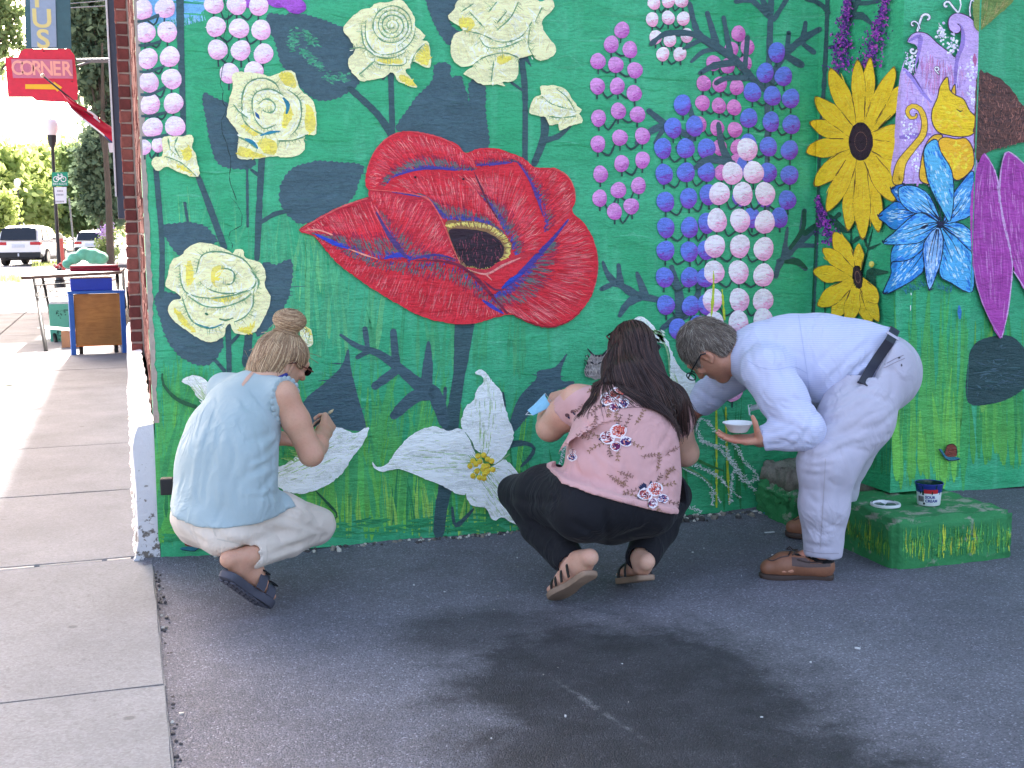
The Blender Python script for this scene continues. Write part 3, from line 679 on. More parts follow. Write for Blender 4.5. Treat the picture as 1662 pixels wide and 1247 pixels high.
stems([([(1330, 260), (1318, 512)], [3, 3]), ([(1381, 365), (1382, 410)], 3.2), ([(1416, 372), (1405, 420), (1398, 448)], 2.4), ([(1338, 455), (1339, 510)], 2.4), (Z(1280, 300, .2406, [(110, 330), (190, 270), (290, 240), (340, 200)]), [9, 7, 5, 8]), (Z(1280, 300, .2406, [(105, 175), (95, 300), (10, 430)]), [6, 8, 6]), (Z(1280, 300, .2406, [(-20, 520), (60, 520), (120, 565)]), [6, 11, 4]), (Z(1280, 300, .2406, [(280, 210), (345, 290), (415, 320)]), [5, 14, 4]), (Z(1280, 300, .2406, [(425, 400), (460, 365), (515, 335)]), [2, 7, 1]), (Z(1280, 300, .2406, [(515, 370), (540, 430), (620, 395)]), [4, 6, 1.5]), (Z(1280, 300, .2406, [(545, 590), (520, 670)]), [10, 3]), (Z(1280, 300, .2406, [(560, 590), (665, 590)]), [15, 4]), (Z(1280, 300, .2406, [(560, 590), (588, 730)]), [12, 2]), (Z(1280, 300, .2406, [(548, 640), (546, 720)]), 2)], (36, 84, 62))

# ---- berry spikes
PW_T, PW_B = (250, 232, 242), (240, 168, 206)
PK_T, PK_B = (226, 152, 214), (192, 92, 176)
P2_T, P2_B = (226, 140, 200), (198, 88, 166)
BL_T, BL_B = (108, 130, 222), (128, 66, 176)
def spike(ox, oy, s_, balls, r, top, bot, name, vs=True, ry=None, vcol=(48, 76, 74)):
    P = Paint(); pts = [(ox+b[0]*s_, oy+b[1]*s_, (b[2] if len(b) > 2 else r)*s_) for b in balls]
    if vs:
        for i in range(len(pts)):     # little stalks that link a ball to the next lower centre
            x, y, q = pts[i]
            for (x2, y2, q2) in pts:
                if abs(y2-y) < q*1.1 and q*1.2 < abs(x2-x) < q*3.4 and x2 > x:
                    xm = (x+x2)/2; P.stroke([(x+q*.7, y+q*.7), (xm, y+q*1.55), (x2, y2+q*.6)] if rg.random() < .5 else [(x, y+q*.6), (xm, y+q*1.5), (x2-q*.6, y2+q*.7)], [2.2, 3.6, 2.4], vcol, .3, True, .05, None, 5, False)
            P.stroke([(x, y), (x+rg.normal(0, 1), y+q*1.7)], 2.8, vcol, .3, False, .05, None, 5, False)
    par = empty(name, (0, 0, 0)); par.parent = BUILD
    if P.v: P.build('painted_stalk', parent=par)['kind'] = 'stuff'
    for x, y, q in pts:
        P = Paint(); P.disc(x, y, q, q*(ry or 1.0), top, bot); P.build('painted_berry', parent=par)
    return par
spike(220, 0, .2646, [(45, 60), (60, 200), (75, 360), (82, 505), (90, 640), (105, 785), (55, 905, 44), (180, 50), (195, 195), (210, 350), (222, 485), (232, 635), (243, 775), (140, 890, 44)], 62, PW_T, PW_B, 'painted_berry_spike', ry=1.04)
P = Paint()
for (a, b) in (((45, 130), (145, 92)), ((70, 278), (155, 255)), ((85, 440), (178, 405)), ((90, 580), (185, 535)), ((95, 712), (190, 690)), ((110, 845), (200, 825))): P.stroke(Z(220, 0, .2646, [(a[0]-70, a[1]), a, b]), [4, 5, 5], SLATE2, .5, True, .05, None, 5, False)
for x, y in ((700, 10), (760, -5), (860, 5), (930, 15), (965, 40)): P.disc(*Z(220, 0, .2646, [(x+20, y)])[0], 17, 12, (176, 92, 200), (150, 66, 176))
P.build('painted_stalks')['kind'] = 'stuff'
spike(220, 0, .2646, [(480, 25), (620, 30), (755, 35), (493, 165), (635, 175), (770, 185), (503, 305), (645, 310), (785, 330), (575, 450), (725, 440)], 62, PW_T, PW_B, 'painted_berry_spike')
spike(920, 0, .2887, [(310, 170), (250, 250), (355, 280), (175, 345), (275, 365), (383, 395), (172, 485), (283, 485), (378, 525), (178, 665), (290, 625), (398, 645), (175, 810), (298, 775), (425, 765), (190, 980), (308, 920), (425, 900), (185, 1115), (290, 1070), (403, 1045), (268, 1190), (362, 1160)], 43, PK_T, PK_B, 'painted_berry_spike', ry=1.1)
spike(920, 0, .2887, [(490, 15), (570, 5), (645, 5), (480, 110), (570, 100), (655, 105), (500, 210), (580, 225), (675, 200), (540, 305), (635, 305)], 37, (252, 236, 240), (238, 150, 184), 'painted_berry_spike', ry=1.1)
spike(920, 0, .2887, [(965, 190), (1015, 265), (925, 280), (1000, 360), (825, 355), (905, 370), (770, 470), (860, 475), (955, 490), (763, 580), (855, 595), (940, 605), (745, 700), (845, 720), (945, 730), (860, 830), (960, 830), (955, 910), (870, 970)], 41, P2_T, P2_B, 'painted_berry_spike', ry=1.1)
# the dark frond that crosses the pink berries is painted over them
frond([(z1((475, 248), (560, 190), (720, 195), (850, 270), (950, 340), (1040, 440)), [7, 10, 10, 12, 12, 12]), (z1((882, 100), (920, 310)), [7, 10]), (z1((1016, 210), (1000, 390)), [7, 9]), (z1((655, 275), (760, 220)), [5, 9]), (z1((750, 412), (830, 370), (960, 350)), [7, 11, 11]), (z1((840, 468), (900, 440), (1030, 440)), [7, 10, 9])])
spike(920, 0, .2887, [(1180, 295), (1115, 410), (1218, 430), (1043, 520), (1155, 540), (1260, 555), (1023, 665), (1148, 685), (1263, 700), (1020, 810), (1133, 825), (1252, 845), (1000, 930), (1132, 970), (1252, 985), (1240, 1125), (1115, 1110), (980, 1110), (1195, 1225), (1040, 1225)], 49, BL_T, BL_B, 'painted_berry_spike', ry=1.16)
spike(920, 0, .2887, [(650, 590), (597, 720), (718, 710), (540, 835), (668, 835), (785, 835), (547, 980), (670, 970), (785, 965), (555, 1135), (685, 1115), (795, 1095), (557, 1280), (690, 1280), (788, 1255), (555, 1410), (688, 1415), (785, 1405), (550, 1560), (690, 1560), (780, 1560), (557, 1715), (697, 1720), (785, 1712), (622, 1848), (735, 1830)], 50, BL_T, BL_B, 'painted_berry_spike', ry=1.16)
frond([(z1((852, 695), (872, 820), (920, 925)), [7, 11, 13]), (z1((722, 945), (800, 895), (930, 920)), [6, 13, 12])])
spike(920, 0, .2887, [(1015, 840), (930, 975), (1050, 970), (858, 1090), (990, 1090), (1115, 1090), (845, 1240), (975, 1240), (1113, 1250), (832, 1385), (973, 1385), (1107, 1400), (828, 1530), (966, 1530), (1105, 1548), (820, 1688), (970, 1688), (1103, 1688), (829, 1820), (966, 1812), (1103, 1800), (932, 2190, 60)], 57, (250, 238, 246), (240, 156, 198), 'painted_berry_spike', ry=1.17)
P = Paint()      # yellow guide lines dripping between the berries
for pts in ([(1158, 440), (1158, 470), (1154, 520)], [(1172, 470), (1176, 520)], [(1162, 642), (1163, 700), (1163, 824)], [(1178, 660), (1180, 740), (1184, 820)]):
    P.stroke(pts, [2.5, 3.6, 2.5], (190, 206, 60), .9, True, .1, None, 5, False); P.build('painted_guide_line'); P = Paint()

# ---- roses
CREAM = (246, 240, 184)
def rose(outline, lines, yellows=(), name='painted_rose', spiral=None, olive=((164, 188, 132), (112, 154, 112), (190, 204, 146)), extra=(), base=CREAM, lw=2.7):
    P = Paint(); Q = P.fill(outline, base, jag=.9, step=4); c = Q.mean(0); sz_ = min(1.0, np.linalg.norm(Q.max(0)-Q.min(0))/170)
    # petals blended from the rim inwards
    for _ in range(220):
        q = Q[int(P.rg.integers(len(Q)))]; t = .12+P.rg.random()**.8*.8; p = c+(q-c)*(1-t*.9)
        d = (q-c); a = math.atan2(d[1], d[0])+math.pi/2+P.rg.normal(0, .35); l_ = P.rg.uniform(4, 12)*sz_
        if not (inside(Q, p-np.array([math.cos(a), math.sin(a)])*l_) and inside(Q, p+np.array([math.cos(a), math.sin(a)])*l_)): continue
        P.stroke([p-np.array([math.cos(a), math.sin(a)])*l_, p+np.array([math.cos(a), math.sin(a)])*l_], [.6, P.rg.uniform(1.5, 3.5), .6], [(250, 246, 208), (244, 236, 172), (250, 250, 226), (236, 230, 164)][int(P.rg.integers(4))], .3, False, .05, None, 6, False)
        P.off += 1e-6
    for y_ in yellows:
        Y_ = P.fill(y_, (238, 220, 104), jag=1.2); cy = Y_.mean(0)
        for _ in range(14): P.dab(*(cy+(Y_[int(P.rg.integers(len(Y_)))]-cy)*P.rg.random()), 5, 1.2, P.rg.uniform(0, 3), (246, 226, 90)); P.off += 1e-6
    if spiral:
        (sx, sy, r0_, r1_, turns, asp) = spiral; t = np.linspace(0, 1, 90); a = t*turns*2*math.pi; rr_ = r0_+(r1_-r0_)*t
        lines = list(lines)+[[(sx+rr_[i]*math.cos(a[i])*(1+.04*math.sin(a[i]*.7)), sy+rr_[i]*asp*math.sin(a[i])) for i in range(0, 90, 3)]]
    for L_ in lines:
        w_ = lw; 
        C_ = catmull(L_, False, 4)
        T = np.gradient(C_, axis=0); T /= np.linalg.norm(T, axis=1)[:, None]+1e-9
        n_ = int(len(C_)*2.6)
        for _ in range(n_):     # green shade feathered to the inside of each fold
            i = int(P.rg.integers(len(C_))); nrm_ = np.array([-T[i, 1], T[i, 0]]); nrm_ = nrm_ if np.dot(nrm_, C_[i]-c) > 0 else -nrm_
            l_ = (abs(P.rg.normal(0, 5.5))+1.5)*sz_; p = C_[i]+nrm_*P.rg.normal(0, .8)
            if not inside(Q, p+nrm_*l_): continue
            P.stroke([p, p+nrm_*l_+T[i]*P.rg.normal(0, 2)], [P.rg.uniform(.9, 1.8), .4], [olive[0], olive[2], (212, 214, 158), (220, 220, 168)][int(P.rg.integers(4))], .1, False, .08, None, 4, False); P.off += 5e-7
        P.stroke(C_[::2] if len(C_) > 6 else C_, [.8, w_, w_*.7, w_*1.1, .8], olive[1], .6, True, .08, None, 4, False)
        for _ in range(int(len(C_)*.8)):   # white lip on the other side
            i = int(P.rg.integers(len(C_))); nrm_ = np.array([-T[i, 1], T[i, 0]]); nrm_ = -nrm_ if np.dot(nrm_, C_[i]-c) > 0 else nrm_
            p = C_[i]+nrm_*P.rg.uniform(1.5, 4.5); P.stroke([p-T[i]*3, p+T[i]*3], [.5, P.rg.uniform(1, 2.2), .5], (250, 250, 226), .1, False, .04, None, 3, False)
    for pts, w_, c_ in extra: P.stroke(pts, w_, c_, .5, True, .06, None, 4, False)
    return P.build(name)
z4 = lambda *p: Z(220, 0, .2646, p); z5 = lambda *p: Z(230, 320, .2566, p); z3 = lambda *p: Z(430, 0, .3189, p)
TEAL = (40, 128, 150)
rose(z4((600, 450), (720, 445), (790, 460), (830, 470), (880, 445), (968, 440), (1010, 550), (1060, 590), (1100, 650), (1108, 820), (1040, 830), (1030, 930), (940, 965), (840, 960), (740, 975), (628, 968), (632, 860), (620, 800), (560, 715), (580, 600), (595, 530)),
     [z4((650, 690), (655, 590), (690, 510), (780, 480), (860, 515), (890, 575)), z4((720, 690), (715, 620), (745, 565), (830, 548), (905, 585)), z4((720, 680), (735, 735), (790, 790), (860, 765)), z4((655, 640), (660, 730), (720, 795), (800, 825), (900, 800)), z4((930, 550), (1000, 605), (1018, 700), (990, 790), (940, 840)), z4((870, 865), (960, 862), (1045, 835)), z4((600, 640), (640, 690), (690, 725)), z4((630, 840), (700, 875), (745, 912)), z4((755, 640), (800, 605), (855, 640), (845, 685), (795, 690), (765, 660))],
     [z4((750, 870), (800, 845), (865, 880), (850, 950), (780, 930)), z4((1050, 640), (1095, 690), (1098, 800), (1045, 800)), z4((650, 765), (700, 775), (760, 815), (720, 835)), z4((930, 640), (965, 700), (930, 770), (900, 780)), z4((640, 900), (740, 935), (800, 965), (640, 960)), z4((880, 460), (960, 450), (985, 540), (920, 520))],
     extra=[(z4((905, 600), (935, 645), (925, 700)), [3, 7, 3], TEAL), (z4((765, 832), (830, 812), (885, 808)), [2, 5, 2], TEAL), (z4((735, 690), (760, 730)), [2, 5, 2], (36, 92, 140)), (z4((670, 850), (725, 880), (750, 912)), [2, 7, 2], TEAL)])
rose(z5((165, 490), (190, 400), (250, 370), (280, 330), (350, 292), (440, 298), (520, 325), (575, 355), (590, 335), (640, 332), (655, 385), (700, 395), (760, 425), (785, 490), (780, 560), (815, 630), (800, 710), (760, 790), (720, 850), (640, 870), (580, 850), (560, 800), (530, 830), (520, 880), (440, 918), (360, 895), (280, 840), (200, 780), (165, 715), (190, 660), (250, 635), (210, 600), (150, 560)),
     [z5((345, 480), (380, 370), (470, 345), (560, 360), (650, 400), (715, 490), (715, 560), (640, 600), (520, 610), (420, 580), (360, 530)), z5((240, 430), (250, 540), (290, 610), (420, 640), (560, 625), (690, 590)), z5((255, 625), (280, 710), (330, 795), (430, 832), (520, 800)), z5((290, 625), (400, 690), (530, 692), (660, 640), (720, 575)), z5((705, 600), (702, 690), (650, 760), (585, 790)), z5((690, 465), (740, 530), (725, 600)), z5((505, 450), (565, 460), (588, 495), (572, 545), (515, 560))],
     [z5((440, 480), (470, 435), (530, 445), (470, 480), (470, 560), (530, 580), (450, 555)), z5((280, 440), (310, 400), (330, 520), (290, 560)), z5((200, 700), (270, 760), (340, 850), (260, 810)), z5((440, 630), (560, 640), (640, 615), (560, 660), (470, 660)), z5((600, 840), (680, 830), (720, 780), (690, 860))],
     extra=[(z5((400, 735), (420, 745)), [2, 4, 2], (70, 120, 80)), (z5((490, 770), (530, 780), (580, 765)), [2, 3, 2], (80, 130, 90)), (z5((330, 795), (430, 828), (510, 805)), [1, 3, 1], (60, 140, 140))])
rose(z3((400, 140), (490, 50), (535, 45), (570, 15), (630, 12), (695, 0), (760, 85), (765, 130), (815, 180), (800, 205), (835, 220), (838, 345), (750, 310), (740, 345), (715, 360), (775, 445), (680, 415), (650, 370), (600, 395), (520, 410), (490, 415), (430, 350), (425, 300), (460, 250), (430, 200)),
     [z3((515, 100), (515, 200), (575, 275), (680, 265), (750, 205), (768, 130)), z3((490, 130), (505, 230), (560, 285), (650, 295), (725, 260)), z3((562, 285), (570, 325), (705, 332), (718, 290)), z3((430, 250), (500, 245), (560, 285)), z3((480, 380), (560, 310)), z3((745, 330), (765, 275), (815, 220))],
     [z3((765, 280), (830, 230), (832, 330), (770, 310)), z3((690, 380), (740, 400), (765, 440), (690, 410)), z3((580, 300), (690, 300), (690, 325), (580, 320))], spiral=(430+645*.3189, 130*.3189, 4, 36, 4.3, 1.0), lw=2.0)
rose(z3((930, 85), (960, 50), (1020, -10), (1340, -10), (1400, 10), (1430, -5), (1470, 5), (1465, 50), (1410, 110), (1440, 190), (1475, 230), (1475, 280), (1400, 310), (1360, 280), (1330, 290), (1290, 300), (1290, 360), (1270, 410), (1210, 420), (1225, 440), (1180, 430), (1110, 432), (1050, 400), (1010, 375), (1060, 335), (1000, 340), (950, 290), (950, 210), (970, 170), (1010, 150), (950, 110)),
     [z3((1010, 155), (1100, 175), (1200, 215), (1300, 190), (1360, 110)), z3((1040, 60), (1110, 135)), z3((1090, 190), (1130, 240), (1220, 240), (1320, 200)), z3((1060, 330), (1120, 290), (1220, 270), (1290, 295)), z3((1165, 310), (1150, 425)), z3((1350, 140), (1340, 230), (1370, 290)), z3((1180, 155), (1250, 90), (1290, 10)), z3((1375, 110), (1410, 40)), z3((1140, 60), (1180, 10)), z3((1000, 60), (1060, 20)), z3((1230, 60), (1180, 120))],
     [z3((990, 95), (1050, 90), (1070, 130), (1030, 165), (990, 130)), z3((1180, 290), (1270, 290), (1200, 330))], lw=2.0)
rose(z3((1345, 570), (1370, 500), (1405, 480), (1400, 440), (1470, 435), (1530, 455), (1560, 500), (1590, 540), (1615, 560), (1600, 580), (1615, 600), (1610, 625), (1560, 640), (1500, 665), (1490, 630), (1450, 640), (1430, 600), (1390, 590)),
     [z3((1410, 490), (1460, 530), (1560, 560)), z3((1480, 450), (1540, 500), (1580, 570)), z3((1440, 590), (1500, 600), (1590, 590))], (), 'painted_rosebud', lw=1.6)
rose(z4((165, 850), (240, 835), (280, 835), (345, 830), (355, 870), (345, 900), (370, 960), (385, 1085), (250, 1050), (190, 1020), (140, 1050), (100, 1010), (120, 960), (165, 960)),
     [z4((200, 850), (215, 920), (260, 960)), z4((260, 840), (240, 900), (280, 980)), z4((180, 960), (280, 1000), (370, 1080))], [z4((285, 930), (330, 900), (350, 960), (310, 990)), z4((250, 1020), (310, 1030), (350, 1070))], 'painted_rosebud', lw=1.8)
rose(z5((1000, 800), (1040, 815), (1070, 840), (1080, 880), (1085, 930), (1040, 950), (1010, 900)), [z5((1020, 830), (1060, 860), (1050, 920))], [z5((1030, 820), (1070, 850), (1060, 880))], 'painted_rosebud', lw=1.5)

# ---- the red poppy
P = Paint(); z7 = lambda *p: Z(470, 200, .3189, p)
OUT = z7((50, 545), (150, 480), (270, 420), (410, 378), (388, 318), (395, 235), (430, 150), (500, 75), (580, 42), (680, 50), (780, 80), (850, 105), (885, 145), (910, 150), (960, 130), (1040, 128), (1120, 150), (1200, 185), (1250, 225), (1340, 228), (1400, 255), (1440, 310), (1458, 380), (1440, 450), (1500, 510), (1545, 590), (1568, 680), (1565, 780), (1540, 870), (1490, 950), (1430, 1005), (1350, 1038), (1270, 1035), (1190, 1005), (1130, 975), (1050, 990), (950, 1018), (850, 1022), (740, 1005), (640, 970), (540, 915), (440, 855), (330, 780), (240, 710), (180, 640), (120, 575))
RED = (220, 44, 58)
P.fill(OUT, RED, jag=.8, step=4)
RD = [(214, 40, 56), (226, 54, 66), (220, 46, 58), (208, 36, 52)]; LT = [(220, 78, 90), (224, 92, 98), (216, 64, 78)]; HI = [(232, 140, 132), (226, 116, 114)]
DK = [(164, 40, 68), (146, 42, 76), (172, 38, 62)]; GY = [(104, 108, 106), (84, 108, 104), (120, 96, 104)]; BLU = [(70, 66, 150), (86, 62, 134), (56, 78, 170), (112, 58, 116)]
def field(A, B, n, sets):
    for cols, tr, ln, w_, frac in sets: P.flow(A, B, int(n*frac*(.5 if cols is LT or cols is HI else 1)), cols, ln, tr, w_)
A0, B0 = z7((392, 325), (398, 235), (435, 150), (505, 80), (585, 48), (690, 55), (790, 90), (890, 150), (935, 205)), z7((500, 310), (515, 285), (560, 265), (620, 243), (690, 235), (760, 232), (850, 240), (940, 240), (942, 240))
field(A0, B0, 420, [(RD, (0, .6), (.2, .5), (1.5, 3.5), .8), (LT, (.02, .3), (.2, .5), (.8, 1.9), .6), (DK, (.55, .85), (.15, .3), (1, 2.4), .5), (GY, (.68, .88), (.08, .2), (1, 2.2), .5), (BLU, (.88, .95), (.04, .1), (1, 2.4), .3), (HI, (.03, .3), (.1, .3), (.6, 1.3), .22)])
A1, B1 = z7((915, 152), (960, 132), (1040, 130), (1120, 152), (1195, 188), (1255, 228), (1345, 232), (1402, 258), (1440, 315), (1455, 385), (1436, 450)), z7((950, 212), (985, 215), (1060, 205), (1120, 198), (1165, 205), (1215, 270), (1245, 330), (1265, 380), (1285, 440), (1295, 500), (1300, 570))
field(A1, B1, 380, [(RD, (0, .6), (.2, .5), (1.5, 3.2), .8), (LT, (.02, .3), (.2, .45), (.8, 1.8), .6), (DK, (.55, .85), (.15, .3), (1, 2.4), .5), (GY, (.7, .88), (.06, .15), (1, 1.8), .2), (BLU, (.86, .97), (.03, .1), (1, 2.2), .4), (HI, (.02, .25), (.1, .3), (.6, 1.3), .25)])
A2, B2 = z7((505, 310), (560, 265), (640, 238), (740, 230), (840, 252), (940, 318), (1010, 400), (1075, 500)), z7((690, 378), (720, 400), (770, 470), (810, 505), (880, 505), (960, 510), (1030, 530), (1090, 575))
field(A2, B2, 420, [(RD, (0, .6), (.2, .5), (1.5, 3.5), .7), (LT, (.03, .4), (.2, .45), (.8, 1.8), .6), (DK, (.6, .85), (.1, .25), (1, 2.4), .5), (GY, (.68, .88), (.08, .2), (1, 2.2), .5), (BLU, (.82, .94), (.06, .14), (1.2, 2.8), .55), (HI, (.05, .4), (.06, .2), (.5, 1.2), .3)])
A3, B3 = z7((850, 250), (960, 243), (1120, 207), (1195, 260), (1240, 360), (1280, 470), (1296, 570), (1280, 645)), z7((1010, 400), (1030, 430), (1060, 490), (1085, 540), (1110, 580), (1130, 620), (1135, 650), (1150, 680))
field(A3, B3, 420, [(RD, (0, .6), (.2, .5), (1.5, 3.5), .7), (LT, (.03, .45), (.2, .5), (.8, 1.9), .7), (DK, (.6, .88), (.1, .25), (1, 2.4), .4), (GY, (.7, .9), (.08, .18), (1, 2), .35), (BLU, (.85, .95), (.05, .1), (1, 2.2), .25), (HI, (.05, .35), (.1, .3), (.6, 1.3), .3)])
A4, B4 = z7((405, 342), (560, 357), (690, 382), (750, 450), (790, 530), (825, 620), (868, 712)), z7((430, 440), (470, 500), (510, 570), (560, 640), (600, 688), (700, 690), (850, 700))
P.fill(z7((405, 342), (560, 357), (690, 382), (750, 450), (790, 530), (825, 620), (868, 712), (780, 690), (700, 680), (600, 690), (500, 560), (440, 450)), (200, 42, 60))
field(A4, B4, 360, [(RD, (0, .8), (.2, .5), (1.5, 3.5), .8), (LT, (.02, .4), (.2, .45), (.8, 1.9), .6), (DK, (.6, .88), (.1, .25), (1, 2.4), .35), (GY, (.72, .92), (.06, .15), (1, 2), .35), (BLU, (.88, .97), (.03, .1), (1, 2.2), .3), (HI, (.03, .35), (.1, .25), (.6, 1.3), .3)])
A5, B5 = z7((55, 545), (150, 482), (270, 424), (405, 380), (430, 430)), z7((140, 570), (300, 638), (440, 692), (560, 695), (600, 690))
P.fill(z7((50, 545), (150, 482), (270, 422), (408, 380), (440, 450), (500, 560), (600, 690), (450, 694), (300, 640), (140, 572)), (192, 36, 54))
field(A5, B5, 320, [(RD, (0, .7), (.2, .5), (1.5, 3.2), .8), (LT, (.02, .35), (.2, .45), (.8, 1.8), .5), (DK, (.5, .8), (.1, .25), (1, 2.4), .5), (GY, (.62, .85), (.06, .18), (1, 2.2), .55), (BLU, (.84, .95), (.04, .1), (1, 2.4), .3), (HI, (.03, .3), (.1, .2), (.6, 1.3), .25)])
A6, B6 = z7((130, 575), (240, 712), (330, 782), (440, 857), (540, 917), (640, 972), (740, 1006), (850, 1022), (950, 1018), (1050, 990), (1110, 975)), z7((140, 572), (300, 645), (380, 670), (450, 697), (560, 702), (660, 705), (760, 705), (870, 735), (920, 775), (980, 840), (1080, 950))
field(A6, B6, 620, [(RD, (0, .75), (.15, .45), (1.6, 3.6), .8), (LT, (.02, .45), (.15, .4), (.8, 1.9), .5), (DK, (.62, .9), (.1, .2), (1, 2.6), .4), (GY, (.68, .9), (.06, .15), (1.2, 2.4), .45), (BLU, (.84, .96), (.04, .1), (1, 2.4), .12), (HI, (.05, .4), (.1, .25), (.5, 1.2), .22)])
A7, B7 = z7((1440, 465), (1500, 512), (1545, 592), (1566, 680), (1563, 780), (1538, 868), (1488, 948), (1428, 1002), (1350, 1034), (1270, 1030), (1190, 1000), (1130, 972)), z7((1310, 620), (1290, 640), (1270, 660), (1240, 690), (1190, 750), (1140, 800), (1110, 830), (1090, 850), (1060, 860), (1040, 870), (1030, 880), (1040, 910))
field(A7, B7, 620, [(RD, (0, .75), (.15, .45), (1.6, 3.6), .8), (LT, (.02, .4), (.15, .4), (.8, 1.9), .6), (DK, (.55, .9), (.1, .25), (1, 2.6), .5), (GY, (.6, .85), (.06, .15), (1.2, 2.4), .25), (BLU, (.86, .96), (.04, .1), (1, 2.6), .35), (HI, (.03, .3), (.1, .3), (.5, 1.3), .25)])
# heart of the flower
P.fill(z7((795, 505), (870, 498), (960, 502), (1045, 530), (1105, 580), (1130, 630), (1105, 690), (1050, 740), (980, 768), (900, 745), (860, 700), (830, 620)), (150, 110, 70))
P.fill(z7((812, 545), (900, 540), (1000, 556), (1072, 600), (1092, 650), (1062, 710), (990, 752), (920, 738), (872, 692), (832, 620)), (52, 32, 44))
ctr = np.array(z7((960, 640))[0]); ring = resample(catmull(z7((800, 525), (870, 516), (960, 520), (1040, 545), (1095, 588), (1115, 640), (1095, 690), (1045, 735), (980, 755), (905, 735)), False), 120)
for _ in range(260):
    i = int(P.rg.integers(120)); p = ring[i]; d = (ctr-p)/np.linalg.norm(ctr-p); l_ = P.rg.uniform(3, 8); p = p-d*P.rg.uniform(1, 5)
    P.stroke([p, p+d*l_], [P.rg.uniform(1, 2.2), .5], [(236, 214, 110), (244, 226, 130), (226, 196, 90)][int(P.rg.integers(3))], .1, False, .08, None, 4, False); P.off += 4e-7
for _ in range(240):
    t = P.rg.uniform(0, 6.28); q = P.rg.random()**.6; p = ctr+np.array([math.cos(t)*38*q, math.sin(t)*28*q]); a = math.pi/2+P.rg.normal(0, .3)
    P.stroke([p, p+np.array([math.cos(a), math.sin(a)])*P.rg.uniform(4, 11)], [1.5, .4], [(36, 24, 34), (96, 44, 60), (136, 62, 76), (44, 28, 40), (30, 22, 30)][int(P.rg.integers(5))], .1, False, .1, None, 4, False); P.off += 4e-7
# fold lines, rims and hollows
for pts, w_, c_ in [(z7((130, 565), (230, 612), (300, 640)), [2, 7, 2], (48, 70, 190)), (z7((300, 640), (380, 670), (450, 692)), [1, 3, 1], (236, 150, 130)), (z7((480, 690), (560, 670), (620, 690)), [2, 9, 2], (54, 62, 170)), (z7((440, 450), (500, 560), (560, 640), (600, 690)), [2, 6, 9, 3], (88, 60, 120)),
                    (z7((600, 700), (720, 672), (800, 680), (860, 700)), [2, 4, 3, 1], (78, 62, 130)), (z7((640, 700), (760, 702), (870, 728), (960, 800), (1040, 890), (1110, 970)), [2, 3, 5, 6, 5, 2], (120, 34, 62)), (z7((980, 900), (1040, 940), (1090, 970)), [2, 7, 2], (60, 60, 160)),
                    (z7((1420, 490), (1340, 590), (1280, 655), (1200, 740), (1130, 810), (1080, 845)), [2, 5, 8, 9, 8, 2], (72, 56, 140)), (z7((1080, 840), (1140, 790), (1190, 760)), [2, 7, 2], (46, 76, 190)), (z7((985, 800), (1040, 845), (1090, 850)), [1, 4, 2], (110, 36, 70)),
                    (z7((900, 735), (1000, 760), (1080, 720), (1180, 680), (1270, 655)), [2, 10, 12, 10, 2], (204, 50, 64)), (z7((910, 745), (1000, 768), (1090, 722), (1180, 684)), [1, 3, 4, 1], (236, 150, 140)), (z7((1000, 770), (1030, 800)), [3, 1], (236, 140, 130)),
                    (z7((540, 268), (640, 238), (740, 228), (850, 240)), [2, 4, 5, 2], (70, 62, 150)), (z7((950, 215), (1050, 208), (1130, 200)), [2, 4, 2], (80, 60, 140)), (z7((1165, 205), (1215, 275), (1262, 380), (1290, 470)), [2, 4, 5, 2], (92, 60, 140)), (z7((940, 250), (1005, 395), (1060, 490)), [1, 3.5, 2], (110, 40, 66)),
                    (z7((520, 350), (600, 362), (690, 378)), [1, 3, 1], (60, 66, 150)), (z7((408, 338), (560, 352), (690, 378), (745, 440), (790, 530), (825, 620), (866, 712)), [1.2, 2.2, 2.2, 2, 1.6], (226, 96, 92)), (z7((890, 150), (930, 190), (945, 238)), [1, 2.5, 1], (224, 88, 92)), (z7((395, 235), (430, 150), (500, 75), (580, 44), (680, 52), (790, 84), (880, 142)), [1, 2.4, 1.6, 2.4, 1], (224, 78, 84)),
                    (z7((60, 540), (150, 486), (270, 424), (400, 382)), [1, 2.4, 1.4], (230, 100, 98)), (z7((80, 545), (150, 545), (220, 570)), [1, 2.6, 1], (238, 150, 130)), (z7((1330, 230), (1400, 258), (1440, 312), (1455, 385)), [1, 2.5, 1], (228, 96, 92)), (z7((1130, 972), (1200, 1004), (1275, 1032), (1350, 1036), (1430, 1002), (1490, 946)), [1, 2, 2, 1], (150, 28, 46)), (z7((1545, 592), (1566, 680), (1563, 780), (1538, 868)), [1, 2, 1.4], (214, 64, 76))]:
    P.stroke(pts, w_, c_, .5, True, .04, None, 4, False)
for x, y in ((640, 275), (885, 285)): P.dab(*z7((x, y))[0], 2.5, 2, 0, (40, 20, 30))
P.build('painted_poppy')

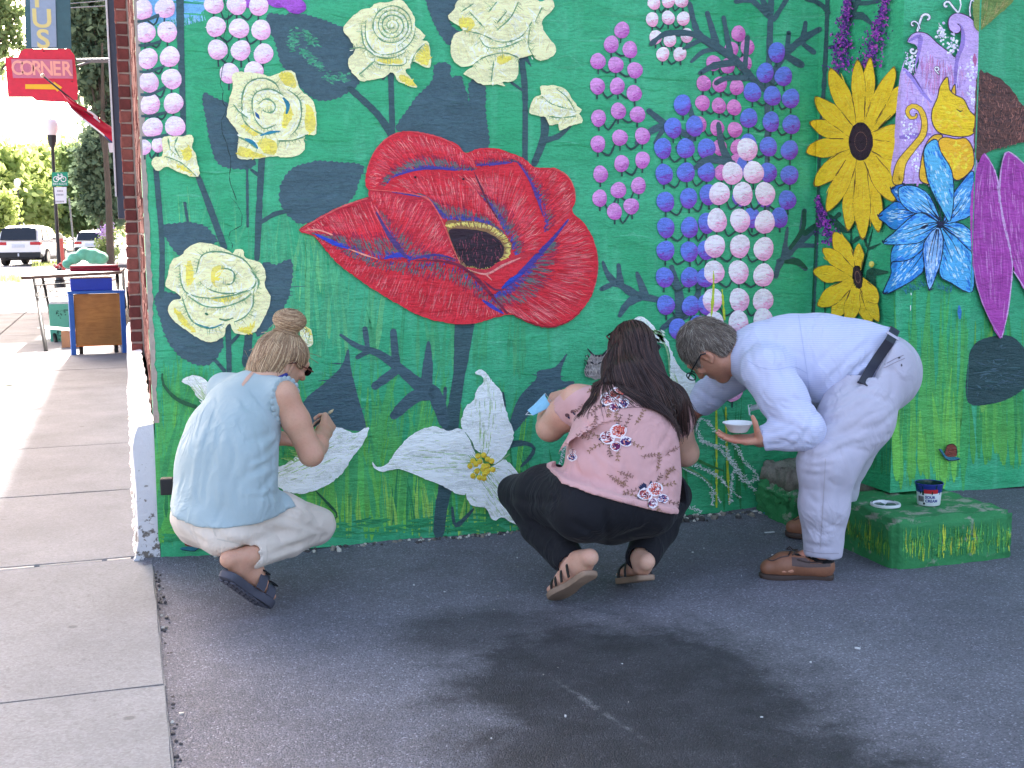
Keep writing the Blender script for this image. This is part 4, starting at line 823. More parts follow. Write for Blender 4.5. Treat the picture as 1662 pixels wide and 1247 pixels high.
# ---- trilliums
def petal_white(P, pts, axis, base=(246, 248, 242)):
    Q = P.fill(pts, base, jag=1.0, step=4); a, b = np.array(axis[0]), np.array(axis[1]); c = Q.mean(0); d = (b-a); L_ = np.linalg.norm(d); d /= L_; nn = np.array([-d[1], d[0]])
    wid = np.abs((Q-c)@nn).max()
    for _ in range(150):
        t = P.rg.uniform(.02, .98); o_ = P.rg.normal(0, .42)*wid*math.sin(math.pi*min(1, max(0, t*.9+.08)))**.8; p = a+d*L_*t+nn*o_; l_ = P.rg.uniform(5, 18)
        if not (inside(Q, p) and inside(Q, p+d*l_)): continue
        P.stroke([p, p+d*l_+nn*P.rg.normal(0, 1.5)], [.6, P.rg.uniform(1.4, 3.6), .5], [(244, 247, 240), (250, 251, 247), (226, 232, 216), (236, 240, 226), (216, 225, 202)][int(P.rg.integers(5))], .3, False, .03, None, 6, False); P.off += 6e-7
    for k_ in (-.3, -.08, .14, .36):
        for _ in range(9):
            t = P.rg.uniform(.0, .75)**1.3; p = a+d*L_*t+nn*(k_*wid*(.35+t*.9))+P.rg.normal(0, .8, 2); l_ = P.rg.uniform(8, 20)
            if inside(Q, p) and inside(Q, p+d*l_): P.stroke([p, p+d*l_], [.5, P.rg.uniform(.8, 1.8), .4], [(184, 204, 150), (164, 194, 126), (200, 212, 170)][int(P.rg.integers(3))], .2, False, .08, None, 6, False); P.off += 6e-7
P = Paint()
petal_white(P, z6((75, 780), (100, 805), (150, 790), (200, 720), (280, 640), (380, 600), (460, 620), (520, 610), (560, 650), (590, 720), (640, 780), (600, 840), (560, 900), (545, 945), (500, 940), (430, 900), (330, 860), (210, 815), (130, 830), (85, 810)), (z6((610, 780))[0], z6((180, 770))[0]))
petal_white(P, z6((560, 880), (600, 830), (680, 800), (740, 765), (810, 830), (850, 900), (900, 1060), (860, 1112), (790, 1090), (730, 1060), (690, 1075), (650, 1015), (580, 1000), (550, 940)), (z6((630, 820))[0], z6((820, 1080))[0]))
petal_white(P, z6((596, 335), (605, 318), (630, 312), (660, 340), (690, 380), (725, 420), (745, 490), (765, 560), (790, 630), (775, 700), (735, 760), (690, 790), (650, 740), (600, 720), (560, 650), (525, 600), (530, 550), (550, 500), (590, 460), (605, 410), (640, 375), (628, 342)), (z6((640, 770))[0], z6((660, 380))[0]))
P.stroke(z6((545, 630), (580, 680), (605, 760)), [1, 2.4, 1], (90, 130, 90)); P.stroke(z6((770, 740), (700, 790), (660, 810)), [1, 2, 1], (150, 170, 130))
for _ in range(60): q = ctr = np.array(z6((628, 800))[0]); a = P.rg.uniform(0, 6.28); P.stroke([q+np.array([math.cos(a), math.sin(a)])*6, q+np.array([math.cos(a), math.sin(a)])*P.rg.uniform(14, 30)], [1.8, .4], [(120, 176, 70), (146, 190, 90), (96, 156, 66)][int(P.rg.integers(3))], .2, False, .1, None, 5, False)
for x, y in ((610, 750), (640, 745), (585, 775), (620, 778), (660, 765), (570, 800), (600, 790), (640, 800), (680, 775), (605, 825), (635, 815), (658, 800), (585, 850), (618, 858), (645, 840), (660, 825), (685, 818), (640, 862)):
    P.disc(*z6((x, y))[0], 4.6, 4.6, (250, 220, 70), (222, 176, 36))
P.build('painted_trillium')
P = Paint(); zc5 = lambda *p: Z(240, 480, .425, p)
petal_white(P, zc5((470, 660), (540, 640), (600, 560), (660, 515), (720, 500), (790, 525), (842, 503), (825, 560), (780, 620), (740, 680), (690, 720), (600, 755), (520, 745), (470, 700)), (zc5((480, 690))[0], zc5((790, 550))[0]))
petal_white(P, zc5((128, 328), (150, 312), (180, 306), (225, 325), (260, 400), (260, 470), (205, 400), (185, 385), (170, 350)), (zc5((250, 440))[0], zc5((160, 320))[0]))
P.flow(zc5((490, 620), (560, 560)), zc5((560, 640), (620, 590)), 40, [(120, 176, 80), (150, 196, 110)], (.3, .6))
P.stroke(zc5((55, 300), (60, 340), (110, 395), (190, 428)), [3, 5, 7, 6], (40, 92, 60)); P.stroke(zc5((640, 745), (720, 830), (715, 850)), [2, 5, 2], (34, 84, 56))
P.build('painted_trillium')
P = Paint()
petal_white(P, z2((430, 740), (490, 705), (560, 755), (610, 825), (660, 860), (700, 960), (760, 1060), (830, 1110), (860, 1230), (840, 1330), (690, 1330), (680, 1080), (680, 950), (650, 890), (590, 870), (520, 800)), (z2((760, 1250))[0], z2((500, 730))[0]))
P.stroke(z2((590, 860), (640, 880), (668, 960), (676, 1080)), [2, 3, 2], (150, 190, 140))
for _ in range(30): P.dab(*z2((P.rg.uniform(560, 640), P.rg.uniform(800, 870)))[0], 5, 1.5, .6, [(120, 160, 100), (226, 230, 216)][int(P.rg.integers(2))])
P.dab(*z2((600, 905))[0], 5, 5, 0, (60, 60, 66)); P.dab(*z2((597, 908))[0], 3, 3, 0, (130, 120, 110))
P.build('painted_white_bird')
# grey cat face that peeps beside the second figure
P = Paint()
P.fill(z2((125, 1100), (135, 1000), (155, 960), (142, 918), (182, 962), (235, 958), (268, 922), (275, 1100)), (160, 148, 142), jag=1.0)
P.stroke(z2((135, 915), (180, 962), (236, 960), (262, 925)), [2, 3.5, 2], (46, 46, 52))
for _ in range(90): P.dab(*z2((P.rg.uniform(130, 260), P.rg.uniform(960, 1090)))[0], P.rg.uniform(2, 5), .7, 1.4+P.rg.normal(0, .4), [(188, 176, 166), (126, 116, 114), (150, 138, 132)][int(P.rg.integers(3))]); P.off += 1e-6
P.stroke(z2((155, 1005), (178, 1015)), [2, 2.5, 1], (40, 40, 44)); P.stroke(z2((205, 1015), (230, 1005)), [2, 2.5, 1], (40, 40, 44))
for _ in range(18): P.dab(*z2((P.rg.uniform(115, 145), P.rg.uniform(960, 1100)))[0], 3, .6, 1.3, (50, 56, 56))
P.build('painted_cat_face')
# chalk sketch lines
P = Paint(); z8 = lambda *p: Z(1060, 480, .385, p)
def chalk(pts, w_=4.0, dens=2.2, col=(222, 228, 226)):
    C_ = catmull(pts, False, 2.0)
    for p in C_:
        for _ in range(int(dens)+1):
            q = p+P.rg.normal(0, w_*.34, 2); P.dab(q[0], q[1], P.rg.uniform(.7, 2.2), P.rg.uniform(.4, .9), P.rg.uniform(-.8, .8), col, .05); P.off += 1e-7
for l_ in (z8((175, 520), (200, 600), (240, 630), (300, 640), (330, 690), (380, 760), (440, 840)), z8((230, 530), (290, 600), (340, 620), (380, 690), (430, 745), (440, 775), (425, 770)), z8((75, 680), (180, 715), (270, 760), (300, 785)), z8((200, 610), (270, 640), (320, 690), (380, 780), (420, 780)), z8((105, 840), (140, 885), (200, 908)), z8((340, 740), (330, 800), (325, 870)), z8((250, 830), (250, 880))):
    chalk(l_, 5.0, 3)
for l_ in (z8((75, 710), (150, 740), (220, 780), (260, 830), (285, 870)), z8((300, 790), (330, 820), (365, 850)), z8((240, 530), (200, 520), (185, 560))): chalk(l_, 2.6, 1)
for l_ in ([(928, 712), (915, 730), (908, 758)], [(1008, 528), (1000, 560)], [(920, 690), (930, 712)]): chalk(l_, 4, 2)
P.stroke(z8((80, 700), (190, 750), (250, 800)), [2, 3, 2], (120, 170, 110), .5, True, .1)
P.stroke(z8((100, 640), (200, 700), (300, 740)), [3, 5, 3], (60, 130, 70), .6, True, .1)
P.build('chalk_sketch')['kind'] = 'stuff'
# snails
for sgn, (sx, sy), sc in ((1, (1543, 733), 1.0), (-1, (312, 876), 1.25)):
    P = Paint(); X_ = lambda x, y: (sx+sgn*x*sc, sy+y*sc)
    P.fill([X_(-19, -4), X_(-13, 6), X_(-4, 14), X_(12, 14), X_(16, 11), X_(4, 8), X_(-8, 6), X_(-14, -3)], (40, 112, 128)); P.stroke([X_(-19, -4), X_(-12, 7), X_(-3, 15), X_(14, 13)], 1.4, (24, 40, 60))
    P.fill([X_(-9, 0), X_(-6, -9), X_(2, -12), X_(9, -8), X_(10, 2), X_(9, 8), X_(0, 9), X_(-8, 7)], (122, 56, 42)); P.stroke([X_(-9, 2), X_(-6, -9), X_(2, -12), X_(9, -8), X_(10, 4)], 1.3, (60, 28, 30)); P.stroke([X_(2, 4), X_(-4, 0), X_(0, -6), X_(5, -2)], 1.2, (84, 36, 32))
    P.build('painted_snail')

# ---- violet flower spikes
def violet(pts, w_, n):
    P = Paint(); C_ = resample(catmull(pts, False), 100)
    for _ in range(n):
        i = int(P.rg.integers(100)); wd = np.interp(i, [0, 99], w_); p = C_[i]+np.array([P.rg.normal(0, wd*.36), P.rg.normal(0, 2)])
        P.dab(p[0], p[1], P.rg.uniform(1.2, 3.2), P.rg.uniform(.8, 1.8), P.rg.uniform(0, 3), [(150, 56, 164), (106, 44, 140), (182, 76, 176), (78, 42, 118), (128, 50, 160), (60, 36, 90)][int(P.rg.integers(6))], .15); P.off += 2e-7
    P.build('painted_violet_spike')['kind'] = 'stuff'
violet(Z(1280, 0, .2566, [(370, -30), (355, 120), (330, 300), (325, 450)]), (8, 30), 520)
violet(Z(1280, 0, .2566, [(620, -30), (570, 150), (530, 290), (500, 420)]), (8, 30), 520)
violet(Z(1280, 300, .2406, [(195, 85), (225, 200), (260, 300), (275, 395)]), (5, 24), 330)

# ---- yellow daisies on the buttress side
def daisy(c, tips, hw, heart, col=(250, 206, 40), name='painted_sunflower'):
    P = Paint(); c = np.array(c, float)
    order = sorted(range(len(tips)), key=lambda i: (i % 2, i))
    for i in order:
        t = np.array(tips[i], float); d = t-c; L_ = np.linalg.norm(d); d /= L_; n_ = np.array([-d[1], d[0]]); w_ = hw[i] if isinstance(hw, (list, tuple)) else hw
        pts = [c+n_*w_*.28, c+d*L_*.35+n_*w_*.72, c+d*L_*.66+n_*w_, c+d*L_*.88+n_*w_*.62, t, c+d*L_*.88-n_*w_*.62, c+d*L_*.66-n_*w_, c+d*L_*.35-n_*w_*.72, c-n_*w_*.28]
        e = [p+(p-c)*.0+P.rg.normal(0, .6, 2) for p in pts]
        P.fill([p+(p-(c+d*L_*.55))*.045 for p in e], (150, 112, 40), jag=.6); Q = P.fill(e, col, jag=.5)
        for _ in range(18):
            u = P.rg.uniform(.3, .8); o_ = P.rg.normal(0, .4)*w_; p = c+d*L_*u+n_*o_; P.stroke([p, p+d*L_*.14], [.5, P.rg.uniform(1, 2.4), .5], [(255, 218, 64), (242, 192, 30), (250, 210, 52)][int(P.rg.integers(3))], .2, False, .04, None, 6, False)
        P.stroke([c+d*L_*.3+n_*w_*.66, c+d*L_*.55+n_*w_*.9], [.8, 1.8, .6], (110, 76, 30), .3, False, .1, None, 5, False)
        P.stroke([c+d*L_*.3-n_*w_*.66, c+d*L_*.5-n_*w_*.86], [.6, 1.3, .4], (130, 90, 34), .3, False, .1, None, 5, False)
    rx, ry, tilt = heart
    P.fill([c+np.array([rx*math.cos(t)-tilt*ry*math.sin(t), ry*math.sin(t)]) for t in np.linspace(0, 2*math.pi, 15)[:-1]], (54, 34, 40), jag=.8)
    for k_ in range(36):
        t = k_/36*2*math.pi; P.dab(c[0]+rx*.5*math.cos(t)-tilt*ry*.5*math.sin(t), c[1]+ry*.5*math.sin(t), .7, .5, 0, (170, 120, 96))
    for _ in range(50):
        t = P.rg.uniform(0, 6.28); P.dab(c[0]+rx*.9*math.cos(t), c[1]+ry*.9*math.sin(t), 2, .7, t, (38, 24, 30))
    P.build(name)
daisy((1397, 230), [(1348, 113), (1392, 98), (1413, 97), (1452, 111), (1466, 138), (1324, 159), (1316, 199), (1309, 246), (1323, 301), (1344, 342), (1376, 373), (1400, 386), (1426, 375), (1450, 326), (1478, 212), (1466, 252), (1460, 297)], [15, 11, 12, 13, 15, 14, 14, 15, 15, 14, 14, 14, 14, 16, 16, 14, 16], (19.5, 31, 0))
daisy((1392, 450), [(1354, 377), (1336, 404), (1320, 441), (1328, 497), (1350, 518), (1378, 524), (1412, 524), (1426, 522), (1394, 396), (1424, 492)], [13, 12, 14, 14, 13, 12, 14, 10, 8, 12], (8, 19, -.12))
P = Paint(); P.disc(1414.5, 429, 4.2, 5.2, (236, 220, 110), (196, 168, 40)); P.build('painted_bud')

# ---- lavender flower, yellow cat and blue flower round the buttress edge
P = Paint(); z9 = lambda *p: Z(1280, 0, .2566, p); OUTL = (62, 34, 66)
LAV = (206, 172, 226)
L1 = z9((720, 430), (790, 480), (822, 400), (822, 320), (800, 282), (750, 265), (770, 225), (820, 202), (880, 215), (940, 270), (1010, 325), (1060, 365), (1095, 260), (1105, 190), (1095, 165), (1068, 150), (1085, 165), (1090, 195), (1060, 215), (1020, 195), (1008, 150), (1022, 105), (1070, 82), (1140, 105), (1185, 150), (1202, 180), (1198, 480), (1190, 1000), (1180, 1110), (690, 1150), (670, 900), (690, 600))
P.fill(L1, LAV, jag=.4)
for _ in range(260):
    x, y = P.rg.uniform(730, 1210), P.rg.uniform(380, 1120); P.stroke(z9((x, y), (x+P.rg.normal(0, 12), y+P.rg.uniform(30, 90))), [.8, P.rg.uniform(1.5, 4), .8], [(216, 184, 232), (198, 150, 208), (226, 198, 236), (186, 146, 212), (214, 160, 206)][int(P.rg.integers(5))], .4, False, .05, None, 6, False); P.off += 4e-7
P.flow(z9((850, 330), (930, 340), (1040, 400)), z9((840, 560), (940, 600), (1040, 560)), 90, [(210, 140, 190), (196, 132, 190), (216, 176, 222)], (.2, .5), (0, .7), (1, 2.6))
for pts, w_, c_ in [(z9((760, 262), (830, 232), (822, 330), (800, 420)), [3, 8, 6, 2], (160, 130, 206)), (z9((1075, 150), (1100, 190), (1100, 280), (1065, 380), (1052, 540)), [2, 7, 7, 6, 3], (156, 126, 200)), (z9((725, 440), (790, 500), (850, 590), (905, 650)), [4, 8, 6, 3], (160, 134, 208)), (z9((1060, 365), (1055, 480), (1070, 560)), [2, 5, 2], (150, 120, 196)), (z9((1175, 340), (1180, 420)), [2, 7, 2], (190, 100, 150)), (z9((700, 870), (900, 850)), [5, 9, 4], (160, 126, 204)),
                    (z9((750, 262), (775, 222), (820, 203), (880, 217), (940, 272), (1010, 327), (1058, 365)), [1.2, 1.6, 1.2], OUTL), (z9((1075, 160), (1068, 150), (1086, 168), (1088, 196), (1060, 214), (1020, 193), (1008, 148), (1022, 104), (1070, 82), (1140, 106), (1186, 152), (1203, 182)), [1, 1.5, 1.5, 1], OUTL), (z9((722, 428), (752, 440), (800, 500), (850, 580)), [1, 1.6, .8], (90, 60, 110))]:
    P.stroke(pts, w_, c_, .2, True, .03, None, 4, False)
WHT = (244, 240, 246)
def curl(cx, cy, r_, turns, a0, w_, tail=None, sgn=1):
    t = np.linspace(0, 1, 16); pts = [(cx+r_*(1-.75*u)*math.cos(a0+sgn*u*turns*6.28), cy+r_*(1-.75*u)*math.sin(a0+sgn*u*turns*6.28)) for u in t]
    if tail: pts = list(tail)+pts
    pts = z9(*pts); P.stroke(pts, [w_+1.6]*3, OUTL, .1, True, .02, None, 3, True); P.stroke(pts, w_, WHT, .1, True, .02, None, 3, True)
curl(875, 118, 34, .55, 3.6, 3.4, [(815, 195), (830, 140)]); curl(790, 155, 22, .7, 5.6, 2.2, [(830, 185), (818, 150)], -1); curl(1000, 35, 26, .6, 5.4, 3, [(1070, 80), (1040, 45)], -1); curl(1165, 25, 22, .6, 4.2, 2, [(1150, 105), (1145, 60)]); curl(1200, 115, 26, .6, 3.6, 3, [(1195, 160), (1185, 135)]); curl(785, 320, 24, .8, 0, 3.4); curl(940, 440, 16, .7, 4, 2.0, [(950, 470), (925, 440)])
P.stroke(z9((1075, 80), (1090, 30), (1080, -10)), 2.2, WHT, .1); P.stroke(z9((955, 165), (950, 145)), .9, WHT, .1)
for _ in range(330):
    k_ = int(P.rg.integers(7)); bx, by, sx_, sy_ = [(770, 400, 26, 50), (965, 210, 26, 40), (1040, 290, 30, 60), (1150, 450, 38, 80), (760, 830, 46, 70), (800, 1020, 34, 70), (1170, 600, 30, 90)][k_]
    x, y = bx+P.rg.normal(0, sx_*.6), by+P.rg.normal(0, sy_*.6); q = z9((x, y))[0]; r_ = P.rg.uniform(.5, 2.4)
    P.dab(q[0], q[1], r_*1.2, r_, P.rg.uniform(0, 3), [(240, 232, 246), (250, 248, 250), (226, 206, 238)][int(P.rg.integers(3))], .02); P.off += 2e-7
for i in range(60):
    for (x0, y0, x1, y1) in ((880, 330, 900, 500), (1075, 440, 1060, 560), (1200, 250, 1190, 560)):
        if i % 4 == 0: P.dab(*z9((x0+(x1-x0)*i/60, y0+(y1-y0)*i/60))[0], .7, .7, 0, WHT)
P.build('painted_lavender_flower')
P = Paint(); YEL = (246, 204, 28)
P.stroke(z9((690, 1140), (715, 1030), (790, 930), (850, 850), (858, 760), (830, 690), (780, 672), (750, 705), (770, 745), (805, 742), (808, 722)), [20, 18, 14, 12, 12, 11, 9, 8, 6, 4], OUTL, .1); P.stroke(z9((690, 1140), (715, 1030), (790, 930), (850, 850), (858, 760), (830, 690), (780, 672), (750, 705), (770, 745), (805, 742), (808, 722)), [17.5, 15.5, 11.5, 9.8, 9.5, 8.6, 7, 6, 4, 2.4], (246, 196, 50), .1); P.build('painted_cat_tail'); P = Paint()
def outlined(pts, col, w_=1.7, line=OUTL):
    Q = P.fill(pts, col, jag=.2, step=4); P.stroke(list(Q[::2])+[Q[0]], w_, line, .2, False, .02, None, 4, False) if False else None
    for i in range(len(Q)): P.stroke([Q[i], Q[(i+1) % len(Q)]], w_, line, .15, False, .02, None, 9, False)
    return Q
outlined(z9((840, 1150), (835, 1040), (865, 920), (920, 855), (975, 860), (945, 930), (990, 1100), (1000, 1180)), (246, 190, 44))
outlined(z9((945, 900), (985, 868), (1060, 880), (1120, 875), (1165, 940), (1172, 1040), (1135, 1100), (1060, 1142), (1000, 1060), (960, 980)), (248, 186, 36))
outlined(z9((1030, 590), (1035, 560), (1052, 535), (1056, 605)), (246, 190, 40))
outlined(z9((905, 760), (910, 690), (940, 620), (958, 545), (1005, 487), (1018, 565), (1050, 600), (1108, 630), (1145, 700), (1186, 742), (1190, 790), (1165, 850), (1100, 866), (1020, 858), (940, 832)), YEL)
for _ in range(90):
    t = P.rg.uniform(0, 6.28); q = P.rg.random()**.5
    p = z9((1040+110*q*math.cos(t), 745+90*q*math.sin(t)))[0] if P.rg.random() < .5 else z9((1065+80*q*math.cos(t), 990+90*q*math.sin(t)))[0]
    P.dab(p[0], p[1], P.rg.uniform(3, 7), P.rg.uniform(1.2, 2.6), P.rg.uniform(0, 3), [(250, 214, 40), (252, 200, 70), (244, 190, 30), (252, 222, 60)][int(P.rg.integers(4))], .02); P.off += 3e-7
P.stroke(z9((1062, 690), (1085, 706), (1100, 698)), [1, 2.2, .8], (60, 34, 40), .1); P.dab(*z9((1185, 745))[0], 2.6, 2.2, 1, OUTL); P.stroke(z9((1182, 800), (1165, 835)), [.8, 1.2], OUTL, .1)
P.build('painted_cat')
P = Paint(); zb = lambda *p: Z(1280, 300, .2406, p); NAVY = (20, 30, 62)
def bpetal(pts, axis, col=(84, 172, 226), hi=(186, 222, 244), lo=(44, 122, 206)):
    Q = P.fill(pts, col, jag=.3, step=4); c = Q.mean(0); a, b = np.array(zb(axis[0])[0]), np.array(zb(axis[1])[0]); d = b-a; L_ = np.linalg.norm(d); d /= L_; n_ = np.array([-d[1], d[0]]); wd = np.abs((Q-c)@n_).max()
    for _ in range(120):
        i = int(P.rg.integers(len(Q))); p = c+(Q[i]-c)*P.rg.random()**.45*.9; rim = np.linalg.norm(p-c)/(np.linalg.norm(Q[i]-c)+1e-6)
        cc_ = lo if rim > .66 else (hi if P.rg.random() < .55 else col)
        P.stroke([p-d*P.rg.uniform(2, 6), p+d*P.rg.uniform(2, 6)], [.5, P.rg.uniform(1, 3.2), .5], cc_, .2, False, .07, None, 5, False); P.off += 4e-7
    for i in range(len(Q)): P.stroke([Q[i], Q[(i+1) % len(Q)]], P.rg.uniform(1.2, 2.0), NAVY, .2, False, .02, None, 9, False)
    for k_ in (-.25, .1, .35): P.stroke([a+n_*wd*k_*.3, a+d*L_*.3+n_*wd*k_, a+d*L_*.62+n_*wd*k_*1.1], [2.0, 1.2, .5], NAVY, .2, True, .02, None, 5, False)
bpetal(zb((690, 30), (745, 0), (800, 5), (850, 60), (760, 130), (715, 80)), ((800, 90), (700, 30)), (44, 120, 200))
bpetal(zb((640, 735), (690, 600), (700, 520), (880, 460), (925, 400), (912, 560), (880, 612), (760, 690)), ((920, 420), (680, 700)), (60, 152, 220))
bpetal(zb((690, 550), (712, 410), (900, 380), (1010, 280), (925, 390), (890, 450), (800, 510), (700, 520)), ((1000, 300), (700, 500)), (72, 164, 220))
bpetal(zb((1240, 720), (1090, 660), (1018, 600), (1040, 420), (1028, 290), (1130, 350), (1234, 460)), ((1030, 300), (1180, 640)), (84, 176, 226))
bpetal(zb((605, 212), (680, 140), (740, 115), (850, 190), (770, 290), (705, 302), (650, 260)), ((840, 195), (620, 215)), (48, 140, 210))
bpetal(zb((635, 392), (720, 312), (850, 200), (920, 198), (1015, 258), (900, 380), (790, 402), (700, 405)), ((1010, 262), (660, 390)), (92, 176, 226))
bpetal(zb((1038, 272), (1150, 258), (1243, 330), (1240, 450), (1130, 352)), ((1040, 275), (1240, 380)), (96, 184, 228))
bpetal(zb((742, 25), (830, 5), (930, 50), (985, 140), (1020, 250), (920, 190), (840, 190), (760, 125)), ((1015, 245), (770, 50)), (100, 180, 228))
bpetal(zb((1048, 250), (1090, 100), (1170, -20), (1244, -90), (1246, 60), (1243, 190), (1140, 246)), ((1045, 255), (1230, -20)), (84, 164, 222))
bpetal(z9((855, 1000), (870, 920), (935, 882), (962, 960), (1030, 1080), (1045, 1247), (1020, 1400), (970, 1330), (890, 1170)), ((1020, 240), (900, -60)), (96, 184, 222))
bpetal(zb((948, 705), (915, 540), (915, 390), (1005, 288), (1042, 370), (1030, 500), (1000, 600)), ((1005, 300), (945, 680)), (140, 186, 232), (206, 222, 244), (70, 130, 206))
P.fill(zb((1005, 255), (1030, 245), (1048, 265), (1030, 285), (1008, 280)), NAVY); P.fill(zb((880, 300), (910, 275), (950, 265), (920, 295)), NAVY)
for tip in ((605, 215), (636, 390), (640, 735), (690, 30), (948, 712)):
    x, y = tip; P.stroke(zb((x+30, y-12), (x, y), (x-5, y-18)), [1.5, 3, 1], NAVY, .2)
P.flow(zb((760, 690), (900, 625)), zb((780, 740), (930, 680)), 40, [(40, 110, 140), (30, 120, 110)], (.4, .9)); P.flow(zb((990, 640), (1120, 680)), zb((1000, 700), (1100, 730)), 30, [(40, 110, 140), (44, 124, 120)], (.4, .9))
P.stroke(zb((1150, 815), (1155, 900)), [4, 8, 3], (52, 124, 190), .8); P.stroke(zb((825, 730), (827, 745)), 1.2, WHT, .2); P.stroke(zb((823, 815), (822, 850)), 1.2, WHT, .2)
P.build('painted_blue_flower')
# ---- bristly brown hedgehog-like back and magenta lily on the far face
P = Paint(); P.fill(z9((1190, 480), (1240, 458), (1300, 478), (1360, 515), (1420, 580), (1470, 655), (1520, 720), (1520, 880), (1400, 920), (1280, 952), (1180, 985)), (104, 66, 60), jag=1.5)
for _ in range(800):
    x, y = P.rg.uniform(1200, 1500), P.rg.uniform(470, 960)
    if y < 440+abs(x-1210)*.85 or y > 985-(x-1200)*.26: continue
    a = math.atan2(y-1300, x-1330)+P.rg.normal(0, .4); q = z9((x, y))[0]; l_ = P.rg.uniform(4, 9)
    P.stroke([q, (q[0]+math.cos(a)*l_, q[1]+math.sin(a)*l_)], [P.rg.uniform(.8, 1.6), .4], [(176, 112, 96), (66, 44, 46), (150, 92, 80), (52, 40, 46), (130, 80, 72)][int(P.rg.integers(5))], .1, False, .1, None, 4, False); P.off += 3e-7
P.build('painted_hedgehog')
P = Paint(); MAG = (188, 72, 172)
P.fill([(1620, 330), (1624, 275), (1632, 247), (1645, 251), (1662, 266), (1700, 330), (1700, 520), (1662, 470), (1648, 440), (1636, 395)], MAG); P.fill([(1575, 330), (1582, 290), (1588, 266), (1598, 249), (1612, 270), (1621, 300), (1627, 355), (1639, 408), (1643, 440), (1636, 505), (1624, 549), (1600, 506), (1584, 455), (1577, 410)], MAG)
for A_, B_ in (([(1598, 252), (1585, 300), (1582, 400), (1600, 500)], [(1612, 272), (1622, 330), (1638, 420), (1630, 530)]), ([(1634, 250), (1628, 310), (1640, 400), (1655, 450)], [(1655, 262), (1670, 330), (1672, 420), (1672, 470)])):
    for _ in range(150):
        t = P.rg.random(); u = P.rg.random(); A2_ = resample(catmull(A_, False), 60); B2_ = resample(catmull(B_, False), 60); i = int(P.rg.integers(52)); p = A2_[i]*(1-u)+B2_[i]*u; q = A2_[i+7]*(1-u)+B2_[i+7]*u
        P.stroke([p, q], [.5, P.rg.uniform(1, 3), .5], [(204, 100, 190), (176, 62, 162), (196, 84, 180), (214, 130, 200), (164, 58, 152)][int(P.rg.integers(5))], .3, False, .06, None, 6, False); P.off += 3e-7
for pts in ([(1598, 250), (1612, 271), (1621, 302), (1627, 355), (1640, 410), (1643, 440), (1636, 505), (1626, 548)], [(1621, 330), (1625, 275), (1633, 248), (1646, 252), (1668, 272)], [(1645, 440), (1655, 455), (1668, 476)], [(1618, 300), (1628, 350), (1641, 408)]): P.stroke(pts, [1.2, 2.6, 1.6, 2.4, 1.2], (226, 176, 220), .5, True, .04, None, 4, False)
P.stroke([(1579, 410), (1584, 455), (1600, 505), (1624, 548)], [1, 1.8, 1], (206, 140, 196), .4); P.build('painted_magenta_lily')
P = Paint(); P.fill(z9((1180, -10), (1420, -10), (1345, 80), (1250, 165), (1190, 190)), (128, 150, 76), jag=1.5)
P.flow(z9((1250, -10), (1410, -10)), z9((1215, 180), (1300, 110)), 90, [(160, 156, 84), (146, 160, 90), (110, 144, 70), (178, 160, 96)], (.2, .5)); P.build('painted_leaf')
# ---- hairline crack in the render
P = Paint(); C_ = z4((545, -10), (552, 40), (575, 70), (565, 160), (540, 235), (572, 300), (548, 380), (530, 440), (520, 520), (538, 560), (535, 620), (560, 660), (525, 740), (530, 810), (560, 880), (582, 960), (575, 1080), (590, 1150), (620, 1230))
for a, b in zip(C_[:-1], C_[1:]): P.stroke([a, ((a[0]+b[0])/2+P.rg.normal(0, 1.2), (a[1]+b[1])/2+P.rg.normal(0, 1.2)), b], [.7, 1.3, .7], (34, 54, 50), .3, True, .05, None, 4, False)
C_ = z5((560, 0), (600, 40), (635, 110), (632, 180), (560, 220), (550, 260), (575, 300), (570, 330))
for a, b in zip(C_[:-1], C_[1:]): P.stroke([a, b], [.6, 1.1, .6], (34, 54, 50), .3, False, .05, None, 4, False)
P.build('wall_crack')['kind'] = 'stuff'

# ---- grass strokes on the block faces
P = Paint(); rgb_ = P.rg
m_v, m_f, m_c = [], [], []
def block_stroke(fn, u, v0, v1, w_, col):
    b = len(m_v); c_ = P.jc(col, .1)+(1.0,)
    n_ = 5
    for i in range(n_):
        t = i/(n_-1); ww = w_*math.sin(math.pi*(.12+.86*t)); x = u+rgb_.normal(0, .001)+.01*t*(rgb_.random()-.5)
        m_v.append(tuple(fn(x-ww/2, v0+(v1-v0)*t))); m_v.append(tuple(fn(x+ww/2, v0+(v1-v0)*t))); m_c.extend([c_, c_])
    for i in range(n_-1): m_f.append((b+2*i, b+2*i+1, b+2*i+3, b+2*i+2))
for _ in range(150):
    block_stroke(lambda u, v: (u, -1.0415, v), rgb_.uniform(2.70, 3.19), rgb_.uniform(.015, .075), rgb_.uniform(.06, .16), rgb_.uniform(.003, .009), [(126, 178, 62), (96, 164, 70), (70, 150, 76), (176, 190, 60), (60, 138, 72)][int(rgb_.integers(5))])
for _ in range(100):
    block_stroke(lambda u, v: (2.6575, u, v), rgb_.uniform(-1.0, -.52), rgb_.uniform(.02, .06), rgb_.uniform(.07, .16), rgb_.uniform(.004, .010), [(110, 160, 56), (80, 146, 62), (150, 168, 54), (56, 120, 62)][int(rgb_.integers(4))])
bo = bpy.data.objects['block_body']; dg_bvh = BVHTree.FromPolygons([tuple(Vector(v.co)+BLOCK.location) for v in bo.data.vertices], [tuple(p_.vertices) for p_ in bo.data.polygons])
mv2 = []
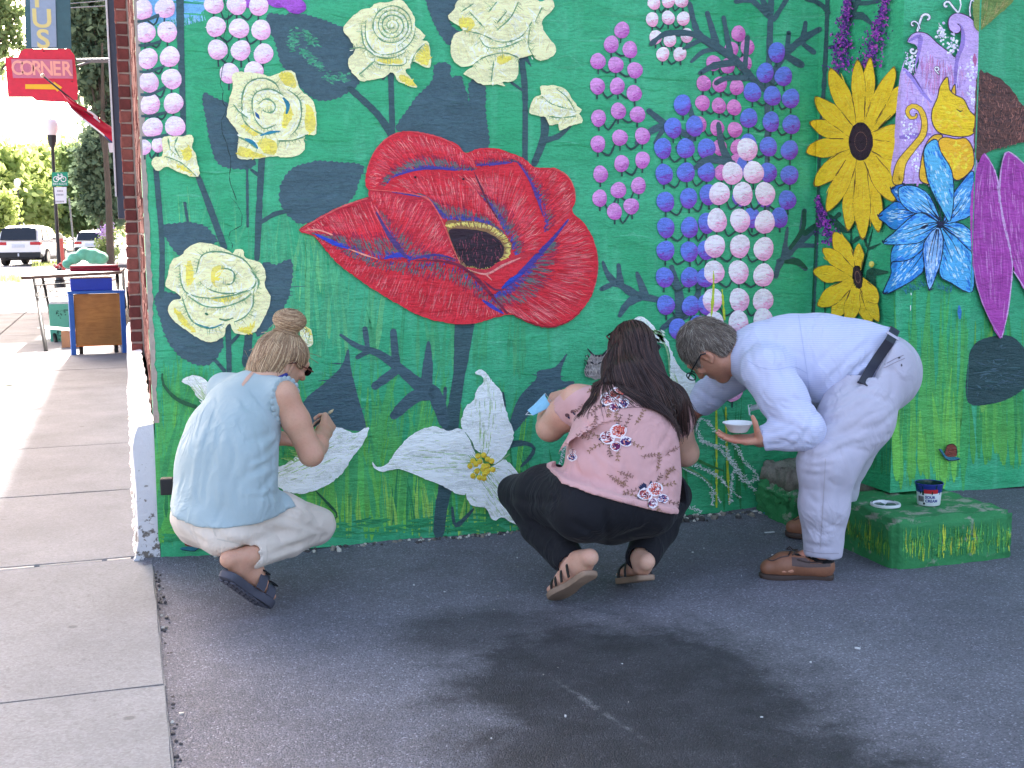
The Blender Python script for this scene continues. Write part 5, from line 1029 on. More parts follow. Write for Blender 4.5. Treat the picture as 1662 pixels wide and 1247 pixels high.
for (x, y, z) in m_v:       # lay the paint on the lumpy faces
    isf = abs(y+1.0415) < 1e-6
    hit = dg_bvh.ray_cast(Vector((x, -1.3, z)), Vector((0, 1, 0))) if isf else dg_bvh.ray_cast(Vector((2.3, y, z)), Vector((1, 0, 0)))
    q = hit[0] if hit[0] is not None else Vector((x, y, z)); mv2.append((q.x-(0 if isf else .0018)-BLOCK.location.x, q.y-(.0018 if isf else 0)-BLOCK.location.y, q.z))
me = bpy.data.meshes.new('painted_grass'); me.from_pydata(mv2, [], m_f); a = me.color_attributes.new('Col', 'FLOAT_COLOR', 'POINT'); a.data.foreach_set('color', np.array(m_c, np.float32).ravel())
o = link('painted_grass', me, PAINT, BLOCK); o['kind'] = 'stuff'

print('PAINT DEPTH', LAYER[0])
# ================================================================== people: smooth implicit bodies and clothes, meshed by surface nets
def V(*a): return np.array(a, float)
def unit(a): return a/(np.linalg.norm(a)+1e-12)
class Field:
    def __init__(s, lo, hi, res):
        s.lo = np.array(lo, float); s.res = res; s.n = np.ceil((np.array(hi)-s.lo)/res).astype(int)+1
        s.d = np.full(tuple(s.n), 0.25, np.float32)
    def sub(s, lo, hi):
        a = np.clip(np.floor((np.array(lo)-s.lo)/s.res).astype(int), 0, s.n-1); b = np.clip(np.ceil((np.array(hi)-s.lo)/s.res).astype(int)+1, 1, s.n)
        sl = tuple(slice(i, j) for i, j in zip(a, b))
        ax = [s.lo[i]+s.res*np.arange(a[i], b[i], dtype=np.float32) for i in range(3)]
        return sl, np.meshgrid(*ax, indexing='ij')
    def put(s, sl, d, k, op='add'):
        o = s.d[sl]
        if op == 'add':
            if k > 0:
                h = np.clip(0.5+0.5*(o-d)/k, 0, 1); s.d[sl] = o*(1-h)+d*h-k*h*(1-h)
            else: s.d[sl] = np.minimum(o, d)
        elif op == 'cut':
            if k > 0:
                h = np.clip(0.5-0.5*(o+d)/k, 0, 1); s.d[sl] = o*(1-h)+(-d)*h+k*h*(1-h)
            else: s.d[sl] = np.maximum(o, -d)
        elif op == 'and': s.d[sl] = np.maximum(o, d)
    def cone(s, a, b, ra, rb, k=0.02, op='add', ax=None, f=1.0):
        """tapered capsule; f<1 flattens it along axis ax"""
        a, b = np.array(a, float), np.array(b, float); m = max(ra, rb)+k*1.2+s.res*3
        sl, (X, Y, Zz) = s.sub(np.minimum(a, b)-m, np.maximum(a, b)+m)
        px, py, pz = X-a[0], Y-a[1], Zz-a[2]; ba = b-a
        if ax is not None and f != 1.0:
            ax = unit(ax); g = 1/f-1
            dp = (px*ax[0]+py*ax[1]+pz*ax[2])*g; px = px+ax[0]*dp; py = py+ax[1]*dp; pz = pz+ax[2]*dp
            ba = ba+ax*np.dot(ba, ax)*g
        L2 = max(1e-9, float(ba@ba)); t = np.clip((px*ba[0]+py*ba[1]+pz*ba[2])/L2, 0, 1)
        q = np.sqrt((px-ba[0]*t)**2+(py-ba[1]*t)**2+(pz-ba[2]*t)**2)-(ra+(rb-ra)*t)
        s.put(sl, q*(f**0.5 if f < 1 else 1), k, op); return s
    def chain(s, pts, rs, k=0.02, **kw):
        for i in range(len(pts)-1): s.cone(pts[i], pts[i+1], rs[i], rs[i+1], k, **kw)
        return s
    def ell(s, c, r, k=0.02, op='add', B=None):
        c = np.array(c, float); r = np.array(r, float); m = r.max()+k*1.2+s.res*3
        sl, (X, Y, Zz) = s.sub(c-m, c+m); p = [X-c[0], Y-c[1], Zz-c[2]]
        if B is not None: p = [p[0]*B[i][0]+p[1]*B[i][1]+p[2]*B[i][2] for i in range(3)]
        k0 = np.sqrt(sum((p[i]/r[i])**2 for i in range(3))); k1 = np.sqrt(sum((p[i]/r[i]**2)**2 for i in range(3)))+1e-9
        s.put(sl, k0*(k0-1)/k1, k, op); return s
    def plane(s, c, n, k=0.0):
        """keep the half-space behind the plane (n points to what is cut off)"""
        n = unit(np.array(n, float)); sl, (X, Y, Zz) = s.sub(s.lo, s.lo+s.res*s.n)
        s.put(sl, ((X-c[0])*n[0]+(Y-c[1])*n[1]+(Zz-c[2])*n[2]).astype(np.float32), 0, 'and'); return s
    def at(s, P):
        P = np.atleast_2d(P); u = (P-s.lo)/s.res; i = np.clip(np.floor(u).astype(int), 0, s.n-2); t = np.clip(u-i, 0, 1); r = 0
        for dx in (0, 1):
            for dy in (0, 1):
                for dz in (0, 1):
                    w = (t[:, 0] if dx else 1-t[:, 0])*(t[:, 1] if dy else 1-t[:, 1])*(t[:, 2] if dz else 1-t[:, 2])
                    r = r+w*s.d[i[:, 0]+dx, i[:, 1]+dy, i[:, 2]+dz]
        return r
    def grad(s, P):
        P = np.atleast_2d(P); e = s.res; g = np.stack([s.at(P+np.eye(3)[i]*e)-s.at(P-np.eye(3)[i]*e) for i in range(3)], 1)
        return g/(np.linalg.norm(g, axis=1)[:, None]+1e-9)
    def hit(s, px, py, z0=3.4, z1=6.2):
        z = np.arange(z0, z1, s.res*0.8); P = CAM+ray(px, py)*z[:, None]; d = s.at(P); w = np.where(d < 0)[0]
        return P[w[0]] if len(w) else None
    def crease(s, pix, w, depth, z0=3.4):
        pts = [s.hit(x, y, z0) for x, y in catmull(pix, False, 6.0)]; pts = [p for p in pts if p is not None]
        if len(pts) < 2: return
        n = len(pts); 
        lo, hi = np.min(pts, 0)-w*2.6, np.max(pts, 0)+w*2.6; sl, (X, Y, Zz) = s.sub(lo, hi); best = np.full(X.shape, 9.0, np.float32); amp = np.zeros(X.shape, np.float32)
        for i in range(n-1):
            a, b = pts[i], pts[i+1]; ba = b-a; L2 = max(1e-9, ba@ba)
            t = np.clip(((X-a[0])*ba[0]+(Y-a[1])*ba[1]+(Zz-a[2])*ba[2])/L2, 0, 1)
            q = (X-a[0]-ba[0]*t)**2+(Y-a[1]-ba[1]*t)**2+(Zz-a[2]-ba[2]*t)**2
            g = (i+t)/(n-1); am = np.sin(np.pi*np.clip(g*.94+.03, 0, 1))**.7
            u = q < best; best = np.where(u, q, best); amp = np.where(u, am, amp)
        s.d[sl] += (1.5*depth*amp*np.exp(-best/(w*w))).astype(np.float32)
    def auto(s, x0, x1, y0, y1, ang, n, ln, w, dp, seed=1):
        rg = np.random.default_rng(seed)
        for _ in range(n):
            x, y, a, l_ = rg.uniform(x0, x1), rg.uniform(y0, y1), ang+rg.normal(0, .22), ln*rg.uniform(.6, 1.4); c_, s_ = math.cos(a)*l_/2, math.sin(a)*l_/2; b_ = rg.normal(0, .12)*l_
            s.crease([(x-c_, y-s_), (x+s_/l_*b_*2, y-c_/l_*b_*2), (x+c_, y+s_)], w*rg.uniform(.7, 1.2), dp*rg.choice([1, 1, -.8]))
    def ripple(s, amp, scale, seed=0, stretch=(1, 1, 1)):
        rg = np.random.default_rng(seed); near = np.where(np.abs(s.d) < 0.03); P = s.lo+s.res*np.stack(near, 1)
        q = P*np.array(stretch)/scale; v = np.zeros(len(P))
        for o in range(5):
            k_ = rg.normal(0, 1, 3)*(1.0+0.6*o); ph = rg.uniform(0, 6.28); w_ = rg.normal(0, 1, 3)*.7
            v += np.sin(q@k_+ph+1.3*np.sin(q@w_+ph*2))/(1+.5*o)
        s.d[near] += (amp*v/2.2).astype(np.float32)
    def mesh(s, name, mat, parent=None, smooth_it=1):
        d = s.d; neg = d < 0
        c = np.zeros(tuple(s.n-1), np.int8)
        for dx in (0, 1):
            for dy in (0, 1):
                for dz in (0, 1): c += neg[dx:dx+s.n[0]-1, dy:dy+s.n[1]-1, dz:dz+s.n[2]-1]
        act = np.argwhere((c > 0) & (c < 8)); idx = np.full(tuple(s.n-1), -1, np.int32); idx[tuple(act.T)] = np.arange(len(act))
        acc = np.zeros((len(act), 3)); cnt = np.zeros(len(act))
        cr = [(a, b, e) for a in (0, 1) for b in (0, 1) for e in range(3)]
        for a_, b_, e in cr:
            o0 = np.zeros(3, int); o1, o2 = [q for q in range(3) if q != e]; o0[o1] = a_; o0[o2] = b_; oE = o0.copy(); oE[e] = 1
            A = d[tuple((act+o0).T)]; B = d[tuple((act+oE).T)]; m = (A < 0) != (B < 0); t = np.where(m, A/(A-B+1e-12), 0)
            p = np.repeat(o0[None].astype(float), len(act), 0); p[:, e] = t; acc[m] += p[m]; cnt[m] += 1
        Vv = s.lo+s.res*(act+acc/cnt[:, None]); quads = []
        for e in range(3):
            o1, o2 = [(1, 2), (2, 0), (0, 1)][e]; sl0 = [slice(None)]*3; sl1 = [slice(None)]*3; sl0[e] = slice(0, -1); sl1[e] = slice(1, None)
            A = neg[tuple(sl0)]; B = neg[tuple(sl1)]; ed = np.argwhere(A != B)
            ok = (ed[:, o1] > 0) & (ed[:, o2] > 0) & (ed[:, o1] < s.n[o1]-1) & (ed[:, o2] < s.n[o2]-1); ed = ed[ok]; sg = A[tuple(ed.T)]
            u1 = np.eye(3, dtype=int)[o1]; u2 = np.eye(3, dtype=int)[o2]
            q = np.stack([idx[tuple((ed-u1-u2).T)], idx[tuple((ed-u2).T)], idx[tuple(ed.T)], idx[tuple((ed-u1).T)]], 1)
            q[~sg] = q[~sg][:, ::-1]; quads.append(q)
        Q = np.concatenate(quads); Q = Q[(Q >= 0).all(1)]
        for _ in range(smooth_it):
            S = np.zeros_like(Vv); n_ = np.zeros(len(Vv))
            for i in range(4):
                j = (i+1) % 4; np.add.at(S, Q[:, i], Vv[Q[:, j]]); np.add.at(n_, Q[:, i], 1); np.add.at(S, Q[:, j], Vv[Q[:, i]]); np.add.at(n_, Q[:, j], 1)
            Vv = Vv*.5+.5*S/np.maximum(n_, 1)[:, None]
        loc = np.array(parent.location) if parent is not None else np.zeros(3)
        me = bpy.data.meshes.new(name); Lv_ = Vv-loc
        me.vertices.add(len(Lv_)); me.vertices.foreach_set('co', Lv_.astype(np.float32).ravel())
        me.loops.add(Q.size); me.loops.foreach_set('vertex_index', Q.astype(np.int32).ravel())
        me.polygons.add(len(Q)); me.polygons.foreach_set('loop_start', np.arange(0, Q.size, 4, dtype=np.int32)); me.update(calc_edges=True); me.validate()
        o = link(name, me, mat, parent, True)
        o_bvh = BVHTree.FromPolygons([tuple(v_) for v_ in Vv], [tuple(q) for q in Q.tolist()])
        return o, o_bvh
def bounds(pts, pad):
    P = np.array(pts); return P.min(0)-pad, P.max(0)+pad

def skin_mat(name, rgb, red=(206, 120, 104), freck=0.25):
    k = NT(name); p = k.pos(); a = k.noise(p, 16, 4); b = k.noise(p, 130, 4, 0.65); c = k.noise(p, 7, 3)
    base = k.mix(k.ramp(c, [(.40, 0.0), (.68, 0.7)]), lin(rgb), lin(red)); base = k.mix(k.ramp(b, [(0.5, 0.0), (0.75, freck)]), base, tuple(x*.7 for x in lin(red)))
    k.b.inputs['Subsurface Weight'].default_value = 0.18; k.b.inputs['Subsurface Radius'].default_value = (0.012, 0.004, 0.002); k.b.inputs['Subsurface Scale'].default_value = 1.0
    return k.set(base, k.math('ADD', k.math('MULTIPLY', a, .15), .42), 0.0, k.bump(b, .25, .0008), .4)
def cloth_mat(name, rgb, weave=900, rough=0.85, var=0.10, bump=.35, stripes=None, sheen=0.15, folds=.55):
    k = NT(name); p = k.pos(); a = k.noise(p, 9, 5, .6); b = k.noise(p, 60, 4, .6); c0 = lin(rgb)
    col = k.mix(k.ramp(a, [(.3, 0.0), (.7, 1.0)]), tuple(x*(1-var) for x in c0), tuple(min(1, x*(1+var*.7)) for x in c0))
    if stripes:
        sc, c1, rot, mixf = stripes
        w = k.n('ShaderNodeTexWave', bands_direction='Z'); w.inputs['Scale'].default_value = sc; w.inputs['Distortion'].default_value = .35; w.inputs['Detail'].default_value = 1; w.inputs['Detail Scale'].default_value = 2
        k.l(k.mapv(p, (1, 1, 1), rot), w.inputs['Vector']); col = k.mix(k.math('MULTIPLY', k.ramp(w.outputs['Fac'], [(.35, 0.0), (.65, 1.0)]), mixf), col, lin(c1))
    wv = k.voro(p, weave); k.b.inputs['Sheen Weight'].default_value = sheen; k.b.inputs['Sheen Roughness'].default_value = .5
    fo = k.noise(k.mapv(p, (1, 1, .6)), 7.5, 3, .5, 1.1); rid = k.math('SUBTRACT', 1.0, k.math('MULTIPLY', k.math('ABSOLUTE', k.math('SUBTRACT', fo, .5)), 7.0)); rid = k.math('MAXIMUM', rid, 0.0)
    msk = k.ramp(k.noise(p, 4.5, 2), [(.42, 0.0), (.62, 1.0)]); rid = k.math('MULTIPLY', rid, msk)
    return k.set(col, rough, 0.0, k.bump(wv, bump*.4, .0007, k.bump(b, .3, .003, k.bump(rid, folds, .010))), .25)
def hair_mat(name):
    k = NT(name); at_ = k.n('ShaderNodeAttribute', attribute_name='Col')
    k.b.inputs['Anisotropic'].default_value = .5
    return k.set(at_.outputs['Color'], .42, 0.0, None, .45)
HAIR = hair_mat('hair_strands')
def strands(name, paths, cols, parent, r0=.0009, r1=.0003, jit=.12, seed=1):
    """thin three-sided locks, one mesh"""
    rg = np.random.default_rng(seed); vs_, fs, cs = [], [], []; loc = np.array(parent.location) if parent.parent is None else np.array(parent.parent.location)
    for P in paths:
        P = np.asarray(P); n = len(P)
        if n < 3: continue
        c = np.array(lin(cols[int(rg.integers(len(cols)))]))*(1+rg.normal(0, jit)); rr = rg.uniform(.7, 1.4)
        T = np.gradient(P, axis=0); T /= np.linalg.norm(T, axis=1)[:, None]+1e-9; A = np.cross(T, V(.31, .57, .76)); A /= np.linalg.norm(A, axis=1)[:, None]+1e-9; Bn = np.cross(T, A)
        b = len(vs_)
        for i in range(n):
            t = i/(n-1); r = (r0*(1-t)+r1*t)*rr
            for q in range(3):
                a = q*2.094; vs_.append(tuple(P[i]+(A[i]*math.cos(a)+Bn[i]*math.sin(a))*r-loc)); cs.append((max(0, c[0]), max(0, c[1]), max(0, c[2]), 1.0))
        for i in range(n-1):
            for q in range(3): fs.append((b+i*3+q, b+i*3+(q+1) % 3, b+(i+1)*3+(q+1) % 3, b+(i+1)*3+q))
    me = bpy.data.meshes.new(name); me.from_pydata(vs_, [], fs); a = me.color_attributes.new('Col', 'FLOAT_COLOR', 'POINT'); a.data.foreach_set('color', np.array(cs, np.float32).ravel())
    return link(name, me, HAIR, parent, True)
def decal(name, polys, bvh, mat, parent, lift=.0012, maxlen=.012, colattr=False, zdir=None):
    """flat print or appliqué laid on a garment: polygons in photo pixels dropped onto the surface; polys = [(pts, rgb)]"""
    loc = np.array(parent.location) if parent.parent is None else np.array(parent.parent.location); allv, allf, allc = [], [], []
    for k_, (pts, rgb) in enumerate(polys):
        bm = bmesh.new(); vv = [bm.verts.new((x, y, 0)) for x, y in pts]
        for t in tessellate_polygon([[v.co for v in vv]]):
            try: bm.faces.new([vv[i] for i in t])
            except ValueError: pass
        for _ in range(5):
            ed = [e for e in bm.edges if e.calc_length() > maxlen*450]
            if not ed: break
            bmesh.ops.subdivide_edges(bm, edges=ed, cuts=1); bmesh.ops.triangulate(bm, faces=bm.faces[:])
        bm.verts.index_update(); base = len(allv); okv = []
        for v in bm.verts:
            d = Vector(ray(v.co.x, v.co.y)).normalized(); h = bvh.ray_cast(Vector(CAM), d)
            if h[0] is None: okv.append(False); allv.append((0, 0, 0))
            else: okv.append(True); n_ = h[1] if h[1].dot(d) < 0 else -h[1]; allv.append(tuple(np.array(h[0]+n_*(lift+k_*.00002))-loc))
            allc.append(lin(rgb)+(1,))
        for f in bm.faces:
            ii = [v.index for v in f.verts]
            if all(okv[i] for i in ii):
                P_ = [Vector(allv[base+i]) for i in ii]
                if max((P_[0]-P_[1]).length, (P_[1]-P_[2]).length, (P_[2]-P_[0]).length) < .05: allf.append(tuple(base+i for i in ii))
        bm.free()
    me = bpy.data.meshes.new(name); me.from_pydata(allv, [], allf); a = me.color_attributes.new('Col', 'FLOAT_COLOR', 'POINT'); a.data.foreach_set('color', np.array(allc, np.float32).ravel())
    bm = bmesh.new(); bm.from_mesh(me); bmesh.ops.delete(bm, geom=[v for v in bm.verts if not v.link_faces], context='VERTS'); bm.to_mesh(me); bm.free()
    return link(name, me, mat, parent, True)
k = NT('printed_cloth'); at_ = k.n('ShaderNodeAttribute', attribute_name='Col'); PRINT = k.set(at_.outputs['Color'], .85, 0, k.bump(k.voro(k.pos(), 900), .3, .0006), .2)

def head(F, c, fwd, up, s_=1.0, k=.018, male=False):
    """head on its frame; returns basis rows (right, forward, up)"""
    fwd = unit(fwd); r_ = unit(np.cross(fwd, up)); u_ = np.cross(r_, fwd); B = np.array([r_, fwd, u_]); L = lambda x, y, z: c+s_*(r_*x+fwd*y+u_*z)
    F.ell(L(0, -.008, .012), V(.074, .096, .100)*s_, k, B=B); F.ell(L(0, .022, -.050), V(.058, .068, .062)*s_, .03, B=B)
    F.cone(L(-.045, .0, -.072), L(0, .068, -.098), .02*s_, .020*s_, .025); F.cone(L(.045, .0, -.072), L(0, .068, -.098), .02*s_, .020*s_, .025)
    F.cone(L(-.04, .074, .026), L(.04, .074, .026), .014*s_, .014*s_, .012)
    F.cone(L(0, .086, .018), L(0, .110, -.026), .008*s_, .013*s_, .010); F.ell(L(-.012, .098, -.030), V(.008, .009, .008)*s_, .005, B=B); F.ell(L(.012, .098, -.030), V(.008, .009, .008)*s_, .005, B=B)
    F.ell(L(-.043, .068, -.018), V(.022, .016, .016)*s_, .014, B=B); F.ell(L(.043, .068, -.018), V(.022, .016, .016)*s_, .014, B=B)
    for sg in (-1, 1):
        F.ell(L(sg*.031, .092, .006), V(.016, .012, .011)*s_, .008, 'cut', B=B); F.ell(L(sg*.031, .078, .006), V(.0125, .0125, .0125)*s_, .002, B=B)
        F.ell(L(sg*.076, -.010, -.012), V(.010, .019, .030)*s_, .006, B=B); F.ell(L(sg*.082, -.004, -.010), V(.006, .010, .018)*s_, .004, 'cut', B=B); F.ell(L(sg*.077, .002, -.036), V(.006, .008, .009)*s_, .004, B=B)
    F.ell(L(0, .089, -.058), V(.022, .009, .0055)*s_, .004, B=B); F.ell(L(0, .087, -.069), V(.019, .009, .0065)*s_, .004, B=B); F.cone(L(-.02, .097, -.0635), L(.02, .097, -.0635), .0022, .0022, .002, 'cut')
    return B, L
def hand(F, w, d, n, side, curl=(.5, .5, .5, .5), thumb=(.6, .3), s_=1.0, spread=.06):
    """palm and five fingers from wrist w along d, n = back of the hand, side=+1 puts the thumb at cross(d,n)"""
    d = unit(d); n = unit(n-d*np.dot(n, d)); t_ = np.cross(d, n)*side; P = lambda x, y, z: w+s_*(t_*x+d*y+n*z)
    for x in (-.030, -.010, .010, .030): F.cone(P(x*.6, .005, 0), P(x, .082, 0), .0145*s_, .0125*s_, .012)
    lens = [(.030, (.042, .026, .020)), (.010, (.046, .030, .022)), (-.010, (.043, .028, .021)), (-.030, (.034, .021, .018))]
    for i, (x, ls) in enumerate(lens):
        p = P(x, .084, 0); ang = 0; r_ = .0092*s_
        for j, l_ in enumerate(ls):
            ang += curl[i]*(1.0 if j == 0 else 1.15); dd = d*math.cos(ang)-n*math.sin(ang)+t_*(x/.03)*spread
            q = p+unit(dd)*l_*s_; F.cone(p, q, r_, r_*.9, .003); p = q; r_ *= .9
    p0 = P(.028, .022, -.008); a, b = thumb; d1 = unit(t_*math.sin(a)+d*math.cos(a)-n*b); p1 = p0+d1*.042*s_; d2 = unit(d1+d*.25-n*b*.8-t_*.25); p2 = p1+d2*.032*s_; p3 = p2+unit(d2-t_*.25)*.024*s_
    F.cone(P(.012, .012, 0), p0, .016*s_, .0145*s_, .010); F.cone(p0, p1, .0135*s_, .0110*s_, .008); F.cone(p1, p2, .0110*s_, .0098*s_, .003); F.cone(p2, p3, .0098*s_, .0075*s_, .003)
    return P
def sole(parent, name, heel, toe, n, width, thick, mat, side=1, wedge=0.0, off=0.0):
    """shoe sole along heel->toe with up n; outline like a foot print"""
    heel, toe, n = np.array(heel, float), np.array(toe, float), unit(np.array(n, float)); L_ = np.linalg.norm(toe-heel); d = (toe-heel)/L_; n = unit(n-d*np.dot(n, d)); t_ = np.cross(d, n)*side
    prof = [(0.0, .0), (.02, .55), (.10, .72), (.30, .66), (.48, .68), (.66, .92), (.80, 1.0), (.92, .82), (.985, .42), (1.0, 0)]
    prof2 = [(.985, -.50), (.92, -.78), (.80, -.92), (.62, -.86), (.45, -.62), (.25, -.62), (.08, -.70), (.02, -.5)]
    C_ = catmull([(a*L_, b*width/2) for a, b in prof+prof2], True, .006); loc = np.array(parent.location) if parent.parent is None else np.array(parent.parent.location)
    m = MB(); W_ = lambda q, h: heel+d*q[0]+t_*q[1]+n*h-loc; nn = len(C_); vv = []
    lv = [(off, .97), (off-.003, 1.0), (off-thick*.5, 1.0), (off-thick+.003, .985), (off-thick, .95)]; cc = C_.mean(0)
    for h, sc in lv:
        for q in C_: vv.append(W_(cc+(q-cc)*sc, h-(wedge*(1-q[0]/L_) if h < off-thick*.4 else 0)))
    fs = [(i*nn+j, i*nn+(j+1) % nn, (i+1)*nn+(j+1) % nn, (i+1)*nn+j) for i in range(len(lv)-1) for j in range(nn)]
    fs += [tuple(range(nn)), tuple((len(lv)-1)*nn+j for j in reversed(range(nn)))]
    m.add(vv, fs); o = m.build(name, mat, parent); autosmooth(o, 45); return o, (heel, d, t_, n, L_)
def band(parent, name, fr, u0, u1, h, w_, mat, width, th=.003, base=0.0):
    """strap arching over the foot from one edge of the sole to the other"""
    heel, d, t_, n, L_ = fr; loc = np.array(parent.location) if parent.parent is None else np.array(parent.parent.location); vv = []; N_ = 15
    for i in range(N_):
        a = math.pi*i/(N_-1); u = u0+(u1-u0)*i/(N_-1); c = heel+d*u*L_+t_*math.cos(a)*width+n*(base+math.sin(a)**.75*h)
        out = unit(t_*math.cos(a)/max(width, .01)+n*math.sin(a)/max(h, .01))
        for (aa, bb) in ((-1, 0), (1, 0), (1, 1), (-1, 1)): vv.append(c+d*w_*.5*aa+out*th*bb-loc)
    fs = [(i*4+j, i*4+(j+1) % 4, (i+1)*4+(j+1) % 4, (i+1)*4+j) for i in range(N_-1) for j in range(4)]+[(0, 1, 2, 3), tuple((N_-1)*4+j for j in (3, 2, 1, 0))]
    m = MB(); m.add(vv, fs); return autosmooth(m.build(name, mat, parent), 50)
def foot(F, heel, toe, n, side, s_=1.0, k=.012):
    heel, toe, n = np.array(heel, float), np.array(toe, float), unit(np.array(n, float)); L_ = np.linalg.norm(toe-heel); d = (toe-heel)/L_; n = unit(n-d*np.dot(n, d)); t_ = np.cross(d, n)*side
    P = lambda u, v, h: heel+d*u*L_+t_*v+n*h
    F.ell(P(.12, 0, .028), (.031, .034, .030), k, B=[t_, d, n]); F.cone(P(.12, 0, .045), P(.45, .006, .048), .030, .030, .02); F.cone(P(.14, 0, .026), P(.66, .012, .022), .027, .024, .015); F.cone(P(.45, .006, .048), P(.72, .012, .022), .028, .019, .02); F.cone(P(.45, -.012, .025), P(.70, -.022, .017), .020, .017, .015)
    for i, (v0, v1, u, r_) in enumerate(((.026, .024, .97, .0115), (.010, .009, .98, .009), (-.004, -.006, .955, .0085), (-.017, -.020, .92, .008), (-.029, -.033, .87, .0075))): F.cone(P(.70, v0, .016), P(u-.02, v1, .011), .011, r_, .006)
    return P
def tubes(parent, name, lst, mat, n=8):
    m = MB(); loc = np.array(parent.location) if parent.parent is None else np.array(parent.parent.location)
    for pts, r_ in lst: m.tube([tuple(np.array(p)-loc) for p in pts], r_, n)
    return autosmooth(m.build(name, mat, parent), 60)
def frame(c_ang):   # facing given as angle in the camera's ground frame: 0 = straight away from the lens, + = to the right
    rh = unit(V(CR[0], CR[1], 0)); fh = unit(V(CF[0], CF[1], 0)); a = R(c_ang); return unit(rh*math.sin(a)+fh*math.cos(a)), unit(rh*math.cos(a)-fh*math.sin(a))
UP = V(0, 0, 1)
def cut_limb(F, c, n, rad):
    sl, (X, Y, Zz) = F.sub(c-rad, c+rad); dd = (X-c[0])*n[0]+(Y-c[1])*n[1]+(Zz-c[2])*n[2]; rr = np.sqrt((X-c[0])**2+(Y-c[1])**2+(Zz-c[2])**2)
    lim = np.where((dd > 0) & (rr < rad), dd, -1.0).astype(np.float32); F.d[sl] = np.where(lim > 0, np.maximum(F.d[sl], lim), F.d[sl])
def drape(T, Pf, hipc, Fv, Rv, rmax, lmax, zlo, off=.007, k=.03):
    """the garment also clears what is worn under it near the waist"""
    gx = [T.lo[i]+T.res*np.arange(T.n[i]) for i in range(3)]; X_, Y_, Z_ = np.meshgrid(*gx, indexing='ij')
    rad = (X_-hipc[0])*Fv[0]+(Y_-hipc[1])*Fv[1]; lat = (X_-hipc[0])*Rv[0]+(Y_-hipc[1])*Rv[1]
    lim = np.maximum(np.maximum(rad-rmax, np.abs(lat)-lmax), zlo-Z_); T.put(tuple(slice(None) for _ in range(3)), np.maximum(Pf.d-off, lim).astype(np.float32), k)
BLACKP = plain('black_plastic', (24, 24, 27), 0.35, .1); METAL = plain('buckle_metal', (150, 150, 155), .35, .1, metal=.9)
# ------------------------------------------------------------------ woman with the bun, crouching at the left
Fv, Rv = frame(38)
g0 = onZ(400, 975)
W1 = empty('person', (g0[0], g0[1], 0), 'crouching person with blonde bun, pale blue sleeveless blouse, cream trousers and grey slide sandals', 'person')
hipc = at(366, 834, 4.28); shc = at(414, 634, 4.41); hR, hL = hipc+Rv*.095, hipc-Rv*.095
kR = at(512, 853, 4.49); aR = at(404, 903, 4.15); kL = at(432, 862, 4.66); aL = at(384, 896, 4.27)
heelR, toeR = at(372, 927, 4.10), at(436, 977, 4.275); toeR[2] = max(toeR[2], .030); heelL, toeL = at(372, 905, 4.30), at(424, 945, 4.44); toeL[2] = .03
sR, sL = shc+Rv*.150+UP*.0, shc-Rv*.165+UP*.015
eR, wR, = at(505, 737, 4.36), at(527, 700, 4.55); sLb = sL; sL = sL-UP*.03+Rv*.03+Fv*.02; eL, wL = at(372, 740, 4.72), at(452, 712, 4.80)
hc = at(460, 585, 4.47); gaze = unit(CR*.66+CF*.64-CU*.40); hup = unit(UP*.9+CR*.45+CF*.2)
nb = at(437, 616, 4.42)
allp = [hipc, shc, kR, kL, aR, aL, heelR, toeR, heelL, toeL, eR, wR, eL, wL, hc+V(0, 0, .1), hc-V(0, 0, .1), sR, sL]
lo, hi = bounds(allp, .24)
B_ = Field(lo, hi, .0052)
B_.chain([hipc, (hipc+shc)/2, shc-UP*.03], [.105, .105, .10], .04, ax=Fv, f=.72); B_.chain([shc-UP*.02, nb, hc-UP*.03-gaze*.01], [.07, .052, .05], .03)
for s0, e0, w0 in ((sR, eR, wR), (sL, eL, wL)):
    B_.chain([shc+(s0-shc)*.6-UP*.02, s0-UP*.006, s0*.55+e0*.45, e0], [.045, .050, .049, .041], .02); B_.chain([e0, e0*.62+w0*.38, w0], [.042, .040, .0265], .02)
for h0, k0, a0 in ((hR, kR, aR), (hL, kL, aL)): B_.chain([h0, k0, k0*.6+a0*.4, a0], [.085, .05, .05, .032], .03)
foot(B_, heelR, toeR, unit(UP*.9+Fv*.5), 1); B_.cone(aR, heelR+UP*.04, .034, .03, .02); foot(B_, heelL, toeL, unit(UP*.9+Fv*.5), -1); B_.cone(aL, heelL+UP*.04, .034, .03, .02)
Bh, Lh = head(B_, hc, gaze, hup, .95)
hand(B_, wR, unit(at(536, 679, 4.64)-wR), unit(CR*.75-CF*.5+UP*.2), 1, (.75, .85, .95, 1.0), (.5, .5), .95)
hand(B_, wL, unit(CR*.8+CF*.5-UP*.05), unit(-CF*.6+UP*.6), -1, (.5, .5, .5, .5), (.5, .3), .95)
SKIN1 = skin_mat('skin_fair', (206, 160, 134), (196, 136, 112))
body1, bv1 = B_.mesh('body', SKIN1, W1)
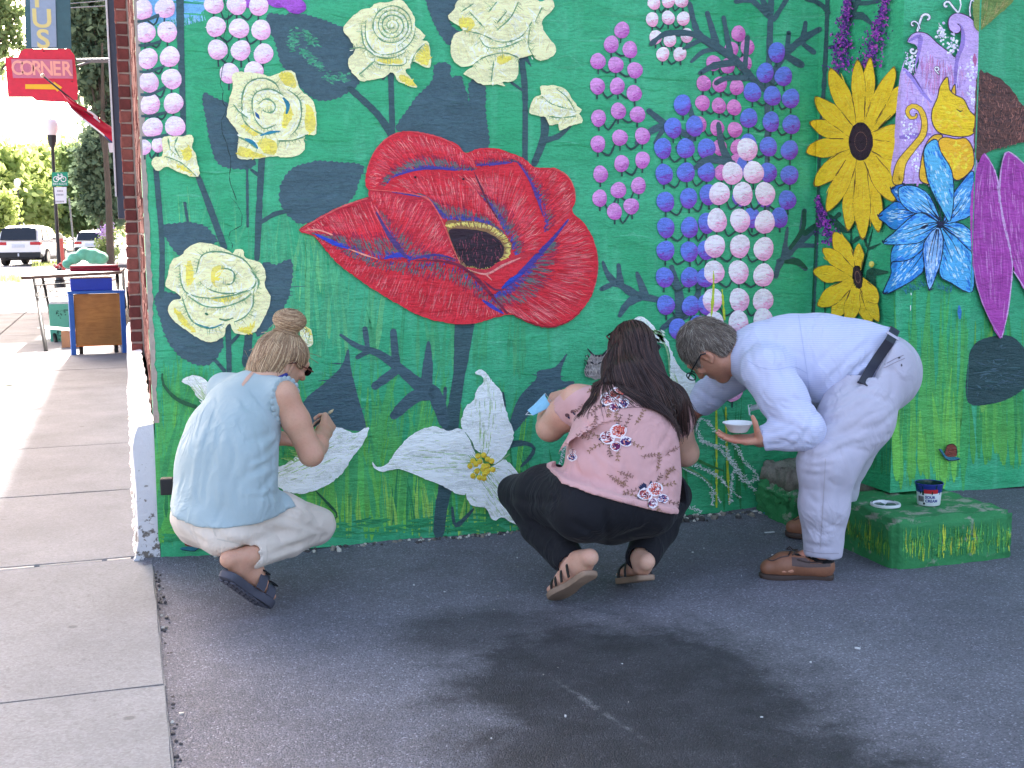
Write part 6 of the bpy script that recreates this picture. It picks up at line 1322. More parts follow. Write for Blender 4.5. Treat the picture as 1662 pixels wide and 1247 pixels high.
# trousers
CREAMC = cloth_mat('cream_twill', (220, 205, 190), 1100, .8, .07)
P_ = Field(lo, hi, .0064)
P_.ell(hipc+UP*.0-Fv*.035, (.168, .150, .105), .03, B=[Rv, Fv, UP]); P_.chain([hipc+UP*.055-Fv*.01, hipc+UP*.02], [.155, .158], .03, ax=Fv, f=.78)
P_.ell(hR-Fv*.075-UP*.035, (.10, .10, .085), .035); P_.ell(hL-Fv*.055-UP*.03+Rv*.03, (.085, .09, .082), .035)
P_.chain([hR, hR*.5+kR*.5, kR], [.108, .098, .072], .035); P_.chain([hL, hL*.5+kL*.5, kL], [.108, .098, .075], .03)
P_.chain([kR, kR*.55+aR*.45, aR*.94+kR*.06], [.066, .066, .050], .015); P_.chain([kL, kL*.5+aL*.5, aL*.95+kL*.05], [.066, .06, .046], .015)
sh_ = unit(aR-kR); P_.plane(aR*.90+kR*.10, sh_) if False else None
P_.cone(aR-sh_*.012, aR+sh_*.10, .037, .05, .004, 'cut'); sl2 = unit(aL-kL); P_.cone(aL-sl2*.0, aL+sl2*.10, .034, .05, .004, 'cut')
P_.ripple(.0022, .05, 3, (1, 1, 1.4))
for pix, w_, dp in [([(440, 838), (480, 846), (528, 866)], .010, .010), ([(415, 905), (470, 890), (532, 868)], .012, .012), ([(452, 822), (478, 836), (500, 846)], .009, .005), ([(470, 812), (492, 830), (510, 846)], .008, .005), ([(498, 822), (512, 840), (522, 860)], .008, .004), ([(330, 850), (352, 872), (400, 886)], .010, .005), ([(345, 845), (356, 866), (362, 880)], .006, .004), ([(405, 846), (440, 862), (470, 868)], .010, .005), ([(390, 885), (430, 890), (460, 884)], .009, .006), ([(485, 880), (500, 876), (520, 872)], .007, -.005), ([(420, 830), (455, 842), (490, 858)], .008, -.004), ([(300, 840), (315, 868), (345, 885)], .008, .003), ([(432, 905), (440, 920), (436, 934)], .006, .004)]:
    P_.crease(pix, w_, dp)
P_.auto(410, 528, 825, 880, .35, 14, 40, .0055, .0035, 2); P_.auto(300, 400, 840, 885, .5, 6, 30, .006, .003, 3)
tr1, bvt1 = P_.mesh('trousers', CREAMC, W1)
# blouse
BLOUSE = cloth_mat('pale_blue_crepe', (163, 179, 182), 1300, .8, .06)
T_ = Field(lo, hi, .0064)
T_.chain([at(364, 812, 4.265), at(366, 770, 4.285), at(374, 730, 4.32), at(389, 693, 4.36)], [.207, .204, .192, .172], .02, ax=Fv, f=.72)
T_.cone(sR-Rv*.01-UP*.002, sLb-Rv*.01-UP*.022, .060, .062, .05); T_.cone(shc-UP*.01, nb-UP*.03, .072, .052, .05); T_.ell(at(366, 735, 4.27), (.16, .10, .10), .05, B=[Rv, Fv, UP])
drape(T_, P_, hipc, Fv, Rv, .16, .30, hipc[2]-.2)
T_.plane(at(366, 822, 4.27), unit(-UP*.97-CR*.04+CF*.15)); cut_limb(T_, sR+Rv*.018, unit(Rv*.95+UP*.12), .15); cut_limb(T_, sLb-Rv*.07, -Rv, .15)
T_.cone(nb-UP*.010+Fv*.015, hc, .060, .10, .006, 'cut')
T_.ripple(.0024, .09, 5, (1.3, 1.3, .55))
for pix, w_, dp in [([(330, 700), (318, 760), (312, 812)], .012, -.007), ([(345, 735), (336, 780), (334, 816)], .010, .006), ([(360, 720), (356, 770), (358, 824)], .010, -.005), ([(455, 700), (440, 730), (405, 752)], .010, .006), ([(468, 722), (440, 748), (400, 772)], .010, .007), ([(460, 690), (430, 708), (395, 716)], .012, .005), ([(462, 752), (440, 775), (420, 800)], .010, .005), ([(412, 640), (440, 670), (462, 680)], .010, .004), ([(350, 640), (345, 680), (335, 720)], .014, .004), ([(390, 770), (384, 800), (388, 824)], .010, .005), ([(430, 790), (424, 810), (426, 822)], .008, -.004), ([(300, 770), (292, 795), (290, 812)], .008, .004)]:
    T_.crease(pix, w_, dp)
T_.auto(415, 470, 690, 800, 2.6, 12, 50, .006, .0042, 4); T_.auto(290, 450, 720, 815, 1.65, 16, 60, .007, .0034, 5); T_.auto(340, 460, 640, 700, 1.2, 8, 40, .007, .003, 6)
bl1, bvb1 = T_.mesh('blouse', BLOUSE, W1)
# scalloped armhole edge
m = MB(); lw = np.array(W1.location)
ac = sR+Rv*.016; a1, a2 = UP, Fv
for i in range(20):
    a = i/20*2*math.pi; c = ac+a1*math.cos(a)*.078-UP*.022+a2*math.sin(a)*.062
    d = Vector(c-Rv*.06); h = bvb1.find_nearest(Vector(c)); c = np.array(h[0]) if h[0] is not None else c
    bm = bmesh.new(); bmesh.ops.create_uvsphere(bm, u_segments=10, v_segments=6, radius=.0125)
    for q in bm.verts: q.co = Vector(c+Rv*(q.co.x*.35-.001)+a1*q.co.y+a2*q.co.z-lw)
    m.bm(bm)
o = m.build('scalloped_edge', BLOUSE, bl1, True)
decal('undershirt_strap', [([(463, 632), (478, 628), (484, 634), (470, 641)], (240, 240, 242))], bvb1, PRINT, bl1)
decal('keyhole_opening', [([(412, 606), (403, 618), (394, 628), (392, 624), (400, 612), (409, 603)], (206, 164, 144))], bvb1, PRINT, bl1)
decal('undershirt', [([(304, 824), (330, 832), (362, 838), (362, 846), (345, 856), (330, 848), (312, 836)], (238, 238, 242))], bvt1, PRINT, W1, .003)
decal('trouser_seam', [([(343, 852), (348, 868), (352, 872), (346, 850)], (204, 192, 178)), ([(352, 874), (400, 884), (400, 886), (352, 876)], (206, 194, 180))], bvt1, PRINT, tr1)
# lanyard round the neck
pts = []
for a in np.linspace(R(-35), R(215), 26): pts.append(nb+UP*(.012-.012*math.sin(a))+Rv*math.cos(a)*.064-Fv*math.sin(a)*.064)
LAN = plain('lanyard_blue', (40, 58, 140), .6); tubes(W1, 'lanyard', [(pts, [.0075]*len(pts))], [LAN])
# hair: cap, bun and strands pulled up to it
H_ = Field(hc-.17, hc+.20, .005)
Lf = Lh
H_.ell(Lf(0, -.014, .010), (.086, .104, .094), .01, B=Bh); H_.ell(Lf(0, -.05, -.045), (.066, .060, .062), .03, B=Bh); H_.ell(Lf(0, -.062, -.078), (.062, .044, .058), .03, B=Bh)
H_.plane(Lf(0, .052, .0), unit(Bh[1]*.9-Bh[2]*.35)); H_.cone(Lf(-.09, .03, -.05), Lf(.09, .03, -.05), .045, .045, .012, 'cut'); H_.ell(Lf(.075, .0, -.02), (.03, .03, .034), .008, 'cut', B=Bh); H_.ell(Lf(-.075, .0, -.02), (.03, .03, .034), .008, 'cut', B=Bh)
bunc = at(470, 520, 4.465); bunb = at(465, 541, 4.47); bu_ = unit(CU*.92-CF*.25+CR*.15); br_ = unit(CR-bu_*np.dot(CR, bu_)); bf_ = np.cross(bu_, br_)
H_.ell(bunc, (.056, .048, .036), .012, B=[br_, bf_, bu_]); H_.cone(bunb, bunc, .033, .030, .015)
BASEH = plain('hair_base_blonde', (140, 112, 86), .55, .2, 40, .3, .003)
hcap1, bvh1 = H_.mesh('hair', BASEH, W1)
def comb(Fd, P0, flow, steps, ds, lift=.0012, rg=np.random.default_rng(5), curl=.06, colliders=None):
    """grow hairs over a surface: all paths step together"""
    P = P0.copy(); n = len(P); out = [P.copy()]; alive = np.ones(n, bool); bias = rg.normal(0, curl, (n, 3)); lf = lift*rg.uniform(.3, 1.6, n); life = np.full(n, steps)
    for i in range(steps):
        g = Fd.grad(P); d = Fd.at(P); v, stop = flow(P, i)
        t = v+bias+rg.normal(0, curl*.25, (n, 3)); t = t-g*np.sum(g*t, 1)[:, None]; t /= np.linalg.norm(t, axis=1)[:, None]+1e-9
        Pn = P+t*ds; d2 = Fd.at(Pn); g2 = Fd.grad(Pn); Pn = Pn-g2*(d2-lf)[:, None]
        alive &= ~stop; life[~alive & (life == steps)] = i+1; P = np.where(alive[:, None], Pn, P); out.append(P.copy())
    O = np.stack(out, 1); return [O[k_, :max(3, life[k_])] for k_ in range(n)]
rg = np.random.default_rng(5)
zone = np.argwhere(np.abs(H_.d) < .003); zone = H_.lo+H_.res*zone; rg.shuffle(zone)
db = np.linalg.norm((zone-bunc)@np.array([br_, bf_, bu_]).T/np.array([.062, .054, .042]), axis=1)
scalp = zone[db > 1.1][:2600]; bunz = zone[db <= 1.1][:1300]
def f1(P, i):
    v = bunb-P; L_ = np.linalg.norm(v, axis=1); return v/L_[:, None], L_ < .034
paths = comb(H_, scalp, f1, 22, .009, .0015, rg, .10)
def f2(P, i):
    q = P-bunc; t = np.cross(bu_, q); t /= np.linalg.norm(t, axis=1)[:, None]+1e-9; return t+bu_*.18*np.sign(q@bu_)[:, None]*math.sin(i*.5), np.zeros(len(P), bool)
paths += comb(H_, bunz, f2, 14, .008, .0035, rg, .10)
for i in range(60):        # stray wisps at nape and temple
    p = zone[int(rg.integers(len(zone)))].copy(); g = H_.grad(p)[0]; v = unit(g*.5+rg.normal(0, .4, 3)-UP*.45); w_ = rg.normal(0, .0009, 3); paths.append([p+v*.006*j+w_*j*j*.3-UP*.0003*j*j for j in range(7)])
strands('hair_lock', paths, [(200, 168, 132), (176, 142, 108), (218, 190, 154), (142, 110, 82), (188, 154, 120), (156, 124, 94)], hcap1, .0012, .0008)
# sunglasses
GL = [np.array(Lf(sg*.034, .096, .006)) for sg in (-1, 1)]
m = MB(); 
for c in GL:
    C_ = [(math.cos(a)*.025*(1 if abs(math.cos(a)) < .7 else .97), math.sin(a)*.019) for a in np.linspace(0, 2*math.pi, 25)[:-1]]
    m.prism(C_, lambda q, h: c+Bh[0]*q[0]+Bh[2]*q[1]+Bh[1]*h-lw, -.003, .003)
m.build('sunglasses', plain('dark_lens', (16, 16, 20), .12, .05), W1)
tubes(W1, 'glasses_temple', [([Lf(sg*.066, .100, .012), Lf(sg*.078, .06, .012), Lf(sg*.082, .0, .010), Lf(sg*.080, -.022, -.006)], [.003]*4) for sg in (-1, 1)]+[([Lf(-.012, .106, .012), Lf(.012, .106, .012)], [.0025]*2)], plain('tortoise_frame', (96, 52, 40), .3))
# slide sandals
GREYR = plain('grey_foam', (74, 74, 86), .7, .1); 
for heel, toe, sd in ((heelR, toeR, 1), (heelL, toeL, -1)):
    nn = unit(UP*.9+Fv*.5); d = unit(toe-heel); o, fr = sole(W1, 'sandal', heel-d*.014-nn*.002, toe+d*.014-nn*.002, nn, .100, .028, GREYR, sd)
    if sd == 1:
        m = MB(); hl, d_, t_, n_, L_ = fr      # lugged tread under the sole
        for i in range(9):
            for j in (-1, 0, 1):
                c = hl+d_*(.03+i*.024)+t_*(j*.026)-n_*.030-lw; b_ = [c+d_*a*.007+t_*b*.009 for a, b in ((-1, -1), (1, -1), (1, 1), (-1, 1))]
                m.add([tuple(q) for q in b_]+[tuple(q-n_*.005) for q in b_], [(0, 1, 2, 3), (4, 7, 6, 5), (0, 4, 5, 1), (1, 5, 6, 2), (2, 6, 7, 3), (3, 7, 4, 0)])
        m.build('tread', GREYR, o)
    for u in (.52, .74):
        b = band(o, 'strap', fr, u, u, .066-.02*(u-.5)/.24, .042, GREYR, .045, .005)
    m = MB(); hl, d_, t_, n_, L_ = fr
    for u, h in ((.52, .068), (.74, .048)):
        c = hl+d_*u*L_+n_*h*.82+t_*.030-lw
        for a, b, w2, l2 in ((0, -1, .018, .004), (0, 1, .018, .004), (-1, 0, .004, .020), (1, 0, .004, .020)):
            q = c+d_*a*.015+t_*b*.013; m.add([tuple(q+d_*x*w2+t_*y*l2*.6+n_*z) for z in (.004, .009) for x, y in ((-1, -1), (1, -1), (1, 1), (-1, 1))], [(0, 1, 2, 3), (7, 6, 5, 4), (0, 4, 5, 1), (1, 5, 6, 2), (2, 6, 7, 3), (3, 7, 4, 0)])
    m.build('buckle', BLACKP, o)
# brush in the right hand, black pouch at her left hip
tip = at(548, 659, 4.74); bt = at(512, 690, 4.60); dd = unit(tip-bt)
br = empty('paint_brush', tuple((tip+bt)/2), 'small paint brush held in the hand of the person with the bun', 'paint brush')
lb = np.array(br.location); tubes(br, 'brush_handle', [([bt-dd*.04, bt, bt+dd*.08], [.0028, .004, .0045])], plain('brush_wood', (50, 52, 54), .4)); tubes(br, 'ferrule', [([bt+dd*.08, bt+dd*.10], [.0052, .0055])], METAL); tubes(br, 'bristles', [([bt+dd*.10, bt+dd*.118, bt+dd*.136], [.0056, .006, .0015])], plain('bristle_tan', (196, 176, 140), .8))
q = at(275, 789, 4.38); m = MB(); m.box(-.030, .014, -.02, .02, -.030, .030, .006); po = m.build('black_pouch', plain('black_fabric', (26, 26, 30), .7), None)
po.location = tuple(q); po.rotation_euler = (0, 0, R(-10)); po.parent = W1; po.location = tuple(q-lw)
# ------------------------------------------------------------------ woman with the long dark hair, crouching in the middle
Fv, Rv = frame(-10)
g0 = onZ(985, 950)
W2 = empty('person', (g0[0], g0[1], 0), 'crouching person with long dark brown hair, dusty pink floral top and black trousers', 'person')
lw = np.array(W2.location)
hipc = at(992, 806, 4.30); shc = at(1012, 650, 4.47)
hL, hR = hipc-Rv*.115-UP*.005, hipc+Rv*.105
kL, kR = at(838, 800, 4.66), at(1092, 806, 4.68); aL, aR = at(926, 912, 4.27), at(1041, 906, 4.32)
heelL, toeL = at(957, 926, 4.17), at(899, 958, 4.33); toeL[2] = .022; heelR, toeR = at(1049, 932, 4.28), at(1012, 934, 4.52); toeR[2] = .022
sL, sR = shc-Rv*.172, shc+Rv*.165-UP*.01
eL, wL = at(893, 694, 4.54), at(894, 660, 4.70); eR, wR = at(1112, 735, 4.62), at(1092, 700, 4.80)
hc = at(1026, 578, 4.55); gaze = unit(CF*.93-CR*.12-CU*.33); hup = unit(UP*.95+CF*.2); nb = at(1016, 628, 4.49)
allp = [hipc, shc, kL, kR, aL, aR, heelL, toeL, heelR, toeR, sL, sR, eL, wL, eR, wR, hc+V(0, 0, .12), wL+UP*.1]
lo, hi = bounds(allp, .17)
B_ = Field(lo, hi, .0054)
B_.chain([hipc, (hipc+shc)/2, shc-UP*.03], [.11, .11, .10], .04, ax=Fv, f=.72); B_.chain([shc-UP*.02, nb, hc-UP*.03], [.07, .052, .05], .03)
for s0, e0, w0 in ((sL, eL, wL), (sR, eR, wR)):
    B_.chain([shc+(s0-shc)*.6, s0, s0*.5+e0*.5, e0], [.058, .060, .058, .049], .025); B_.chain([e0, e0*.6+w0*.4, w0], [.050, .046, .029], .02)
for h0, k0, a0 in ((hL, kL, aL), (hR, kR, aR)): B_.chain([h0, k0, k0*.6+a0*.4, a0], [.09, .055, .055, .033], .03)
nf = unit(UP*.9+Fv*.45)
foot(B_, heelL, toeL, nf, -1, 1, .012); B_.cone(aL, heelL+UP*.045, .034, .031, .02); foot(B_, heelR, toeR, nf, 1, 1, .012); B_.cone(aR, heelR+UP*.045, .034, .031, .02)
Bh, Lh = head(B_, hc, gaze, hup)
hand(B_, wL, unit(at(910, 632, 4.77)-wL), unit(-CR*.55-CF*.5+UP*.3), -1, (.9, 1.0, 1.05, 1.1), (.45, .5), .95)
hand(B_, wR, unit(CF*.9-CR*.3+UP*.1), unit(CR*.6+UP*.5), 1, (.6, .7, .8, .9), (.45, .5), .95)
SKIN2 = skin_mat('skin_light', (216, 170, 146), (204, 144, 122)); body2, bv2 = B_.mesh('body', SKIN2, W2)
BLACKC = cloth_mat('black_crepe', (25, 25, 31), 1200, .8, .25, .3, None, .05)
P_ = Field(lo, hi, .0064)
P_.ell(hipc-UP*.005-Fv*.03, (.215, .165, .125), .03, B=[Rv, Fv, UP]); P_.chain([hipc+UP*.08, hipc+UP*.03], [.185, .20], .03, ax=Fv, f=.78)
P_.ell(hL-Fv*.07-UP*.035, (.115, .115, .10), .035); P_.ell(hR-Fv*.07-UP*.03, (.115, .115, .10), .035)
P_.chain([hL, hL*.5+kL*.5, kL], [.125, .112, .070], .035); P_.chain([hR, hR*.5+kR*.5, kR], [.12, .11, .072], .03)
P_.chain([kL, kL*.5+aL*.5, aL*.97+kL*.03], [.066, .078, .060], .015); P_.chain([kR, kR*.5+aR*.5, aR*.97+kR*.03], [.066, .075, .060], .015)
for a0, k0 in ((aL, kL), (aR, kR)):
    d_ = unit(a0-k0); P_.cone(a0-d_*.01, a0+d_*.14, .043, .06, .004, 'cut')
P_.ripple(.0025, .06, 6)
for pix, w_, dp in [([(822, 805), (860, 815), (905, 812)], .014, .008), ([(880, 765), (900, 800), (905, 830)], .010, .006), ([(860, 840), (890, 870), (905, 900)], .012, .007), ([(985, 830), (985, 860), (988, 886)], .010, .012), ([(1075, 835), (1040, 860), (1000, 872)], .012, .006), ([(925, 845), (960, 865), (985, 880)], .012, .006), ([(830, 820), (850, 850), (880, 880)], .01, .005), ([(1025, 890), (1035, 905), (1030, 920)], .008, .005), ([(880, 905), (900, 920), (915, 925)], .008, .005)]: P_.crease(pix, w_, dp)
hp = at(1012, 804, 4.3); hn = unit(np.cross(unit(at(1100, 824, 4.3)-at(925, 776, 4.3)), Fv)); hn = hn if hn[2] < 0 else -hn
cut_limb(P_, hp-hn*.010, -hn, .27)
tr2, bvt2 = P_.mesh('trousers', BLACKC, W2)
PINK = cloth_mat('dusty_pink_crepe', (212, 163, 160), 1300, .8, .06)
T_ = Field(lo, hi, .0064)
T_.chain([at(1010, 806, 4.33), at(1010, 770, 4.345), at(1011, 730, 4.37), at(1012, 692, 4.42)], [.203, .206, .199, .176], .02, ax=Fv, f=.76)
T_.cone(sL-UP*.006, sR-UP*.006, .058, .060, .05); T_.cone(shc, nb-UP*.005, .09, .066, .05); T_.ell(at(1015, 700, 4.32), (.15, .08, .11), .05, B=[Rv, Fv, UP])
T_.chain([sL, sL*.60+eL*.40], [.060, .066], .03); T_.chain([sR, sR*.60+eR*.40], [.070, .074], .03)
T_.plane(at(1012, 808, 4.3), unit(-UP*.93-CR*-.30)) if False else None
drape(T_, P_, hipc, Fv, Rv, .14, .20, hipc[2]-.15, .012)
T_.plane(hp, hn)
ub = unit(eL-sL); T_.cone(sL*.60+eL*.40+ub*.025, eL+ub*.05, .062, .07, .004, 'cut'); gx = None
# sleeve ends cut square
cut_limb(T_, sL*.62+eL*.38, ub, .16)
T_.ripple(.0024, .09, 15, (1.3, 1.3, .55))
for pix, w_, dp in [([(945, 680), (965, 700), (1000, 705)], .011, .006), ([(930, 720), (960, 740), (985, 770)], .012, .005), ([(925, 745), (940, 765), (965, 785)], .010, .006), ([(1095, 720), (1075, 745), (1050, 760)], .012, .005), ([(1098, 760), (1080, 780), (1062, 800)], .010, .005), ([(1000, 740), (998, 780), (1003, 806)], .012, .004), ([(1035, 745), (1035, 785), (1030, 815)], .012, -.004), ([(960, 640), (945, 660), (940, 690)], .012, .006)]: T_.crease(pix, w_, dp)
T_.auto(930, 985, 680, 790, .9, 10, 50, .006, .0032, 4); T_.auto(1045, 1095, 690, 800, 2.2, 10, 50, .006, .0032, 5); T_.auto(950, 1090, 740, 815, 1.55, 10, 45, .007, .0028, 6)
to2, bvb2 = T_.mesh('floral_top', PINK, W2)
# ---- printed sprays of flowers
rg = np.random.default_rng(8); pol = []
def dot(x, y, rx, ry, c, n=9, wob=.14): pol.append(([(x+rx*(1+rg.normal(0, wob))*math.cos(t), y+ry*(1+rg.normal(0, wob))*math.sin(t)) for t in np.linspace(0, 2*math.pi, n+1)[:-1]], c))
def lf(x, y, a, l_, w_, c): pol.append(([(x, y), (x+math.cos(a)*l_*.5-math.sin(a)*w_, y+math.sin(a)*l_*.5+math.cos(a)*w_), (x+math.cos(a)*l_, y+math.sin(a)*l_), (x+math.cos(a)*l_*.5+math.sin(a)*w_, y+math.sin(a)*l_*.5-math.cos(a)*w_)], c))
WHT2 = (236, 224, 228); NV = (48, 52, 82); RUST = (178, 74, 62); PLUM = (108, 40, 84); GOLD = (150, 116, 88)
def rosep(x, y, r_, c, dk):
    dot(x, y, r_*1.22, r_*1.1, WHT2, 11, .10); dot(x, y, r_, r_*.9, c, 10, .10)
    for i in range(7):
        a = rg.uniform(0, 6.28); q = rg.uniform(.25, .75)*r_; lf(x+q*math.cos(a), y+q*.9*math.sin(a), a+1.6+rg.normal(0, .3), r_*.75, r_*.13, dk if i % 2 else (226, 140, 120))
    dot(x, y, r_*.22, r_*.2, dk, 6)
def sprig(x, y, a, l_, c=GOLD):
    p = np.array([x, y], float); 
    for i in range(5):
        d = np.array([math.cos(a), math.sin(a)]); q = p+d*l_/5; nn = np.array([-d[1], d[0]])*.45; pol.append(([tuple(p+nn), tuple(q+nn*.7), tuple(q-nn*.7), tuple(p-nn)], (136, 104, 84)))
        for sg in (-1, 1): lf(q[0], q[1], a+sg*rg.uniform(.6, 1.2), rg.uniform(3.4, 6.2), rg.uniform(.8, 1.5), c)
        p = q; a += rg.normal(0, .22)
def spray(x, y, s_=1.0):
    for a, l_ in ((-1.2, 24), (-.7, 30), (.25, 34), (2.6, 32), (3.4, 30), (1.2, 26), (1.9, 20)): sprig(x+math.cos(a)*12*s_, y+math.sin(a)*10*s_, a+rg.normal(0, .15), l_*s_, GOLD if rg.random() < .6 else (128, 98, 92))
    for i in range(7): a = rg.uniform(0, 6.28); lf(x+math.cos(a)*13*s_, y+math.sin(a)*11*s_, a, 11*s_, 3*s_, NV)
    rosep(x-9*s_, y+1*s_, 10*s_, (150, 62, 70), (92, 32, 48)); rosep(x+7*s_, y-8*s_, 10.5*s_, (196, 84, 72), (120, 40, 44)); rosep(x+19*s_, y+8*s_, 7.5*s_, (72, 44, 104), (44, 30, 70)); rosep(x+3*s_, y+15*s_, 7*s_, PLUM, (66, 26, 60))
for sx_, sy_, sc_ in ((996, 709, 1.05), (1056, 802, 1.02), (994, 648, .95)): pol.clear(); spray(sx_, sy_, sc_); decal('flower_spray', pol, bvb2, PRINT, to2, .0010, .010)
pol.clear()
for x, y, a in ((962, 712, 3.3), (1030, 690, -.9), (1020, 765, 1.9), (1002, 765, .4), (1040, 740, .3), (985, 770, .5), (1065, 765, -1.2), (1020, 790, 3.6), (965, 672, 1.2), (950, 655, 2.4), (1080, 780, -1.4), (1078, 740, -.5)): sprig(x, y, a, rg.uniform(18, 28), GOLD if rg.random() < .5 else (150, 112, 104))
decal('leaf_sprigs', pol, bvb2, PRINT, to2, .0011, .010)['kind'] = 'stuff'; pol.clear()
for x, y in ((929, 742),): rosep(x, y, 6.5, (60, 46, 110), NV); rosep(x+1, y-9, 4.5, (180, 70, 62), PLUM)
decal('flower_spray', pol, bvb2, PRINT, to2, .0010, .010); pol.clear()
for x, y in ((921, 674), (930, 668)): dot(x, y, 4, 3, (110, 76, 80)); lf(x, y, 1, 8, 2, NV)
decal('sleeve_print', pol, bvb2, PRINT, to2, .0010, .010)
# ---- hair: skull cap plus long locks combed down the back
H_ = Field(hc-V(.3, .25, .42), hc+V(.3, .25, .17), .0066)
H_.ell(Lh(0, -.012, .016), (.085, .107, .110), .01, B=Bh); H_.ell(Lh(0, -.045, -.05), (.080, .075, .08), .03, B=Bh)
H_.plane(Lh(0, .060, .0), unit(Bh[1]*.9-Bh[2]*.3))
cap_end = [at(1018, 600, 4.47), at(1022, 632, 4.40), at(1040, 655, 4.36)]
H_.chain(cap_end, [.090, .092, .070], .03, ax=Fv, f=.55); H_.chain([at(1050, 610, 4.47), at(1066, 640, 4.39), at(1084, 664, 4.36)], [.060, .055, .035], .03, ax=Fv, f=.6)
BASE2 = plain('hair_base_brown', (44, 28, 26), .5, .25, 40, .3, .003)
Hc_only = H_.d.copy(); hair2, bvh2 = H_.mesh('hair', BASE2, W2)
# union of hair, top and body for combing
U_ = Field(hc-V(.3, .3, .45), hc+V(.3, .25, .17), .0075); gx = [U_.lo[i]+U_.res*np.arange(U_.n[i]) for i in range(3)]; G_ = np.stack(np.meshgrid(*gx, indexing='ij'), -1).reshape(-1, 3)
def clampat(F, P):
    ins = ((P > F.lo) & (P < F.lo+F.res*(F.n-1))).all(1); r_ = np.full(len(P), .25); r_[ins] = F.at(P[ins]); return r_
U_.d = np.minimum(np.minimum(clampat(H_, G_), clampat(T_, G_)), clampat(B_, G_)).reshape(tuple(U_.n)).astype(np.float32)
zone = np.argwhere(np.abs(H_.d) < .0035); zone = H_.lo+H_.res*zone; rg = np.random.default_rng(3); rg.shuffle(zone)
zl = (zone-hc)@Bh.T; zone = zone[(zl[:, 2] > -.09)]; zl = (zone-hc)@Bh.T
top = zone[:2600]; sgn = np.sign(((top-hc)@Bh.T)[:, 0])
crown = Lh(.01, .03, .125); side_w = ((top-hc)@Bh.T)[:, 0]/.085
drift = CR*0.20
def f3(P, i):
    away = P-crown; away = away/(np.linalg.norm(away, axis=1)[:, None]+1e-9); low = np.clip((hc[2]+.05-P[:, 2])/.12, 0, 1)[:, None]
    sp = (side_w*-.02+.29)[:, None]*CR[None]; v = away*(1-low)*.8+(-UP+sp*1.1-Fv*.0)*(.35+low*.9)
    return v, np.zeros(len(P), bool)
ln = rg.integers(26, 37, len(top))
paths = comb(U_, top, f3, 37, .0098, .004, rg, .035); zend = hc[2]-.315
out = []
for p, n_ in zip(paths, ln):
    q = p[:n_]; x_ = ((q-hc)@CR); lim = hc[2]-.19-np.clip((x_+.13)/.34, 0, 1)*.115-rg.normal(0, .012); keep = q[:, 2] > lim; k_ = len(q) if keep.all() else int(np.argmin(keep)); out.append(q[:max(3, k_)])
for i in range(150):       # outer layer hangs a little free of the back
    p = np.array(out[int(rg.integers(len(out)))]); 
    if len(p) > 10: t = np.linspace(0, 1, len(p))[:, None]; out.append(p+(-Fv*.010+CR*rg.normal(.004, .006)+V(0, 0, -.004))*t**2)
strands('hair_lock', out, [(64, 44, 40), (50, 34, 32), (76, 53, 47), (42, 29, 28), (88, 62, 55), (58, 39, 36)], hair2, .0019, .0007, .14)
# sunglasses pushed up on the hair
m = MB()
for sg in (-1, 1):
    c = Lh(sg*.036, .060, .104); nn = unit(Bh[1]*.65+Bh[2]*.75); uu = unit(np.cross(Bh[0], nn)); C_ = [(math.cos(a)*.030, math.sin(a)*.023) for a in np.linspace(0, 2*math.pi, 21)[:-1]]
    m.prism(C_, lambda q, h: c+Bh[0]*q[0]+uu*q[1]+nn*h-lw, -.002, .004)
    m.tube([tuple(Lh(sg*.068, .052, .108)-lw), tuple(Lh(sg*.086, .02, .085)-lw), tuple(Lh(sg*.091, -.04, .05)-lw)], .0035, 6)
m.build('sunglasses', plain('dark_glasses', (20, 18, 22), .2, .05), W2)
# strappy sandals
TANS = plain('tan_sole', (150, 124, 104), .7, .15); STRAP = plain('dark_strap', (34, 28, 28), .5, .1)
for heel, toe, sd in ((heelL, toeL, -1), (heelR, toeR, 1)):
    d = unit(toe-heel); o, fr = sole(W2, 'sandal', heel-d*.012-nf*.002, toe+d*.014-nf*.002, nf, .092, .020, TANS, sd)
    for u0, u1, h in ((.30, .42, .078), (.48, .40, .070), (.62, .70, .050), (.74, .66, .045)): band(o, 'strap', fr, u0, u1, h, .010, STRAP, .042, .004)
    hl, d_, t_, n_, L_ = fr; pts = [hl+d_*(.16*L_+.0)+t_*.036+n_*.05, hl-d_*.006+t_*.02+n_*.058, hl-d_*.010+n_*.06, hl-d_*.006-t_*.02+n_*.058, hl+d_*.16*L_-t_*.036+n_*.05]; tubes(o, 'strap', [(pts, [.0045]*5)], STRAP)
# surgical mask hung on the left forearm
MASK = cloth_mat('mask_blue', (140, 196, 222), 1500, .8, .05); MASKW = cloth_mat('mask_white', (226, 234, 238), 1500, .8, .04)
c0, c1, c2, c3 = at(866, 678, 4.55), at(896, 646, 4.58), at(905, 662, 4.50), at(880, 684, 4.49); m = MB(); N_ = 10; vv = []
c1, c2, c3 = at(893, 648, 4.58), at(902, 668, 4.54), at(872, 683, 4.50); nrm = unit(np.cross(c1-c0, c3-c0)); nrm = nrm if np.dot(nrm, CF) < 0 else -nrm
for j in range(N_+1):
    for i in range(N_+1):
        u, v = i/N_, j/N_; p = (c0*(1-u)+c1*u)*(1-v)+(c3*(1-u)+c2*u)*v+nrm*(.014*math.sin(math.pi*v)+.002*math.sin(v*18)+.03); vv.append(p-lw)
n1 = len(vv); vv += [p-nrm*.0025 for p in vv]
fs = [(j*(N_+1)+i, j*(N_+1)+i+1, (j+1)*(N_+1)+i+1, (j+1)*(N_+1)+i) for j in range(N_) for i in range(N_)]; fs += [tuple(n1+k_ for k_ in reversed(f)) for f in fs]
msk = empty('face_mask', tuple(c0), 'pale blue surgical mask hung on the raised arm of the long haired person', 'face mask')
